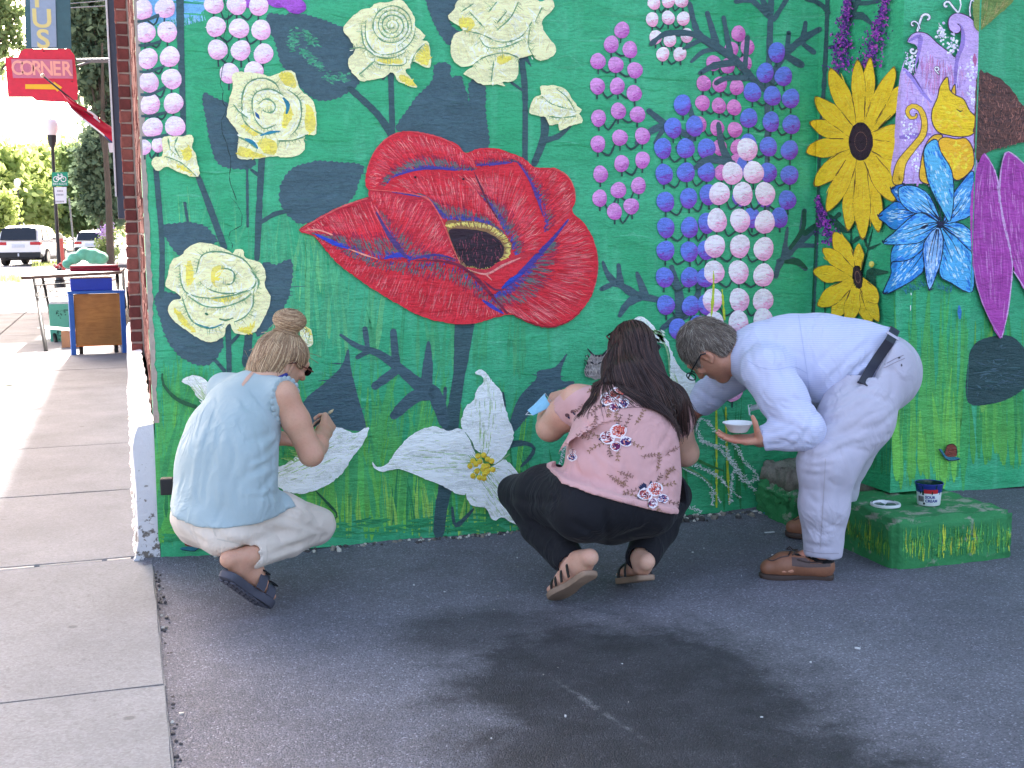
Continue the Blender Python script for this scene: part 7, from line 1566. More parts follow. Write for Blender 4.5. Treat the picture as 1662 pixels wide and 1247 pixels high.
off = np.array(msk.location)-lw; m.add([tuple(np.array(p)-off) for p in vv], fs); m.build('mask_panel', MASK, msk, True)
tubes(msk, 'ear_loop', [([c1+nrm*.03, wL+CU*.02-CF*.03, wL+CR*.03-CF*.02, wL-CU*.03-CF*.02, c2+nrm*.03], [.0014]*5), ([c0+nrm*.03, c0-CR*.01-CU*.01+nrm*.03, c3+nrm*.03], [.0014]*3)], MASKW)
# ------------------------------------------------------------------ man bending over at the right
Fv = unit(-unit(V(CR[0], CR[1], 0))*.96+unit(V(CF[0], CF[1], 0))*.28); Lv = np.cross(UP, Fv)     # Lv: his left, towards the lens
g0 = onZ(1330, 935)
MN = empty('person', (g0[0], g0[1], 0), 'grey haired person bending over in striped pale blue shirt, light trousers and brown boat shoes', 'person'); lw = np.array(MN.location)
pel = at(1412, 604, 4.74); ch = at(1262, 580, 4.73); up_ = at(1218, 576, 4.74); nb = at(1196, 574, 4.75)
hc = at(1149, 567, 4.76); gaze = unit(-CU*.78-CR*.36+CF*.50); hup = unit(-CR*.80+CU*.55+CF*.1)
hL, hR = pel+Lv*.10-UP*.02, pel-Lv*.10-UP*.02
kL, aL = at(1340, 748, 4.50), at(1335, 893, 4.53); kR, aR = at(1368, 745, 5.00), at(1345, 846, 5.13)
heelL, toeL = at(1347, 934, 4.55), at(1240, 930, 4.57); heelL[2] = toeL[2] = .026; heelR, toeR = at(1372, 872, 5.13), at(1281, 866, 5.20); heelR[2] = toeR[2] = .026
sL, sR = at(1240, 600, 4.57), at(1214, 590, 4.93)
eL, wL = at(1304, 697, 4.47), at(1233, 713, 4.50); eR, wR = at(1150, 640, 5.02), at(1122, 674, 5.08)
allp = [pel, ch, nb, hc, hc-CR*.12, kL, aL, kR, aR, heelL, toeL, heelR, toeR, sL, sR, eL, wL, eR, wR, at(1490, 600, 4.75), wL-CR*.2, wR-CR*.1-CU*.1]
lo, hi = bounds(allp, .15)
B_ = Field(lo, hi, .0056)
B_.chain([pel, ch, up_], [.09, .12, .10], .04); B_.chain([up_, nb, hc+CR*.03], [.075, .060, .058], .03)
for s0, e0, w0 in ((sL, eL, wL), (sR, eR, wR)): B_.chain([up_*.5+s0*.5, s0, e0], [.06, .055, .044], .025); B_.chain([e0, e0*.6+w0*.4, w0], [.044, .043, .030], .02)
for h0, k0, a0 in ((hL, kL, aL), (hR, kR, aR)): B_.chain([h0, k0, k0*.6+a0*.4, a0], [.055, .056, .055, .037], .03)
for h0, t0, a0, sd in ((heelL, toeL, aL, 1), (heelR, toeR, aR, -1)): foot(B_, h0, h0+(t0-h0)*.86, UP, sd); B_.cone(a0, h0+UP*.05+(t0-h0)*.12, .037, .034, .02)
Bh, Lh = head(B_, hc, gaze, hup, 1.04)
hand(B_, wL, unit(at(1206, 714, 4.47)-wL), unit(-CU*.92+CF*.2), 1, (.10, .12, .15, .2), (.55, 1.2), 1.05)
hand(B_, wR, unit(at(1107, 694, 5.12)-wR), unit(CR*.35-CF*.75+CU*.3), 1, (.6, .7, .8, .9), (.5, .5), 1.05)
SKIN3 = skin_mat('skin_ruddy', (206, 148, 122), (190, 112, 92)); body3, bv3 = B_.mesh('body', SKIN3, MN)
KHAKI = cloth_mat('pale_grey_twill', (190, 185, 200), 1100, .82, .06)
P_ = Field(lo, hi, .0070)
bdir = unit(pel-ch)
P_.ell(pel+CR*.02, (.158, .165, .150), .03, B=[Lv, Fv, UP]); P_.ell(at(1432, 598, 4.64), (.10, .115, .125), .04, B=[Lv, Fv, UP]); P_.ell(at(1434, 600, 4.84), (.10, .115, .125), .04, B=[Lv, Fv, UP]); P_.cone(pel+bdir*-.02, pel+bdir*.04, .150, .150, .03, ax=Lv, f=1.0)
P_.chain([hL-UP*.005, at(1388, 680, 4.56), at(1344, 752, 4.50), aL*.5+kL*.5, aL+CR*.001], [.142, .129, .106, .086, .070], .04)
P_.chain([hR-UP*.01, at(1400, 680, 4.88), kR, aR*.5+kR*.5, aR], [.13, .12, .098, .082, .068], .04)
P_.ell(at(1392, 606, 4.70), (.125, .125, .125), .04)
for a0, k0 in ((aL, kL), (aR, kR)): d_ = unit(a0-k0); cut_limb(P_, a0+d_*.022, d_, .14); P_.cone(a0+d_*.01, a0+d_*.1, .050, .06, .003, 'cut')
wn_ = unit(-CR*.85+CU*.52); wc = at(1419, 580, 4.73); cut_limb(P_, wc, wn_, .25)
P_.ripple(.0026, .075, 26, (1.2, 1.2, .8))
for pix, w_, dp in [([(1300, 738), (1330, 742), (1370, 735)], .010, .008), ([(1297, 752), (1320, 758), (1352, 754)], .009, .007), ([(1302, 768), (1325, 772), (1345, 768)], .010, .006), ([(1310, 715), (1350, 710), (1400, 690)], .012, .008), ([(1318, 690), (1370, 675), (1420, 645)], .012, .009), ([(1335, 670), (1380, 650), (1430, 615)], .010, .008), ([(1345, 655), (1385, 628), (1425, 598)], .010, .007), ([(1390, 625), (1420, 605), (1452, 600)], .009, .006), ([(1330, 735), (1332, 800), (1330, 890)], .006, .004), ([(1372, 760), (1362, 820), (1358, 880)], .012, .005), ([(1380, 640), (1410, 640), (1450, 655)], .012, .006), ([(1400, 700), (1430, 690), (1462, 660)], .012, .006), ([(1310, 800), (1325, 815), (1345, 812)], .010, .004), ([(1312, 850), (1330, 862), (1352, 856)], .010, .004), ([(1306, 880), (1330, 888), (1358, 886)], .007, .005), ([(1350, 720), (1380, 715), (1410, 702)], .012, -.005), ([(1440, 560), (1450, 600), (1445, 650)], .012, .004)]: P_.crease(pix, w_, dp)
P_.auto(1310, 1460, 630, 750, 2.65, 22, 60, .0065, .0042, 2); P_.auto(1305, 1365, 760, 895, .15, 14, 34, .006, .0036, 3)
tr3, bvt3 = P_.mesh('trousers', KHAKI, MN)
def lines(pts, w_): return [(a, b) for a, b in zip(pts[:-1], pts[1:])]
def seam(pts, w_, col):
    out = []; C_ = catmull(pts, False, 6)
    for a, b in zip(C_[:-1], C_[1:]):
        d = unit(b-a); n_ = np.array([-d[1], d[0]])*w_; out.append(([tuple(a+n_), tuple(b+n_), tuple(b-n_), tuple(a-n_)], col))
    return out
decal('trouser_seam', seam([(1340, 745), (1337, 800), (1334, 850), (1331, 892)], .4, (172, 164, 172))+seam([(1436, 592), (1452, 583), (1466, 577)], .6, (140, 132, 142))+seam([(1434, 598), (1450, 590), (1468, 582)], .6, (150, 142, 152))+seam([(1301, 893), (1330, 898), (1361, 898)], .4, (150, 142, 152)), bvt3, PRINT, tr3)
decal('button', [([(1459+2.2*math.cos(t), 581+1.6*math.sin(t)) for t in np.linspace(0, 6.28, 9)[:-1]], (84, 78, 84))], bvt3, PRINT, tr3, .002)
decal('paint_speck', [([(1463+1.5*math.cos(t), 593+2.5*math.sin(t)) for t in np.linspace(0, 6.28, 7)[:-1]], (96, 92, 100))], bvt3, PRINT, tr3)
SHIRT = cloth_mat('seersucker_shirt', (208, 209, 233), 1300, .82, .04, .3, (42.0, (186, 192, 224), (0, 0, 0), .55))
T_ = Field(lo, hi, .0064)
T_.chain([at(1422, 592, 4.74), at(1380, 585, 4.74), at(1330, 578, 4.735), at(1280, 577, 4.73), at(1240, 577, 4.735)], [.152, .156, .160, .153, .132], .03, ax=Lv, f=1.0)
T_.ell(at(1330, 590, 4.73), (.19, .15, .15), .05, B=[Lv, unit(ch-pel), UP]); T_.cone(sL+CR*.02, sR+CR*.04, .085, .08, .06); T_.cone(up_, nb+CR*.01, .10, .075, .04); T_.ell(at(1355, 625, 4.72), (.15, .13, .10), .05, B=[Lv, unit(ch-pel), UP])
T_.chain([sL, sL*.5+eL*.5, eL, eL*.65+wL*.35, wL*.90+eL*.10], [.090, .085, .073, .060, .047], .03); T_.chain([sR, sR*.5+eR*.5, eR, eR*.45+wR*.55], [.085, .07, .062, .054], .03)
fd = unit(wL-eL); cut_limb(T_, wL*.94+eL*.06, fd, .09); T_.cone(wL*.94+eL*.06-fd*.008, wL+fd*.05, .036, .05, .003, 'cut')
fr_ = unit(wR-eR); cut_limb(T_, eR*.42+wR*.58, fr_, .09); T_.cone(eR*.42+wR*.58-fr_*.008, wR+fr_*.03, .047, .05, .003, 'cut')
T_.cone(nb-unit(up_-nb)*.012, hc, .064, .07, .004, 'cut')
cut_limb(T_, wc-wn_*.012, -wn_, .40)
T_.ripple(.0024, .08, 33, (.8, 1.2, 1.2))
for pix, w_, dp in [([(1262, 590), (1280, 620), (1285, 650)], .012, .009), ([(1285, 640), (1300, 660), (1318, 680)], .010, .006), ([(1235, 655), (1255, 680), (1285, 690)], .010, .006), ([(1290, 700), (1270, 720), (1240, 722)], .009, .007), ([(1315, 690), (1300, 715), (1278, 728)], .009, .006), ([(1285, 690), (1265, 700), (1240, 704)], .008, .006), ([(1420, 570), (1380, 610), (1335, 660)], .010, .008), ([(1425, 585), (1390, 620), (1360, 645)], .009, .007), ([(1410, 555), (1370, 590), (1325, 640)], .011, .006), ([(1400, 540), (1350, 570), (1310, 610)], .012, .005), ([(1425, 600), (1405, 622), (1380, 635)], .008, .005), ([(1250, 530), (1258, 560), (1262, 600)], .010, .003), ([(1312, 515), (1315, 560), (1318, 620)], .010, .004), ([(1215, 560), (1222, 590), (1238, 610)], .010, .004), ([(1330, 660), (1322, 672), (1318, 690)], .01, .006), ([(1150, 615), (1165, 630), (1180, 634)], .009, .006), ([(1128, 630), (1145, 640), (1160, 655)], .008, .005), ([(1230, 640), (1245, 662), (1262, 668)], .009, .005)]: T_.crease(pix, w_, dp)
T_.auto(1330, 1425, 530, 640, 2.3, 14, 60, .0065, .0045, 4); T_.auto(1245, 1322, 640, 728, .5, 14, 36, .006, .0045, 5); T_.auto(1225, 1330, 530, 620, 1.2, 8, 50, .008, .003, 6); T_.auto(1120, 1180, 615, 660, .5, 6, 26, .006, .004, 7)
sh3, bvb3 = T_.mesh('shirt', SHIRT, MN)
decal('shirt_seam', seam([(1213, 585), (1232, 596), (1258, 600), (1288, 596), (1310, 606)], .45, (176, 182, 214))+seam([(1296, 512), (1303, 560), (1310, 606), (1316, 650)], .4, (180, 186, 216))+seam([(1238, 699), (1236, 714), (1240, 729)], .5, (168, 174, 208)), bvb3, PRINT, sh3)
# collar
m = MB(); vv = []; N_ = 28; cd = unit(hc-up_); ca = unit(np.cross(cd, Lv)); 
for i in range(N_+1):
    a = R(-150)+R(300)*i/N_; o_ = Lv*math.sin(a)*.074+(-ca if ca[2] < 0 else ca)*math.cos(a)*.072; c = nb-cd*.030
    for q, (h, g) in enumerate(((.0, 1.0), (.038, .93), (.042, .97), (.034, 1.05), (-.012, 1.22))): vv.append(c+o_*g+cd*h-lw)
m.add(vv, [(i*5+j, i*5+j+1, (i+1)*5+j+1, (i+1)*5+j) for i in range(N_) for j in range(4)]); o = m.build('collar', SHIRT, sh3, True); md = o.modifiers.new('thickness', 'SOLIDIFY'); md.thickness = .003
# belt
BELT = plain('navy_leather', (38, 40, 54), .55, .15); m = MB(); vv = []; N_ = 48; bc = wc-wn_*.004; bn = -wn_; b1 = unit(np.cross(bn, Lv)); 
bloops = []
for i in range(N_):
    a = 2*math.pi*i/N_; dirv = Lv*math.cos(a)+b1*math.sin(a); h = None
    st = bc+dirv*.32; hh = bvb3.ray_cast(Vector(st-bn*.012), Vector(-dirv)); h2 = bvt3.ray_cast(Vector(st+bn*.02), Vector(-dirv))
    rr = max([(np.linalg.norm(np.array(q[0])-(st if q is hh else st)) and .32-q[3]) for q in (hh, h2) if q[0] is not None] or [.16])
    c = bc+dirv*(rr+.001)
    for (u, w_) in ((-.019, 0), (.019, 0), (.019, .0045), (-.019, .0045)): vv.append(c+bn*u+dirv*w_-lw)
    if i in (6, 18, 30, 42): bloops.append((c, dirv))
m.add(vv, [(i*4+j, i*4+(j+1) % 4, ((i+1) % N_)*4+(j+1) % 4, ((i+1) % N_)*4+j) for i in range(N_) for j in range(4)]); autosmooth(m.build('belt', BELT, MN), 50)
for c, dirv in bloops:
    t_ = np.cross(bn, dirv); m = MB(); m.add([tuple(c+t_*a*.006+bn*b*.026+dirv*g-lw) for g in (.003, .0075) for a, b in ((-1, -1), (1, -1), (1, 1), (-1, 1))], [(0, 1, 2, 3), (7, 6, 5, 4), (0, 4, 5, 1), (1, 5, 6, 2), (2, 6, 7, 3), (3, 7, 4, 0)]); m.build('belt_loop', KHAKI, tr3)
# hair, short and grey
H_ = Field(hc-.17, hc+.17, .0052)
H_.ell(Lh(0, -.012, .020), (.082, .103, .106), .01, B=Bh); H_.ell(Lh(0, -.055, -.035), (.066, .055, .055), .03, B=Bh)
H_.plane(Lh(0, .070, .03), unit(Bh[1]*.93-Bh[2]*.3)); H_.ell(Lh(.085, .01, -.035), (.05, .05, .05), .01, 'cut', B=Bh); H_.ell(Lh(-.085, .01, -.035), (.05, .05, .05), .01, 'cut', B=Bh)
BASE3 = plain('hair_base_grey', (112, 100, 92), .6, .25, 50, .3, .003); hair3, bvh3 = H_.mesh('hair', BASE3, MN)
rg = np.random.default_rng(12); zone = np.argwhere(np.abs(H_.d) < .0032); zone = H_.lo+H_.res*zone; rg.shuffle(zone); zone = zone[:3600]; crown = Lh(.0, -.06, .098)
def f4(P, i):
    v = P-crown; return v/(np.linalg.norm(v, axis=1)[:, None]+1e-9)+Bh[1]*.15, np.zeros(len(P), bool)
paths = comb(H_, zone, f4, 6, .0058, .002, rg, .22)
paths = [p+H_.grad(p[:1])[0]*(np.linspace(0, 1, len(p))[:, None]**1.3)*rg.uniform(.001, .010) for p in paths]
strands('hair_lock', paths, [(150, 136, 124), (126, 112, 102), (172, 160, 148), (106, 92, 82), (138, 126, 116), (188, 178, 166)], hair3, .0009, .0004, .14)
# spectacles
m = MB()
for sg in (-1, 1):
    c = Lh(sg*.034, .116, .004); ring = [c+Bh[0]*math.cos(a)*.027+Bh[2]*math.sin(a)*.019-lw for a in np.linspace(0, 2*math.pi, 25)]
    m.tube([tuple(p) for p in ring], .0026, 6, False); m.tube([tuple(Lh(sg*.062, .112, .010)-lw), tuple(Lh(sg*.080, .06, .012)-lw), tuple(Lh(sg*.084, -.005, .010)-lw), tuple(Lh(sg*.082, -.02, -.004)-lw)], .003, 6)
m.tube([tuple(Lh(-.008, .119, .008)-lw), tuple(Lh(.008, .119, .008)-lw)], .0022, 6); m.build('spectacles', plain('black_frame', (24, 26, 34), .3, .1), MN, True)
# socks and boat shoes
SOCK = cloth_mat('black_sock', (22, 22, 26), 1400, .9, .15); LEA = plain('brown_leather', (140, 92, 68), .5, .22, 16, .3, .002); LEAD = plain('dark_leather', (84, 62, 58), .5, .2); SOLEM = plain('brown_sole', (66, 50, 44), .7, .15); LACE = plain('leather_lace', (62, 44, 40), .6)
for h0, t0, a0, sd in ((heelL, toeL, aL, 1), (heelR, toeR, aR, -1)):
    d = unit(t0-h0); t_ = np.cross(d, UP)*sd; L_ = np.linalg.norm(t0-h0)
    S_ = Field(*bounds([h0, t0, a0+UP*.03], .06), .004); S_.cone(a0+UP*.03, h0+UP*.05+d*.12*L_, .042, .040, .02); S_.cone(h0+UP*.05+d*.12*L_, h0+d*.5*L_+UP*.04, .036, .030, .02); S_.mesh('sock', SOCK, MN)
    Q = Field(*bounds([h0, t0], .10), .0036); W_ = lambda u, v, z: h0+d*u*L_+t_*v+UP*z
    Q.ell(W_(.13, 0, .026), (.041, .044, .052), .012, B=[t_, d, UP]); Q.chain([W_(.12, 0, .022), W_(.40, .0, .030), W_(.70, .008, .022), W_(.92, .008, .012)], [.041, .043, .043, .033], .02); Q.cone(W_(.42, .004, .044), W_(.70, .008, .034), .036, .034, .02); Q.plane(h0-UP*.008, -UP)
    Q.cone(W_(.06, 0, .085), W_(.46, 0, .098), .036, .038, .006, 'cut'); Q.cone(W_(.16, 0, .05), W_(.36, .0, .06), .034, .032, .004, 'cut')
    sh_o, bq = Q.mesh('boat_shoe', LEA, MN)
    so_, fr = sole(sh_o, 'sole', h0-d*.014-UP*.004, t0+d*.018-UP*.004, UP, .100, .022, SOLEM, sd)
    # moccasin seam, dark quarters, laces
    se = []
    for a in np.linspace(-1.9, 1.9, 22): u = .74+.20*math.cos(a)*(1 if abs(a) < 1.57 else 1.6); v = .028*math.sin(a)*(1 if abs(a) < 1.57 else 1.02); st = W_(u, v+.006, .15); hh = bq.ray_cast(Vector(st), Vector((0, 0, -1))); se.append(np.array(hh[0])+UP*.001 if hh[0] is not None else W_(u, v, .05))
    tubes(sh_o, 'toe_seam', [(se, [.0026]*len(se))], LEAD)
    for sg in (-1, 1):
        pts = []
        for u in np.linspace(.52, -.02, 14):
            st = W_(u, sg*.13, .058-.010*math.sin(max(0, u)*6)); hh = bq.ray_cast(Vector(st), Vector(-t_*sg)); pts.append(np.array(hh[0])+t_*sg*.001 if hh[0] is not None else W_(u, sg*.03, .055))
        tubes(sh_o, 'lace', [(pts, [.0032]*len(pts))], LACE)
        m = MB(); gv = []
        for u in np.linspace(.60, .02, 16):
            for z in (.030+.012*abs(u-.3), .044, .056, .064):
                st = W_(u, sg*.13, z); hh = bq.ray_cast(Vector(st), Vector(-t_*sg)); gv.append((np.array(hh[0])+t_*sg*.0015 if hh[0] is not None and hh[3] < .125 else None))
        fs_ = []; idx = {}; vv = []
        for i, p in enumerate(gv):
            if p is not None: idx[i] = len(vv); vv.append(tuple(p-lw))
        for i in range(15):
            for j in range(3):
                q = (i*4+j, i*4+j+1, (i+1)*4+j+1, (i+1)*4+j)
                if all(x in idx for x in q): fs_.append(tuple(idx[x] for x in q))
        if fs_: m.add(vv, fs_); m.build('leather_quarter', LEAD, sh_o, True)
    tubes(sh_o, 'lace', [([W_(.56, .022, .078), W_(.50, 0, .085), W_(.56, -.022, .078)], [.003]*3), ([W_(.64, .020, .070), W_(.60, 0, .078), W_(.64, -.020, .070)], [.003]*3), ([W_(.56, 0, .083), W_(.60, .03, .088), W_(.64, .045, .074), W_(.60, .02, .080)], [.0025]*4), ([W_(.56, 0, .083), W_(.52, -.03, .09), W_(.60, -.045, .076)], [.0025]*3)], LACE)
# paper bowl in the left hand
bc_ = at(1198, 694, 4.455); bowl = empty('paper_bowl', tuple(bc_), 'white paper bowl of paint held in the hand of the bending person', 'bowl')
PAPER = plain('white_paper', (226, 226, 226), .7, .05); m = MB()
m.lathe([(.0, -.016), (.030, -.016), (.034, -.013), (.050, .014), (.056, .016), (.0565, .0185), (.052, .0185), (.047, .014), (.031, -.010), (.0, -.011)], 32); autosmooth(m.build('bowl_shell', PAPER, bowl), 50)
m = MB(); m.lathe([(.0, -.001), (.036, -.001), (.0375, -.003)], 24); m.build('white_paint', plain('wet_white_paint', (236, 238, 236), .25, .03), bowl, True)
# white face mask dangling from the shirt pocket
mc = at(1229, 661, 4.64); fm = empty('face_mask', tuple(mc), 'white face mask dangling below the chest of the bending person', 'face mask'); m = MB(); N_ = 8; vv = []
for j in range(N_+1):
    for i in range(N_+1):
        u, v = i/N_-.5, j/N_-.5; vv.append(tuple(CR*u*.050+CU*(v*.022+.006*u*2)+CF*(.012*math.cos(u*3)+.004*math.sin(v*9))))
n1 = len(vv); vv += [tuple(np.array(p)+CF*.003) for p in vv]; fs = [(j*(N_+1)+i, j*(N_+1)+i+1, (j+1)*(N_+1)+i+1, (j+1)*(N_+1)+i) for j in range(N_) for i in range(N_)]; fs += [tuple(n1+q for q in reversed(f)) for f in fs]
m.add(vv, fs); m.build('mask_panel', MASKW, fm, True)
tubes(fm, 'ear_loop', [([mc-CR*.020+CU*.009, mc-CR*.034+CU*.008, mc-CR*.030-CU*.030, mc-CR*.022-CU*.010], [.0016]*4), ([mc-CR*.018, mc-CR*.030-CU*.002, mc-CR*.026-CU*.034], [.0016]*3)], MASKW)
# ================================================================== small things on the block
TEXTM = {}
def text_mesh(txt, size, bold=0.0):
    cu = bpy.data.curves.new('t', 'FONT'); cu.body = txt; cu.size = size; cu.align_x = 'CENTER'; cu.align_y = 'CENTER'; cu.offset = bold; cu.resolution_u = 4
    o = bpy.data.objects.new('t', cu); COL.objects.link(o); dg = bpy.context.evaluated_depsgraph_get(); me = bpy.data.meshes.new_from_object(o.evaluated_get(dg)); bpy.data.objects.remove(o); bpy.data.curves.remove(cu)
    bm = bmesh.new(); bm.from_mesh(me); bmesh.ops.triangulate(bm, faces=bm.faces[:])
    v = [tuple(q.co) for q in bm.verts]; bm.verts.index_update(); f = [tuple(q.index for q in p.verts) for p in bm.faces]; bm.free(); bpy.data.meshes.remove(me); return v, f
tc = onZ(1507, 819, BLOCK_TOP); TUB = empty('sour_cream_tub', (tc[0], tc[1], BLOCK_TOP+.002), 'open sour cream tub of dark green paint standing on the green block', 'tub')
prof = [(.0, .002), (.043, .0), (.045, .003), (.0475, .040), (.0495, .064), (.0515, .066), (.0535, .083), (.056, .084), (.057, .088), (.0555, .090), (.053, .088), (.050, .066), (.046, .030), (.0, .028)]
def lat(m, p, n=40): m.lathe(p, n); return m
WP = plain('tub_white', (222, 224, 228), .35, .05); BP = plain('tub_blue', (34, 48, 132), .35, .08); RP = plain('label_red', (196, 40, 52), .35, .05); DG = plain('wet_green_paint', (18, 62, 48), .2, .1)
autosmooth(lat(MB(), prof[:5]).build('tub_wall', WP, TUB), 40); autosmooth(lat(MB(), prof[4:11]).build('tub_rim', BP, TUB), 40); autosmooth(lat(MB(), prof[10:13]+[(.0, .030)]).build('paint_inside', DG, TUB), 40)
def wrap(m, v, f, zc, ang0, lift=.0006):
    vv = []
    for x, y, _ in v:
        z = zc+y; r_ = float(np.interp(z, [q[1] for q in prof[1:9]], [q[0] for q in prof[1:9]]))+lift; a = ang0+x/r_
        vv.append((r_*math.cos(a), r_*math.sin(a), z))
    m.add(vv, f)
av = math.atan2(CAM[1]-tc[1], CAM[0]-tc[0])+.12
m = MB(); v, f = text_mesh('SOUR', .0150, .0006); wrap(m, v, f, .036, av); v, f = text_mesh('CREAM', .0150, .0006); wrap(m, v, f, .021, av+.12); m.build('lettering', BP, TUB)
def patch(w_, h_, n=14): return [(-w_/2+w_*i/n, s_*h_/2, 0) for i in range(n+1) for s_ in (-1, 1)], [(2*i, 2*i+2, 2*i+3, 2*i+1) for i in range(n)]
m = MB(); v, f = patch(.058, .017); wrap(m, v, f, .060, av+.05, .0005); m.build('red_label', RP, TUB)
m = MB()
for i in range(9): v, f = patch(.0035, .004, 1); wrap(m, [(x+(i-4)*.0052, y, z) for x, y, z in v], f, .061, av+.05, .0009)
m.build('label_print', WP, TUB)
m = MB(); v, f = patch(.16, .014, 30); wrap(m, v, f, .0605, av, .0003); m.build('blue_band', BP, TUB)
m = MB()
for i in range(11): v, f = patch(.0012 if i % 3 else .0022, .022, 1); wrap(m, [(x+i*.0024, y, z) for x, y, z in v], f, .028, av-1.05)
v, f = patch(.008, .008, 2); wrap(m, v, f, .010, av-.5); m.build('barcode', plain('print_black', (30, 30, 36), .4), TUB)
m = MB()
for i in range(14):
    a = rg.uniform(0, 6.28); z = .088-rg.uniform(0, .03); q = onZ(0, 900); v, f = patch(rg.uniform(.003, .008), rg.uniform(.006, .02), 2); wrap(m, v, f, z-.008, a, .0014)
m.build('paint_drip', DG, TUB)
lc = onZ(1437, 822, BLOCK_TOP); LID = empty('tub_lid', (lc[0], lc[1], BLOCK_TOP+.003), 'round white tub lid smeared with green paint, lying flat on the green block', 'lid')
autosmooth(lat(MB(), [(.0, .003), (.048, .003), (.050, .0105), (.054, .012), (.0585, .011), (.060, .006), (.059, .0005), (.055, 0), (.0, 0)]).build('lid_disc', WP, LID), 40)
m = MB(); n_ = 40; vv = [(0, 0, .0042)]+[(.045*math.cos(t)*(1+.05*math.sin(5*t)), .045*math.sin(t)*(1+.06*math.cos(3*t)), .0042) for t in np.linspace(0, 6.283, n_+1)[:-1]]; m.add(vv, [(0, i+1, (i+1) % n_+1) for i in range(n_) if not (4 < i < 9 or 22 < i < 26)]); m.build('paint_smear', DG, LID)
m = MB()
for a0, a1 in ((.3, 1.0), (1.6, 2.6), (3.4, 3.7), (4.3, 5.3)):
    vv = [((.0505+.004*s_)*math.cos(a), (.0505+.004*s_)*math.sin(a), .0118+.0006*s_) for a in np.linspace(a0, a1, 8) for s_ in (0, 1)]; m.add(vv, [(2*i, 2*i+1, 2*i+3, 2*i+2) for i in range(7)])
m.build('paint_smear', DG, LID)
# a bit of litter by the footing
for px, py, c_, nm, lb_ in ((1244, 836, (44, 92, 168), 'bottle_cap', 'small blue plastic cap on the asphalt by the wall foot'), (1249, 866, (206, 206, 210), 'paint_flake', 'long white paint flake on the asphalt before the brown shoe')):
    q = onZ(px, py); o = empty(nm, (q[0], q[1], .004), lb_, nm.replace('_', ' ')); m = MB(); m.box(-.022 if nm == 'paint_flake' else -.012, .022 if nm == 'paint_flake' else .012, -.006, .006, 0, .003 if nm == 'paint_flake' else .008, .001); m.build('scrap', plain(nm, c_, .6), o)
# ================================================================== table and goods on the sidewalk
TB = empty('folding_table', (-.53, 10.1, 0), 'grey topped folding table with black legs standing on the sidewalk by the brick wall', 'table')
lt = np.array(TB.location); BLKM = plain('black_tube', (22, 23, 25), .6, .1, spec=.25); TOPM = plain('table_top_grey', (196, 188, 184), .6, .12, 6); EDG = plain('table_edge', (118, 100, 94), .6, .15)
zt = .806; fl, frr = onZ(34, 449, zt), onZ(197, 440, zt); dv = V(.03, 1.0, 0); ln_ = 1.55
c = [fl, frr, frr+dv*ln_, fl+dv*ln_]; m = MB(); m.add([tuple(q-lt) for q in c]+[tuple(q-lt-V(0, 0, .006)) for q in c], [(0, 1, 2, 3), (7, 6, 5, 4), (0, 4, 5, 1), (1, 5, 6, 2), (2, 6, 7, 3), (3, 7, 4, 0)]); m.build('table_top', TOPM, TB)
m = MB(); c2_ = [q-V(0, 0, .0061) for q in c]; m.add([tuple(q-lt) for q in c2_]+[tuple(q-lt-V(0, 0, .032)) for q in c2_], [(0, 1, 2, 3), (7, 6, 5, 4), (0, 4, 5, 1), (1, 5, 6, 2), (2, 6, 7, 3), (3, 7, 4, 0)]); m.build('apron', EDG, TB)
legs = [(onZ(75, 573), fl+V(.13, .12, 0)), (onZ(199, 566), frr+V(-.06, .12, 0)), (onZ(75, 573)+V(.05, 1.15, 0), fl+V(.15, 1.35, 0)), (onZ(199, 566)+V(-.03, 1.15, 0), frr+V(-.05, 1.35, 0))]
for b_, t_ in legs: tubes(TB, 'leg', [([t_-V(0, 0, .038), b_*.55+t_*.45, b_*.56+t_*.44, b_+V(0, 0, .01)], [.016, .016, .022, .022])], BLKM)
tl, tr = legs[0], legs[1]
def lp(l_, z): b_, t_ = l_; k_ = z/t_[2]; return b_+(t_-b_)*k_
m_ = [([lp(tl, .70), lp(tr, .70)], [.006]*2), ([lp(tl, .56), lp(tr, .58)], [.006]*2)]
for t in np.linspace(.12, .9, 8): a_ = lp(tl, .70)*(1-t)+lp(tr, .70)*t; b2 = lp(tl, .56)*(1-t)+lp(tr, .58)*t; m_.append(([a_, b2], [.003]*2))
m_ += [([lp(tl, .58), lp(legs[2], .72)], [.006]*2), ([lp(tr, .58), lp(legs[3], .72)], [.006]*2), ([lp(legs[2], .70), lp(legs[3], .70)], [.006]*2)]
tubes(TB, 'brace', m_, BLKM)
# folded mint blanket: rolled cloth layers
BLK = empty('folded_blanket', tuple(onZ(140, 437, zt)+V(0, .35, 0)), 'mint green folded blanket lying rolled up on the folding table', 'blanket'); lb0 = np.array(BLK.location)
MINT = cloth_mat('mint_fleece', (104, 178, 152), 500, .95, .18, .6); zt0 = 14.4
F_ = Field(lb0-V(.36, .35, .06), lb0+V(.36, .45, .34), .009); dp_ = V(0, .46, 0); bq_ = lambda x, y: onY(x, y, float(lb0[1])-.25)
for (x, y, r0_, r1_, fz) in ((150, 417, .105, .115, .95), (136, 413, .095, .10, .9), (120, 420, .085, .09, .9), (109, 429, .065, .07, .9), (163, 420, .09, .10, .9)): F_.cone(bq_(x, y)+V(0, r0_, 0), bq_(x, y)+dp_, r0_, r1_, .03, ax=UP, f=fz)
F_.plane(lb0-V(0, 0, .0), -UP); F_.ripple(.006, .10, 4)
def crease_far(F, pix, w_, d_):
    h0 = F.hit; F.hit = lambda x, y, z0=0: h0(x, y, 12.5, 16.5); F.crease(pix, w_, d_); F.hit = h0
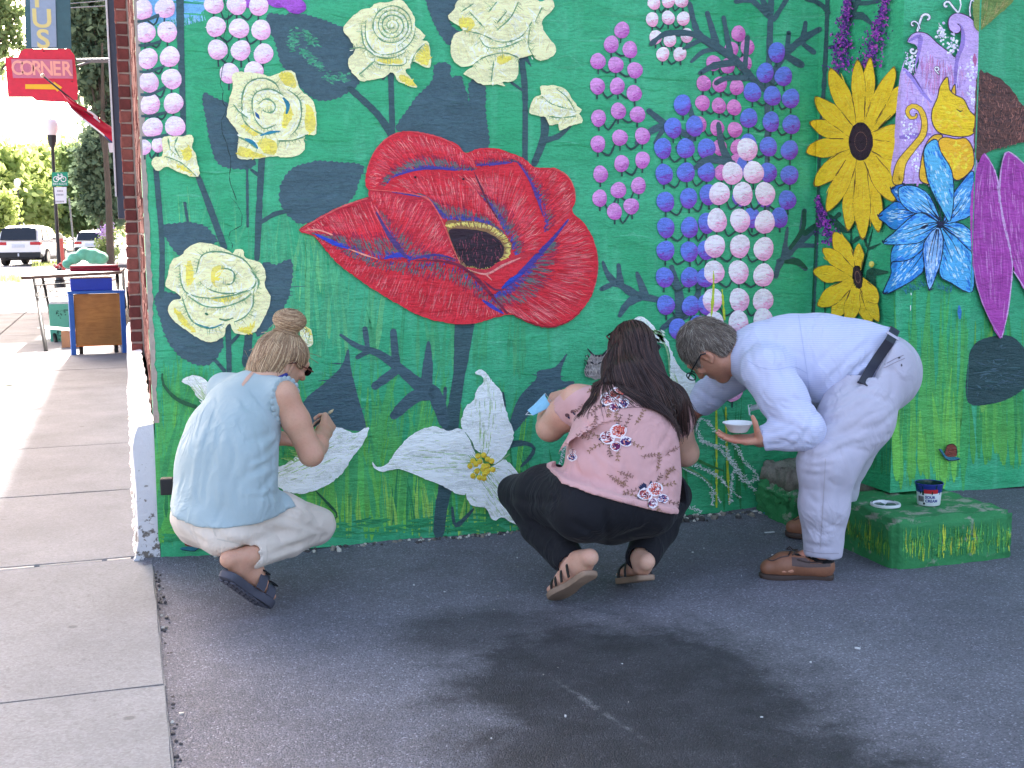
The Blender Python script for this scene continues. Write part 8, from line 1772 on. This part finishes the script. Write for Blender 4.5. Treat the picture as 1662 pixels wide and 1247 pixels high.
for pix in ([(98, 434), (104, 422), (116, 411), (136, 405), (158, 410), (168, 420), (163, 430), (150, 431), (140, 426)], [(100, 426), (112, 412), (128, 402), (150, 401), (168, 408), (173, 420)], [(106, 433), (112, 424), (126, 416), (146, 412), (158, 417), (158, 425), (148, 427), (142, 421), (150, 418)], [(104, 414), (122, 404), (142, 399)], [(118, 436), (122, 428), (132, 424)], [(128, 436), (130, 430), (138, 428)]): crease_far(F_, pix, .011, .022)
F_.mesh('blanket_roll', MINT, BLK)
RC = empty('folded_cloth', tuple(onZ(162, 441, zt)+V(0, .25, 0)), 'dark red folded cloth lying on the table under the mint blanket', 'cloth'); m = MB(); rc0 = np.array(RC.location)
REDC = cloth_mat('wine_red_cloth', (122, 26, 48), 500, .9, .2, .5); x0 = onZ(118, 438, zt)[0]-rc0[0]; x1 = onZ(195, 438, zt)[0]-rc0[0]
for i in range(2): mm = MB(); mm.box(x0, x1-.02*i, -.14, .40, .002+i*.040, .040+i*.036, .016); mm.build('cloth_fold', REDC, RC, True)
PK = empty('flower_bundle', tuple(onZ(94, 437, zt)+V(0, .3, 0)), 'small pink and red bundle lying beside the mint blanket', 'bundle'); m = MB()
for i in range(14): bm = bmesh.new(); bmesh.ops.create_icosphere(bm, subdivisions=1, radius=rg.uniform(.012, .026)); bm.transform(Matrix.Translation((rg.normal(0, .035), rg.normal(0, .03), rg.uniform(.015, .06)))); m.cur = i % 2; m.bm(bm)
m.build('petals', [plain('petal_red', (180, 40, 50), .8), plain('petal_pink', (226, 160, 160), .8)], PK, True)
# blue framed wooden board under the table
bf = [onZ(117, 579), onZ(206, 575)]; BD = empty('wooden_cabinet', tuple((bf[0]+bf[1])/2), 'blue framed wooden cabinet standing on the sidewalk below the folding table', 'cabinet'); l0 = np.array(BD.location)
dx = unit(bf[1]-bf[0]); wd = np.linalg.norm(bf[1]-bf[0]); yaw_ = math.atan2(dx[1], dx[0]); BD.rotation_euler = (0, 0, yaw_)
BLU = plain('blue_frame_paint', (48, 98, 176), .55, .15); WOOD = NT('plywood'); k = WOOD; p = k.obj(); gn = k.noise(k.mapv(p, (2.2, 8, 12), (0, .15, 0)), 1.6, 6, .62, 1.2); WOOD = k.set(k.mix(k.ramp(k.noise(p, 3.5, 5), [(.4, 0.0), (.75, .75)]), k.ramp(gn, [(.3, lin((168, 108, 50))), (.55, lin((192, 130, 66))), (.75, lin((150, 92, 44)))]), lin((132, 82, 44))), .6, 0, k.bump(gn, .2, .002))
hh = .66; 
for xx in (-wd/2+.02, wd/2-.02): m = MB(); m.box(xx-.025, xx+.025, -.03, .14, 0, hh, .006); m.build('side_panel', BLU, BD)
m = MB(); m.box(-wd/2-.012, wd/2+.012, -.034, .15, hh+.001, hh+.03, .006); m.build('top_panel', BLU, BD)
m = MB(); m.box(-wd/2+.047, wd/2-.047, -.012, .004, .11, hh-.002); m.build('back_panel', WOOD, BD); m = MB(); m.box(-wd/2+.047, wd/2-.047, .02, .13, .10, .118); m.build('shelf', WOOD, BD)
for xx in (-wd/2+.10, wd/2-.10): m = MB(); m.box(xx-.02, xx+.02, .09, .13, 0, .098); m.build('foot', plain('dark_foot', (50, 46, 44), .7), BD)
bt_ = onY(149, 483, l0[1]+.02); BX = empty('blue_box', (bt_[0], l0[1]+.06, hh+.032), 'flat blue box standing on top of the wooden cabinet', 'box'); BX.rotation_euler = (0, 0, yaw_)
m = MB(); m.box(-.21, .21, -.06, .08, 0, .128, .006); m.build('box_body', plain('royal_blue', (34, 62, 172), .5, .1), BX); m = MB(); m.box(-.212, .212, -.062, .082, .130, .142, .003); m.build('box_lid', plain('kraft_rim', (156, 120, 96), .8), BX)
# mint patterned boxes
q = onZ(88, 557); MX = empty('patterned_box', (q[0]+.22, q[1]+.17, 0), 'mint green box with dark sprig pattern beside the wooden cabinet', 'box'); MINTB = plain('mint_card', (96, 182, 154), .6, .08); DKP = plain('sprig_print', (36, 84, 74), .6)
m = MB(); m.box(-.26, .26, -.15, .15, .003, .46, .006); m.build('box_body', MINTB, MX); m = MB(); m.box(-.255, .255, -.148, .148, .462, .478, .004); m.build('box_lid', plain('white_card', (230, 232, 230), .6), MX); m = MB(); m.box(-.262, .262, -.153, .153, .0, .002); m.build('box_base', DKP, MX)
m = MB()
for zz in (.14, .40):
    for i in range(26):
        x, z = -.18+abs(rg.normal(0, .06)), zz-abs(rg.normal(0, .05)); r_ = rg.uniform(.004, .016); a = rg.uniform(0, 3); m.add([(x+r_*math.cos(a+t)*(1 if j % 2 else .45), -.1525, z+r_*math.sin(a+t)*(1 if j % 2 else .45)) for j, t in enumerate(np.linspace(0, 6.28, 7)[:-1])], [tuple(range(6))])
o = m.build('sprig_pattern', DKP, MX, False, False); o['kind'] = 'stuff'
q = onZ(105, 567); CB = empty('cardboard_box', (q[0]+.02, q[1]+.12, 0), 'open cardboard box with raised flap between cabinet and mint box', 'box'); KR = plain('kraft_card', (196, 148, 108), .8, .1); m = MB(); m.box(-.05, .16, -.10, .12, .003, .20, .003); m.build('box_body', KR, CB)
m = MB(); m.add([(-.30, -.10, .25), (.05, -.12, .205), (.13, .02, .215), (-.22, .04, .262)]+[(-.30, -.10, .246), (.05, -.12, .201), (.13, .02, .211), (-.22, .04, .258)], [(0, 1, 2, 3), (7, 6, 5, 4), (0, 4, 5, 1), (1, 5, 6, 2), (2, 6, 7, 3), (3, 7, 4, 0)]); m.build('box_flap', plain('white_flap', (214, 206, 200), .8), CB)
PLS = plain('grey_plastic_sheet', (170, 176, 172), .5, .25, 14); m = MB(); vv = []
for j in range(15):
    for i in range(8): q = frr+V(.010+.012*math.sin(i*1.3+j*.4)+.003*i, .02+.06*i, -.01-.036*j); vv.append(q-lt)
m.add(vv, [(j*8+i, j*8+i+1, (j+1)*8+i+1, (j+1)*8+i) for j in range(14) for i in range(7)]); o = m.build('plastic_sheet', PLS, TB, True); md = o.modifiers.new('thickness', 'SOLIDIFY'); md.thickness = .004
q = onZ(10, 631); m = MB(); lf_ = empty('fallen_leaf', (q[0], q[1], .02), 'grey green leaf fallen on the sunlit sidewalk', 'leaf'); m.add([(-.05, 0, 0), (-.02, .03, .01), (.03, .02, .012), (.06, -.01, .004), (.02, -.03, .012), (-.02, -.028, .008)], [tuple(range(6))]); o = m.build('leaf_blade', plain('leaf_grey', (96, 104, 84), .8), lf_); md = o.modifiers.new('thickness', 'SOLIDIFY'); md.thickness = .003
# ================================================================== hanging sign, flag, street furniture, cars, trees
YS = 22.5; SG = empty('shop_sign', tuple(onY(66, 120, YS)), 'tall teal blade sign with red corner panel and yellow arrow over the sidewalk', 'sign'); ls = np.array(SG.location)
def sgp(x, y, d=0.0): return onY(x, y, YS-d)-ls
def board(nm, pts, d0, d1, mat): m = MB(); m.prism(pts, lambda p_, h: tuple(sgp(p_[0], p_[1], h)+V(0, 0, 0)), d0, d1); return m.build(nm, mat, SG)
TEALM = plain('teal_cabinet', (52, 92, 102), .5, .15); SREDM = plain('sign_red', (214, 32, 62), .45, .12); PANB = plain('panel_bluegrey', (140, 158, 182), .4, .08); PANP = plain('panel_pink', (198, 110, 136), .4, .08); LETY = plain('letter_yellow', (214, 200, 130), .5, .05); LETP = plain('letter_peach', (238, 166, 150), .5, .05); ARR = plain('arrow_yellow', (240, 184, 30), .45, .05)
board('cabinet', [(36, -140), (110, -140), (116, 79), (42, 79)], -.35, .12, TEALM); board('letter_panel', [(44, -140), (86, -140), (92, 77), (51, 77)], .125, .15, PANB)
board('corner_panel', [(8, 93), (29, 93), (33, 84), (40, 79.5), (113, 79.5), (121, 90), (124, 120), (126, 140), (126, 162), (105, 166), (60, 164), (52, 158), (13, 158)], -.35, .122, SREDM); board('name_panel', [(18, 96), (117, 97), (119, 128), (21, 127)], .126, .15, PANP)
def letters(txt, px, py, size, mat, nm, sx=1.0, d=.156):
    v, f = text_mesh(txt, 1.0, .02); v = np.array(v); w_ = v[:, 0].max()-v[:, 0].min(); m = MB(); ppm = 1996/ (YS+4.95)*.955
    m.add([tuple(sgp(px, py, d)+V(x*size*sx, 0, (y-(v[:, 1].max()+v[:, 1].min())/2)*size)) for x, y, _ in v], f); o = m.build(nm, mat, SG, False, False); md = o.modifiers.new('thickness', 'SOLIDIFY'); md.thickness = .02; return o
ph_ = 72.0
for t_, x, y in (('P', 66, -3), ('U', 68, 30), ('S', 70, 63)): letters(t_, x, y, 26/ph_/.70, LETY, 'letter', 1.10)
for i, ch_ in enumerate('CORNER'): letters(ch_, 28+i*16.0, 110+i*.3, 20/ph_/.70, LETP, 'letter', .84)
board('arrow', [(41, 137), (87, 137), (87, 132.5), (101, 142), (93, 149), (90, 145.5), (41, 144.5)], .126, .14, ARR)
m = MB(); a, b = onY(124, 98, YS-.05)-ls, onY(182, 96, YS-.05)-ls; m.tube([tuple(a), tuple(b+V(.4, 0, 0))], .035, 8); a, b = onY(126, 107, YS-.05)-ls, onY(182, 100, YS-.05)-ls; m.tube([tuple(a), tuple(a*.6+b*.4+V(0, 0, .05)), tuple(b+V(.4, 0, 0))], .025, 8); m.build('bracket', plain('galvanised', (128, 128, 130), .5, metal=.6), SG)
for x, y in ((71, 84), (117, 133)): m = MB(); q = sgp(x, y, .124); m.lathe([(0, .0), (.02, 0), (.02, .01), (0, .012)], 8, (q[0], q[1], q[2])); m.build('bolt', BLACKP, SG)
# lower neighbour the sign hangs from
NB = empty('neighbour_building', (.2, 19.6, 0), 'lower brick building further along the sidewalk behind the mural building', 'building'); m = MB(); m.box(.02, 14, .05, 8.5, -.1, 6.4); m.build('wall', plain('far_brick', (128, 74, 66), .9, .3, 6), NB); m = MB(); m.box(-.02, 14.1, .0, 8.6, 6.402, 6.7); m.build('coping', plain('coping_stone', (170, 160, 150), .8), NB)
m = MB(); m.box(.0, .018, 2.2, 3.4, .0, 2.3); m.build('door', plain('door_green', (60, 76, 70), .5), NB)
# flag on a slanting pole
YF = 9.0; tipf, mnt = onY(69, 123, YF-.15), onY(192, 226, YF)+V(.02, 0, 0); FL = empty('flag', tuple(mnt), 'furled red white and blue flag on a slanting pole from the brick wall', 'flag'); l1 = np.array(FL.location)
tubes(FL, 'flagpole', [([tipf, tipf*.5+mnt*.5, mnt], [.010]*3)], plain('pole_dark', (56, 48, 56), .5)); bm = bmesh.new(); bmesh.ops.create_uvsphere(bm, u_segments=12, v_segments=8, radius=.022); bm.transform(Matrix.Translation(Vector(tipf-l1))); m = MB(); m.bm(bm); m.build('finial', plain('finial_pale', (214, 190, 170), .4), FL, True)
top_ = [(82, 133), (100, 148), (122, 166), (150, 183), (168, 198), (184, 208)]; bot_ = [(83, 135), (100, 151), (117, 178), (140, 199), (165, 218), (184, 236)]
T2, B2 = resample(top_, 30), resample(bot_, 30); m = MB(); vv = []; nr = 8
for i in range(30):
    for j in range(nr): u = j/(nr-1); x, y = T2[i]*(1-u)+B2[i]*u; vv.append(tuple(onY(x, y, YF-.10+.05*math.sin(u*6+i*.3)+.03*math.sin(i*.5))-l1))
FR, FW, FB = cloth_mat('flag_red', (190, 26, 58), 800), cloth_mat('flag_white', (226, 220, 226), 800), cloth_mat('flag_blue', (52, 60, 112), 800)
fs, mi = [], []
for i in range(29):
    for j in range(nr-1): fs.append((i*nr+j, i*nr+j+1, (i+1)*nr+j+1, (i+1)*nr+j)); mi.append(1 if (j == nr-2 and 8 < i < 25) or (j == 0 and 16 < i < 22) or (j == 1 and 19 < i < 23) else (2 if j >= nr-2 and i >= 25 else 0))
m.v = vv; m.f = fs; m.mi = mi; o = m.build('flag_cloth', [FR, FW, FB], FL, True, False); md = o.modifiers.new('thickness', 'SOLIDIFY'); md.thickness = .004
m = MB(); q = onY(182, 240, YF-.05)-l1; m.add([tuple(q+V(x, 0, z)) for x, z in ((-.04, .05), (.03, .05), (.03, -.02), (.0, -.05), (-.03, -.05))], [tuple(range(5))]); o = m.build('flag_corner', FW, FL); md = o.modifiers.new('thickness', 'SOLIDIFY'); md.thickness = .004
# lamp posts, sign post, bollard
IRON = plain('dark_iron', (40, 42, 46), .5, .1); GLOBE = plain('lamp_globe', (236, 232, 232), .3, .03)
def lamp(px, pytop, z, label, rot=0):
    b_ = at(px, 380, z); x, y = b_[0], b_[1]; top = at(px, pytop, z)[2]; o = empty('street_lamp', (x, y, -.1), label, 'street lamp', 'street lamps along the street'); h = top+.1
    m = MB(); m.lathe([(.14, 0), (.14, .12), (.09, .3), (.06, .5), (.046, 1.0), (.040, h-.75), (.05, h-.72), (.10, h-.60), (.115, h-.45), (.12, h-.42)], 14); autosmooth(m.build('post', IRON, o), 40)
    m = MB(); m.lathe([(.11, h-.42), (.17, h-.30), (.18, h-.16), (.14, h-.04), (.05, h), (0, h)], 16); m.build('globe', GLOBE, o, True); return o
lamp(93, 194, 31.0, 'nearer street lamp with pale globe above the green bicycle sign'); lamp(33, 291, 70.0, 'farther street lamp with round white globe behind the white car')
zq = 30.6; q = at(97, 293, zq); BS = empty('bicycle_sign', (q[0], q[1], 0), 'green bicycle route sign with white plate below, fixed to the street lamp', 'sign'); l2 = np.array(BS.location)
def bsp(x, y, d=0): return at(x, y, zq-d)-l2
m = MB(); m.prism([(84, 280), (110, 279.5), (110.5, 302), (84.5, 302.5)], lambda p_, h: tuple(bsp(p_[0], p_[1], h)), 0, .02); m.build('sign_plate', plain('sign_green', (0, 140, 104), .4, .05), BS); m = MB(); m.prism([(88, 304), (108, 303.5), (108, 330), (90, 331)], lambda p_, h: tuple(bsp(p_[0], p_[1], h)), 0, .02); m.build('sign_plate', plain('sign_white', (220, 222, 226), .5, .05), BS)
m = MB()
for cx in (91, 103):
    ring = [(cx+4.2*math.cos(t), 291+4.2*math.sin(t)) for t in np.linspace(0, 6.283, 19)]; m.tube([tuple(bsp(x, y, .03)) for x, y in ring], .012, 5, False)
for a_, b_ in (((91, 291), (94.5, 285)), ((94.5, 285), (101, 285)), ((91, 291), (97, 291)), ((97, 291), (101, 285)), ((97, 291), (94, 283)), ((103, 291), (100.5, 283)), ((100.5, 283), (98.5, 282.5)), ((93, 283), (95.5, 283))): m.tube([tuple(bsp(*a_, .03)), tuple(bsp(*b_, .03))], .010, 5)
v, f = text_mesh('BIKE ROUTE', 1.0); v = np.array(v); sc_ = .34/(v[:, 0].max()-v[:, 0].min()); m.add([tuple(bsp(97.2, 299, .028)+CR*x*sc_+CU*y*sc_*1.2) for x, y, _ in v], f); m.build('white_print', plain('print_white', (236, 240, 238), .5), BS, False, False)
m = MB()
for y, w_ in ((309, 10), (315, 13), (326, 16)):
    for i in range(int(w_/2.4)): m.add([tuple(bsp(98-w_/2+i*2.4+dx_, y+dy_, .024)) for dx_, dy_ in ((0, 0), (1.7, 0), (1.7, 2.6), (0, 2.6))], [(0, 1, 2, 3)])
m.build('grey_print', plain('print_grey', (150, 152, 158), .5), BS, False, False)
q = at(122, 420, 44.0); PSN = empty('sign_post', (q[0], q[1], -.1), 'thin grey metal post leaning beside the street lamp', 'post'); tubes(PSN, 'post_tube', [([V(q[0], q[1], -.1), at(117, 370, 44.0), at(112, 322, 44.0)], [.03]*3)], plain('zinc', (120, 124, 120), .5))
q = at(99, 428, 46.0); BO = empty('bollard', (q[0], q[1], -.1), 'faded red bollard with pale cap beside the white car', 'bollard'); m = MB(); m.lathe([(.16, 0), (.15, .1), (.135, .3), (.13, 1.15), (.12, 1.2)], 14); m.build('bollard_post', plain('faded_red', (184, 84, 74), .6, .12), BO, True); m = MB(); m.lathe([(.12, 1.2), (.13, 1.22), (.11, 1.32), (.05, 1.40), (0, 1.41)], 14); m.build('cap', plain('pale_cap', (190, 186, 160), .6), BO, True)
# cars
CARW = NT('white_car_paint'); k = CARW; k.b.inputs['Coat Weight'].default_value = .6; CARW = k.set(k.mix(k.noise(k.obj(), 2.0, 3), lin((224, 222, 222)), lin((236, 234, 232))), .3, 0); GLASS = plain('car_glass', (34, 38, 46), .08, .1); TAIL = plain('tail_light', (176, 20, 36), .25, .1); TRIM = plain('black_trim', (30, 30, 34), .6, .1); TYRE = plain('tyre', (26, 26, 28), .8, .1); RIM = plain('alloy', (150, 152, 156), .3, .1, metal=.8); PLATE = plain('plate', (196, 200, 210), .5)
def car(px, py, z, yaw, label, W_=1.94, Hh=1.78, L_=4.8, suv=True):
    q = at(px, py, z); gz = -.115; o = empty('parked_car', (q[0], q[1], gz), label, 'car', 'white cars parked along the street'); o.rotation_euler = (0, 0, yaw)
    # x right, y forward (rear at 0); body lofted from cross sections along the length
    def loft(secs, nm, mat):
        n = 20; vv = []; 
        for (y, hw, z0, z1, tw) in secs:       # half width, bottom, top, top width ratio
            for i in range(n):
                a = 2*math.pi*i/n+math.pi/n; ca, sa = math.cos(a), math.sin(a); sx_ = math.copysign(abs(ca)**.38, ca); sz_ = math.copysign(abs(sa)**.42, sa); t = (sz_+1)/2; vv.append((sx_*hw*(1+(tw-1)*t**1.6), y, z0+(z1-z0)*t))
        m = MB(); m.add(vv, [(i*n+j, i*n+(j+1) % n, (i+1)*n+(j+1) % n, (i+1)*n+j) for i in range(len(secs)-1) for j in range(n)]+[tuple(range(n)), tuple((len(secs)-1)*n+j for j in reversed(range(n)))]); return autosmooth(m.build(nm, mat, o), 35)
    hw = W_/2; zb = .62*Hh
    loft([(0.02, hw*.90, .40, zb-.02, .96), (.10, hw*.985, .36, zb, .955), (.6, hw, .30, zb+.02, .95), (2.4, hw, .26, zb, .95), (3.4, hw*.99, .26, zb-.05, .93), (4.3, hw*.95, .28, zb-.14, .92), (L_, hw*.78, .36, zb-.30, .9)], 'body', CARW)
    loft([(.10, hw*.93, zb-.10, zb+.05, .96), (.34, hw*.92, zb-.10, Hh-.10, .84), (.62, hw*.92, zb-.10, Hh-.01, .82), (1.6, hw*.92, zb-.10, Hh, .82), (2.5, hw*.92, zb-.1, Hh-.04, .81), (3.1, hw*.91, zb-.1, zb+.30, .86), (3.55, hw*.90, zb-.1, zb+.02, .9)], 'cabin', CARW)
    m = MB(); m.prism([(-hw*.80, zb+.02), (hw*.80, zb+.02), (hw*.745, Hh-.16), (hw*.66, Hh-.12), (-hw*.66, Hh-.12), (-hw*.745, Hh-.16)], lambda p_, h: (p_[0], .085+(p_[1]-zb)*.46-.055-h, p_[1]), -.02, .03); m.build('rear_window', GLASS, o)
    for s_ in (-1, 1):
        for y0, y1, y2, y3 in ((.62, 1.42, 1.36, .80), (1.50, 2.92, 2.42, 1.50)):
            m = MB(); m.prism([(y0, zb+.02), (y1, zb+.02), (y2, Hh-.15), (y3, Hh-.15)], lambda p_, h: (s_*(hw*.925-(p_[1]-zb)*.22+h), p_[0], p_[1]), -.02, .02); m.build('side_window', GLASS, o)
        m = MB(); m.box(s_*hw*.52 if s_ > 0 else -hw*.985, hw*.985 if s_ > 0 else -hw*.52, .0, .35, zb-.19, zb-.055, .02); m.build('tail_light', TAIL, o)
        m = MB(); m.box(min(s_*hw, s_*(hw+.20)), max(s_*hw, s_*(hw+.20)), 2.75, 2.90, zb+.0, zb+.17, .04); m.build('wing_mirror', CARW, o)
        for yw in (.95, 3.75):
            m = MB(); bm = bmesh.new(); bmesh.ops.create_cone(bm, cap_ends=True, segments=28, radius1=.37, radius2=.37, depth=.24); bmesh.ops.bevel(bm, geom=[e for e in bm.edges if len(e.link_faces) == 2 and any(len(f.verts) > 4 for f in e.link_faces)], offset=.03, segments=2, affect='EDGES'); m.bm(bm, Matrix.Translation((s_*(hw-.10), yw, .37)) @ Matrix.Rotation(math.pi/2, 4, 'Y')); w = m.build('wheel', TYRE, o); autosmooth(w, 40)
            m = MB(); bm = bmesh.new(); bmesh.ops.create_cone(bm, cap_ends=True, segments=24, radius1=.24, radius2=.24, depth=.02); m.bm(bm, Matrix.Translation((s_*(hw+.025), yw, .37)) @ Matrix.Rotation(math.pi/2, 4, 'Y')); m.build('rim', RIM, w)
    m = MB(); m.box(-hw*.96, hw*.96, -.035, .4, .34, .60, .05); m.build('bumper', TRIM, o); m = MB(); m.box(-hw*.97, hw*.97, .5, 4.2, .24, .40, .03); m.build('sill', TRIM, o)
    m = MB(); m.box(-.27, .27, -.012, .02, zb-.30, zb-.16, .004); m.build('number_plate', PLATE, o); m = MB(); m.box(-.03, .03, -.06, -.03, .42, .55); m.build('tow_hitch', PLATE, o)
    m = MB(); m.tube([(.1, .75, Hh-.03), (.1, .60, Hh+.10)], .02, 6); m.build('antenna', CARW, o); return o
car(31, 424, 54.0, R(-13), 'white car with wide red tail lights parked at the left'); car(147, 414, 71.0, R(-10), 'white hatchback seen over the mint blanket, dark rear window', 1.80, 1.56, 4.4)
# trees
def leaf_mat(nm, a, b, tr=.5):
    k = NT(nm); at_ = k.n('ShaderNodeNewGeometry'); c_ = k.ramp(at_.outputs['Random Per Island'], [(0.0, lin(a)), (1.0, lin(b))]); d1 = k.n('ShaderNodeBsdfDiffuse'); d2 = k.n('ShaderNodeBsdfTranslucent'); mx = k.n('ShaderNodeMixShader'); mx.inputs[0].default_value = tr
    k.l(c_, d1.inputs[0]); k.l(c_, d2.inputs[0]); k.l(d1.outputs[0], mx.inputs[1]); k.l(d2.outputs[0], mx.inputs[2]); k.l(mx.outputs[0], k.out.inputs[0]); return k.m
LM = [leaf_mat('leaf_bright', (152, 170, 96), (192, 202, 128)), leaf_mat('leaf_mid', (116, 138, 90), (156, 172, 116)), leaf_mat('leaf_dark', (84, 102, 84), (116, 134, 106), .4)]
BARK = plain('bark', (84, 74, 64), .95, .3, 5, .8, .03)
def crown(clumps, n, size, mat, parent, seed, squash=.8):
    r_ = np.random.default_rng(seed); w_ = np.array([c[3]**2 for c in clumps]); w_ = w_/w_.sum(); ci = r_.choice(len(clumps), n, p=w_); C_ = np.array([c[:3] for c in clumps])[ci]; rad = np.array([c[3] for c in clumps])[ci]
    d = r_.normal(0, 1, (n, 3)); d /= np.linalg.norm(d, axis=1)[:, None]; tw = C_+d*(rad*r_.uniform(.25, 1.06, n)**.6)[:, None]*np.array([1, 1, squash])
    sub = tw[r_.integers(0, n, n)]; P = np.where(r_.random(n)[:, None] < .55, sub+r_.normal(0, size*1.6, (n, 3)), tw)
    a = r_.normal(0, 1, (n, 3)); a /= np.linalg.norm(a, axis=1)[:, None]; b = np.cross(a, r_.normal(0, 1, (n, 3))); b /= np.linalg.norm(b, axis=1)[:, None]; s_ = (size*r_.uniform(.5, 1.3, n))[:, None]
    q = np.stack([P-a*s_, P+b*s_*.55, P+a*s_, P-b*s_*.55], 1).reshape(-1, 3)
    me = bpy.data.meshes.new('crown'); me.vertices.add(len(q)); me.vertices.foreach_set('co', q.astype(np.float32).ravel()); me.loops.add(len(q)); me.loops.foreach_set('vertex_index', np.arange(len(q), dtype=np.int32)); me.polygons.add(n); me.polygons.foreach_set('loop_start', np.arange(0, len(q), 4, dtype=np.int32)); me.update(calc_edges=True)
    return link('crown', me, mat, parent)
def tree(px, z, clumps_px, n, size, mat, label, seed, trunk_r=.25, group=None):
    b_ = at(px, 400, z); o = empty('tree', (b_[0], b_[1], -.16), label, 'tree', group); lo_ = np.array(o.location); cl = []
    for (x, y, r_, dz) in clumps_px: q = at(x, y, z+dz)-lo_; cl.append((q[0], q[1], q[2], r_*z/FPX))
    crown(cl, n, size, mat, o, seed); m = MB(); zt_ = np.mean([c[2] for c in cl]); m.tube([(0, 0, 0), (.05, 0, zt_*.35), (0, .1, zt_*.7), (.1, 0, zt_)], [trunk_r*1.3, trunk_r, trunk_r*.7, trunk_r*.3], 10)
    for c in cl[:9]: m.tube([(0.02, 0, zt_*.5), (c[0]*.5, c[1]*.5, zt_*.5+(c[2]-zt_*.5)*.6), (c[0], c[1], c[2])], [trunk_r*.5, trunk_r*.25, .02], 6)
    m.build('trunk', BARK, o); return o
GT = 'trees behind the parked cars'
tree(20, 95, [(10, 270, 34, 0), (40, 290, 36, 3), (-20, 290, 40, 0), (25, 320, 40, -2), (60, 330, 34, 0), (0, 340, 40, 1), (-30, 250, 30, 0)], 9000, .34, LM[0], 'bright green leafy tree behind the white car', 21, group=GT)
tree(75, 105, [(60, 265, 34, 0), (85, 280, 36, 2), (110, 270, 30, -2), (75, 310, 40, 0), (110, 320, 36, 0), (60, 345, 36, 0), (100, 350, 36, 0)], 9000, .34, LM[0], 'bright green leafy tree behind the bicycle sign', 22, group=GT)
tree(130, 98, [(120, 255, 26, 0), (135, 290, 34, 0), (150, 330, 36, 0), (120, 350, 34, 0), (165, 350, 34, 0), (185, 330, 36, 0)], 8000, .32, LM[1], 'mid green tree half hidden behind the dark evergreen', 23, group=GT)
tree(-60, 90, [(-60, 270, 50, 0), (-90, 300, 60, 0), (-40, 330, 40, 0), (-130, 290, 70, 0), (-120, 340, 60, 0)], 7000, .36, LM[0], 'bright green tree at the far left edge', 24, group=GT)
tree(8, 62, [(2, 330, 18, 0), (-14, 340, 22, 0), (8, 355, 14, 0), (-20, 365, 26, 0)], 3200, .18, LM[0], 'low bright bush left behind the white car', 25, .08, GT)
tree(165, 55, [(165, 225, 26, 0), (175, 260, 30, 1), (150, 285, 24, 0), (180, 300, 34, 0), (160, 330, 24, 0), (190, 250, 30, 2), (205, 300, 34, 0), (150, 250, 20, -1), (185, 340, 22, 0)], 16000, .17, LM[2], 'dark drooping evergreen beside the brick wall', 26, .1)
tree(178, 46, [(150, 20, 34, 0), (130, 60, 26, 0), (170, 60, 32, 1), (150, 95, 28, 0), (175, 120, 28, 0), (140, 140, 20, 0), (165, 160, 22, 1), (120, 25, 24, 0), (190, 20, 40, 2), (200, 90, 40, 2), (160, -30, 50, 0), (185, 190, 22, 0)], 12000, .17, LM[2], 'tall dark leafy tree behind the hanging sign', 27, .12)
tree(-70, 40, [(5, 20, 22, 0), (25, 55, 16, 0), (2, 80, 16, 0), (-30, 40, 50, 0), (35, 75, 10, 0), (-60, 100, 60, 0), (30, 20, 12, 0), (-40, -40, 70, 0)], 6500, .13, LM[1], 'thin leafy tree left of the hanging sign', 28, .22)
q = at(168, 385, 48); LB = empty('lilac_bush', (q[0], q[1], 0), 'small leafy bush with lilac flowers by the far wall end', 'bush'); crown([(0, 0, .9, .35), (.2, 0, .5, .4), (-.15, .1, .5, .3), (.3, .1, 1.2, .3)], 1500, .06, LM[1], LB, 31); o = crown([(.05, -.2, 1.3, .22), (.25, -.2, 1.5, .2)], 260, .05, plain('lilac_petal', (186, 160, 206), .7), LB, 32); o.name = 'blossom'
# rough grass at the verge
m = MB()
for (px0, px1, py0, py1, n) in ((52, 104, 425, 434, 500), (0, 34, 451, 458, 260), (178, 190, 396, 408, 160)):
    for _ in range(n): q = onZ(rg.uniform(px0, px1), rg.uniform(py0, py1), -.11); h = rg.uniform(.06, .22); a = rg.uniform(0, 6.28); w_ = rg.uniform(.01, .03); m.add([(q[0]-w_*math.cos(a), q[1]-w_*math.sin(a), -.13), (q[0]+w_*math.cos(a), q[1]+w_*math.sin(a), -.13), (q[0]+rg.normal(0, .06), q[1]+rg.normal(0, .06), h-.1)], [(0, 1, 2)])
o = m.build('verge_grass', LM[0], None, False, False); tag(o, kind='stuff')
# service wires high over the street
WR = empty('overhead_wires', tuple(onY(150, 12, 26.0)), 'thin overhead wires running to the brick wall beside the sign', 'wires'); l3 = np.array(WR.location)
tubes(WR, 'wire', [([onY(112, 13, 26), onY(150, 11, 26), onY(200, 8, 26)], [.012]*3)], plain('wire_grey', (150, 150, 150), .6), 6); tubes(WR, 'wire', [([onY(112, 6, 26.2), onY(150, 3, 26.2), onY(200, -2, 26.2)], [.010]*3)], plain('wire_grey2', (150, 150, 150), .6), 6)
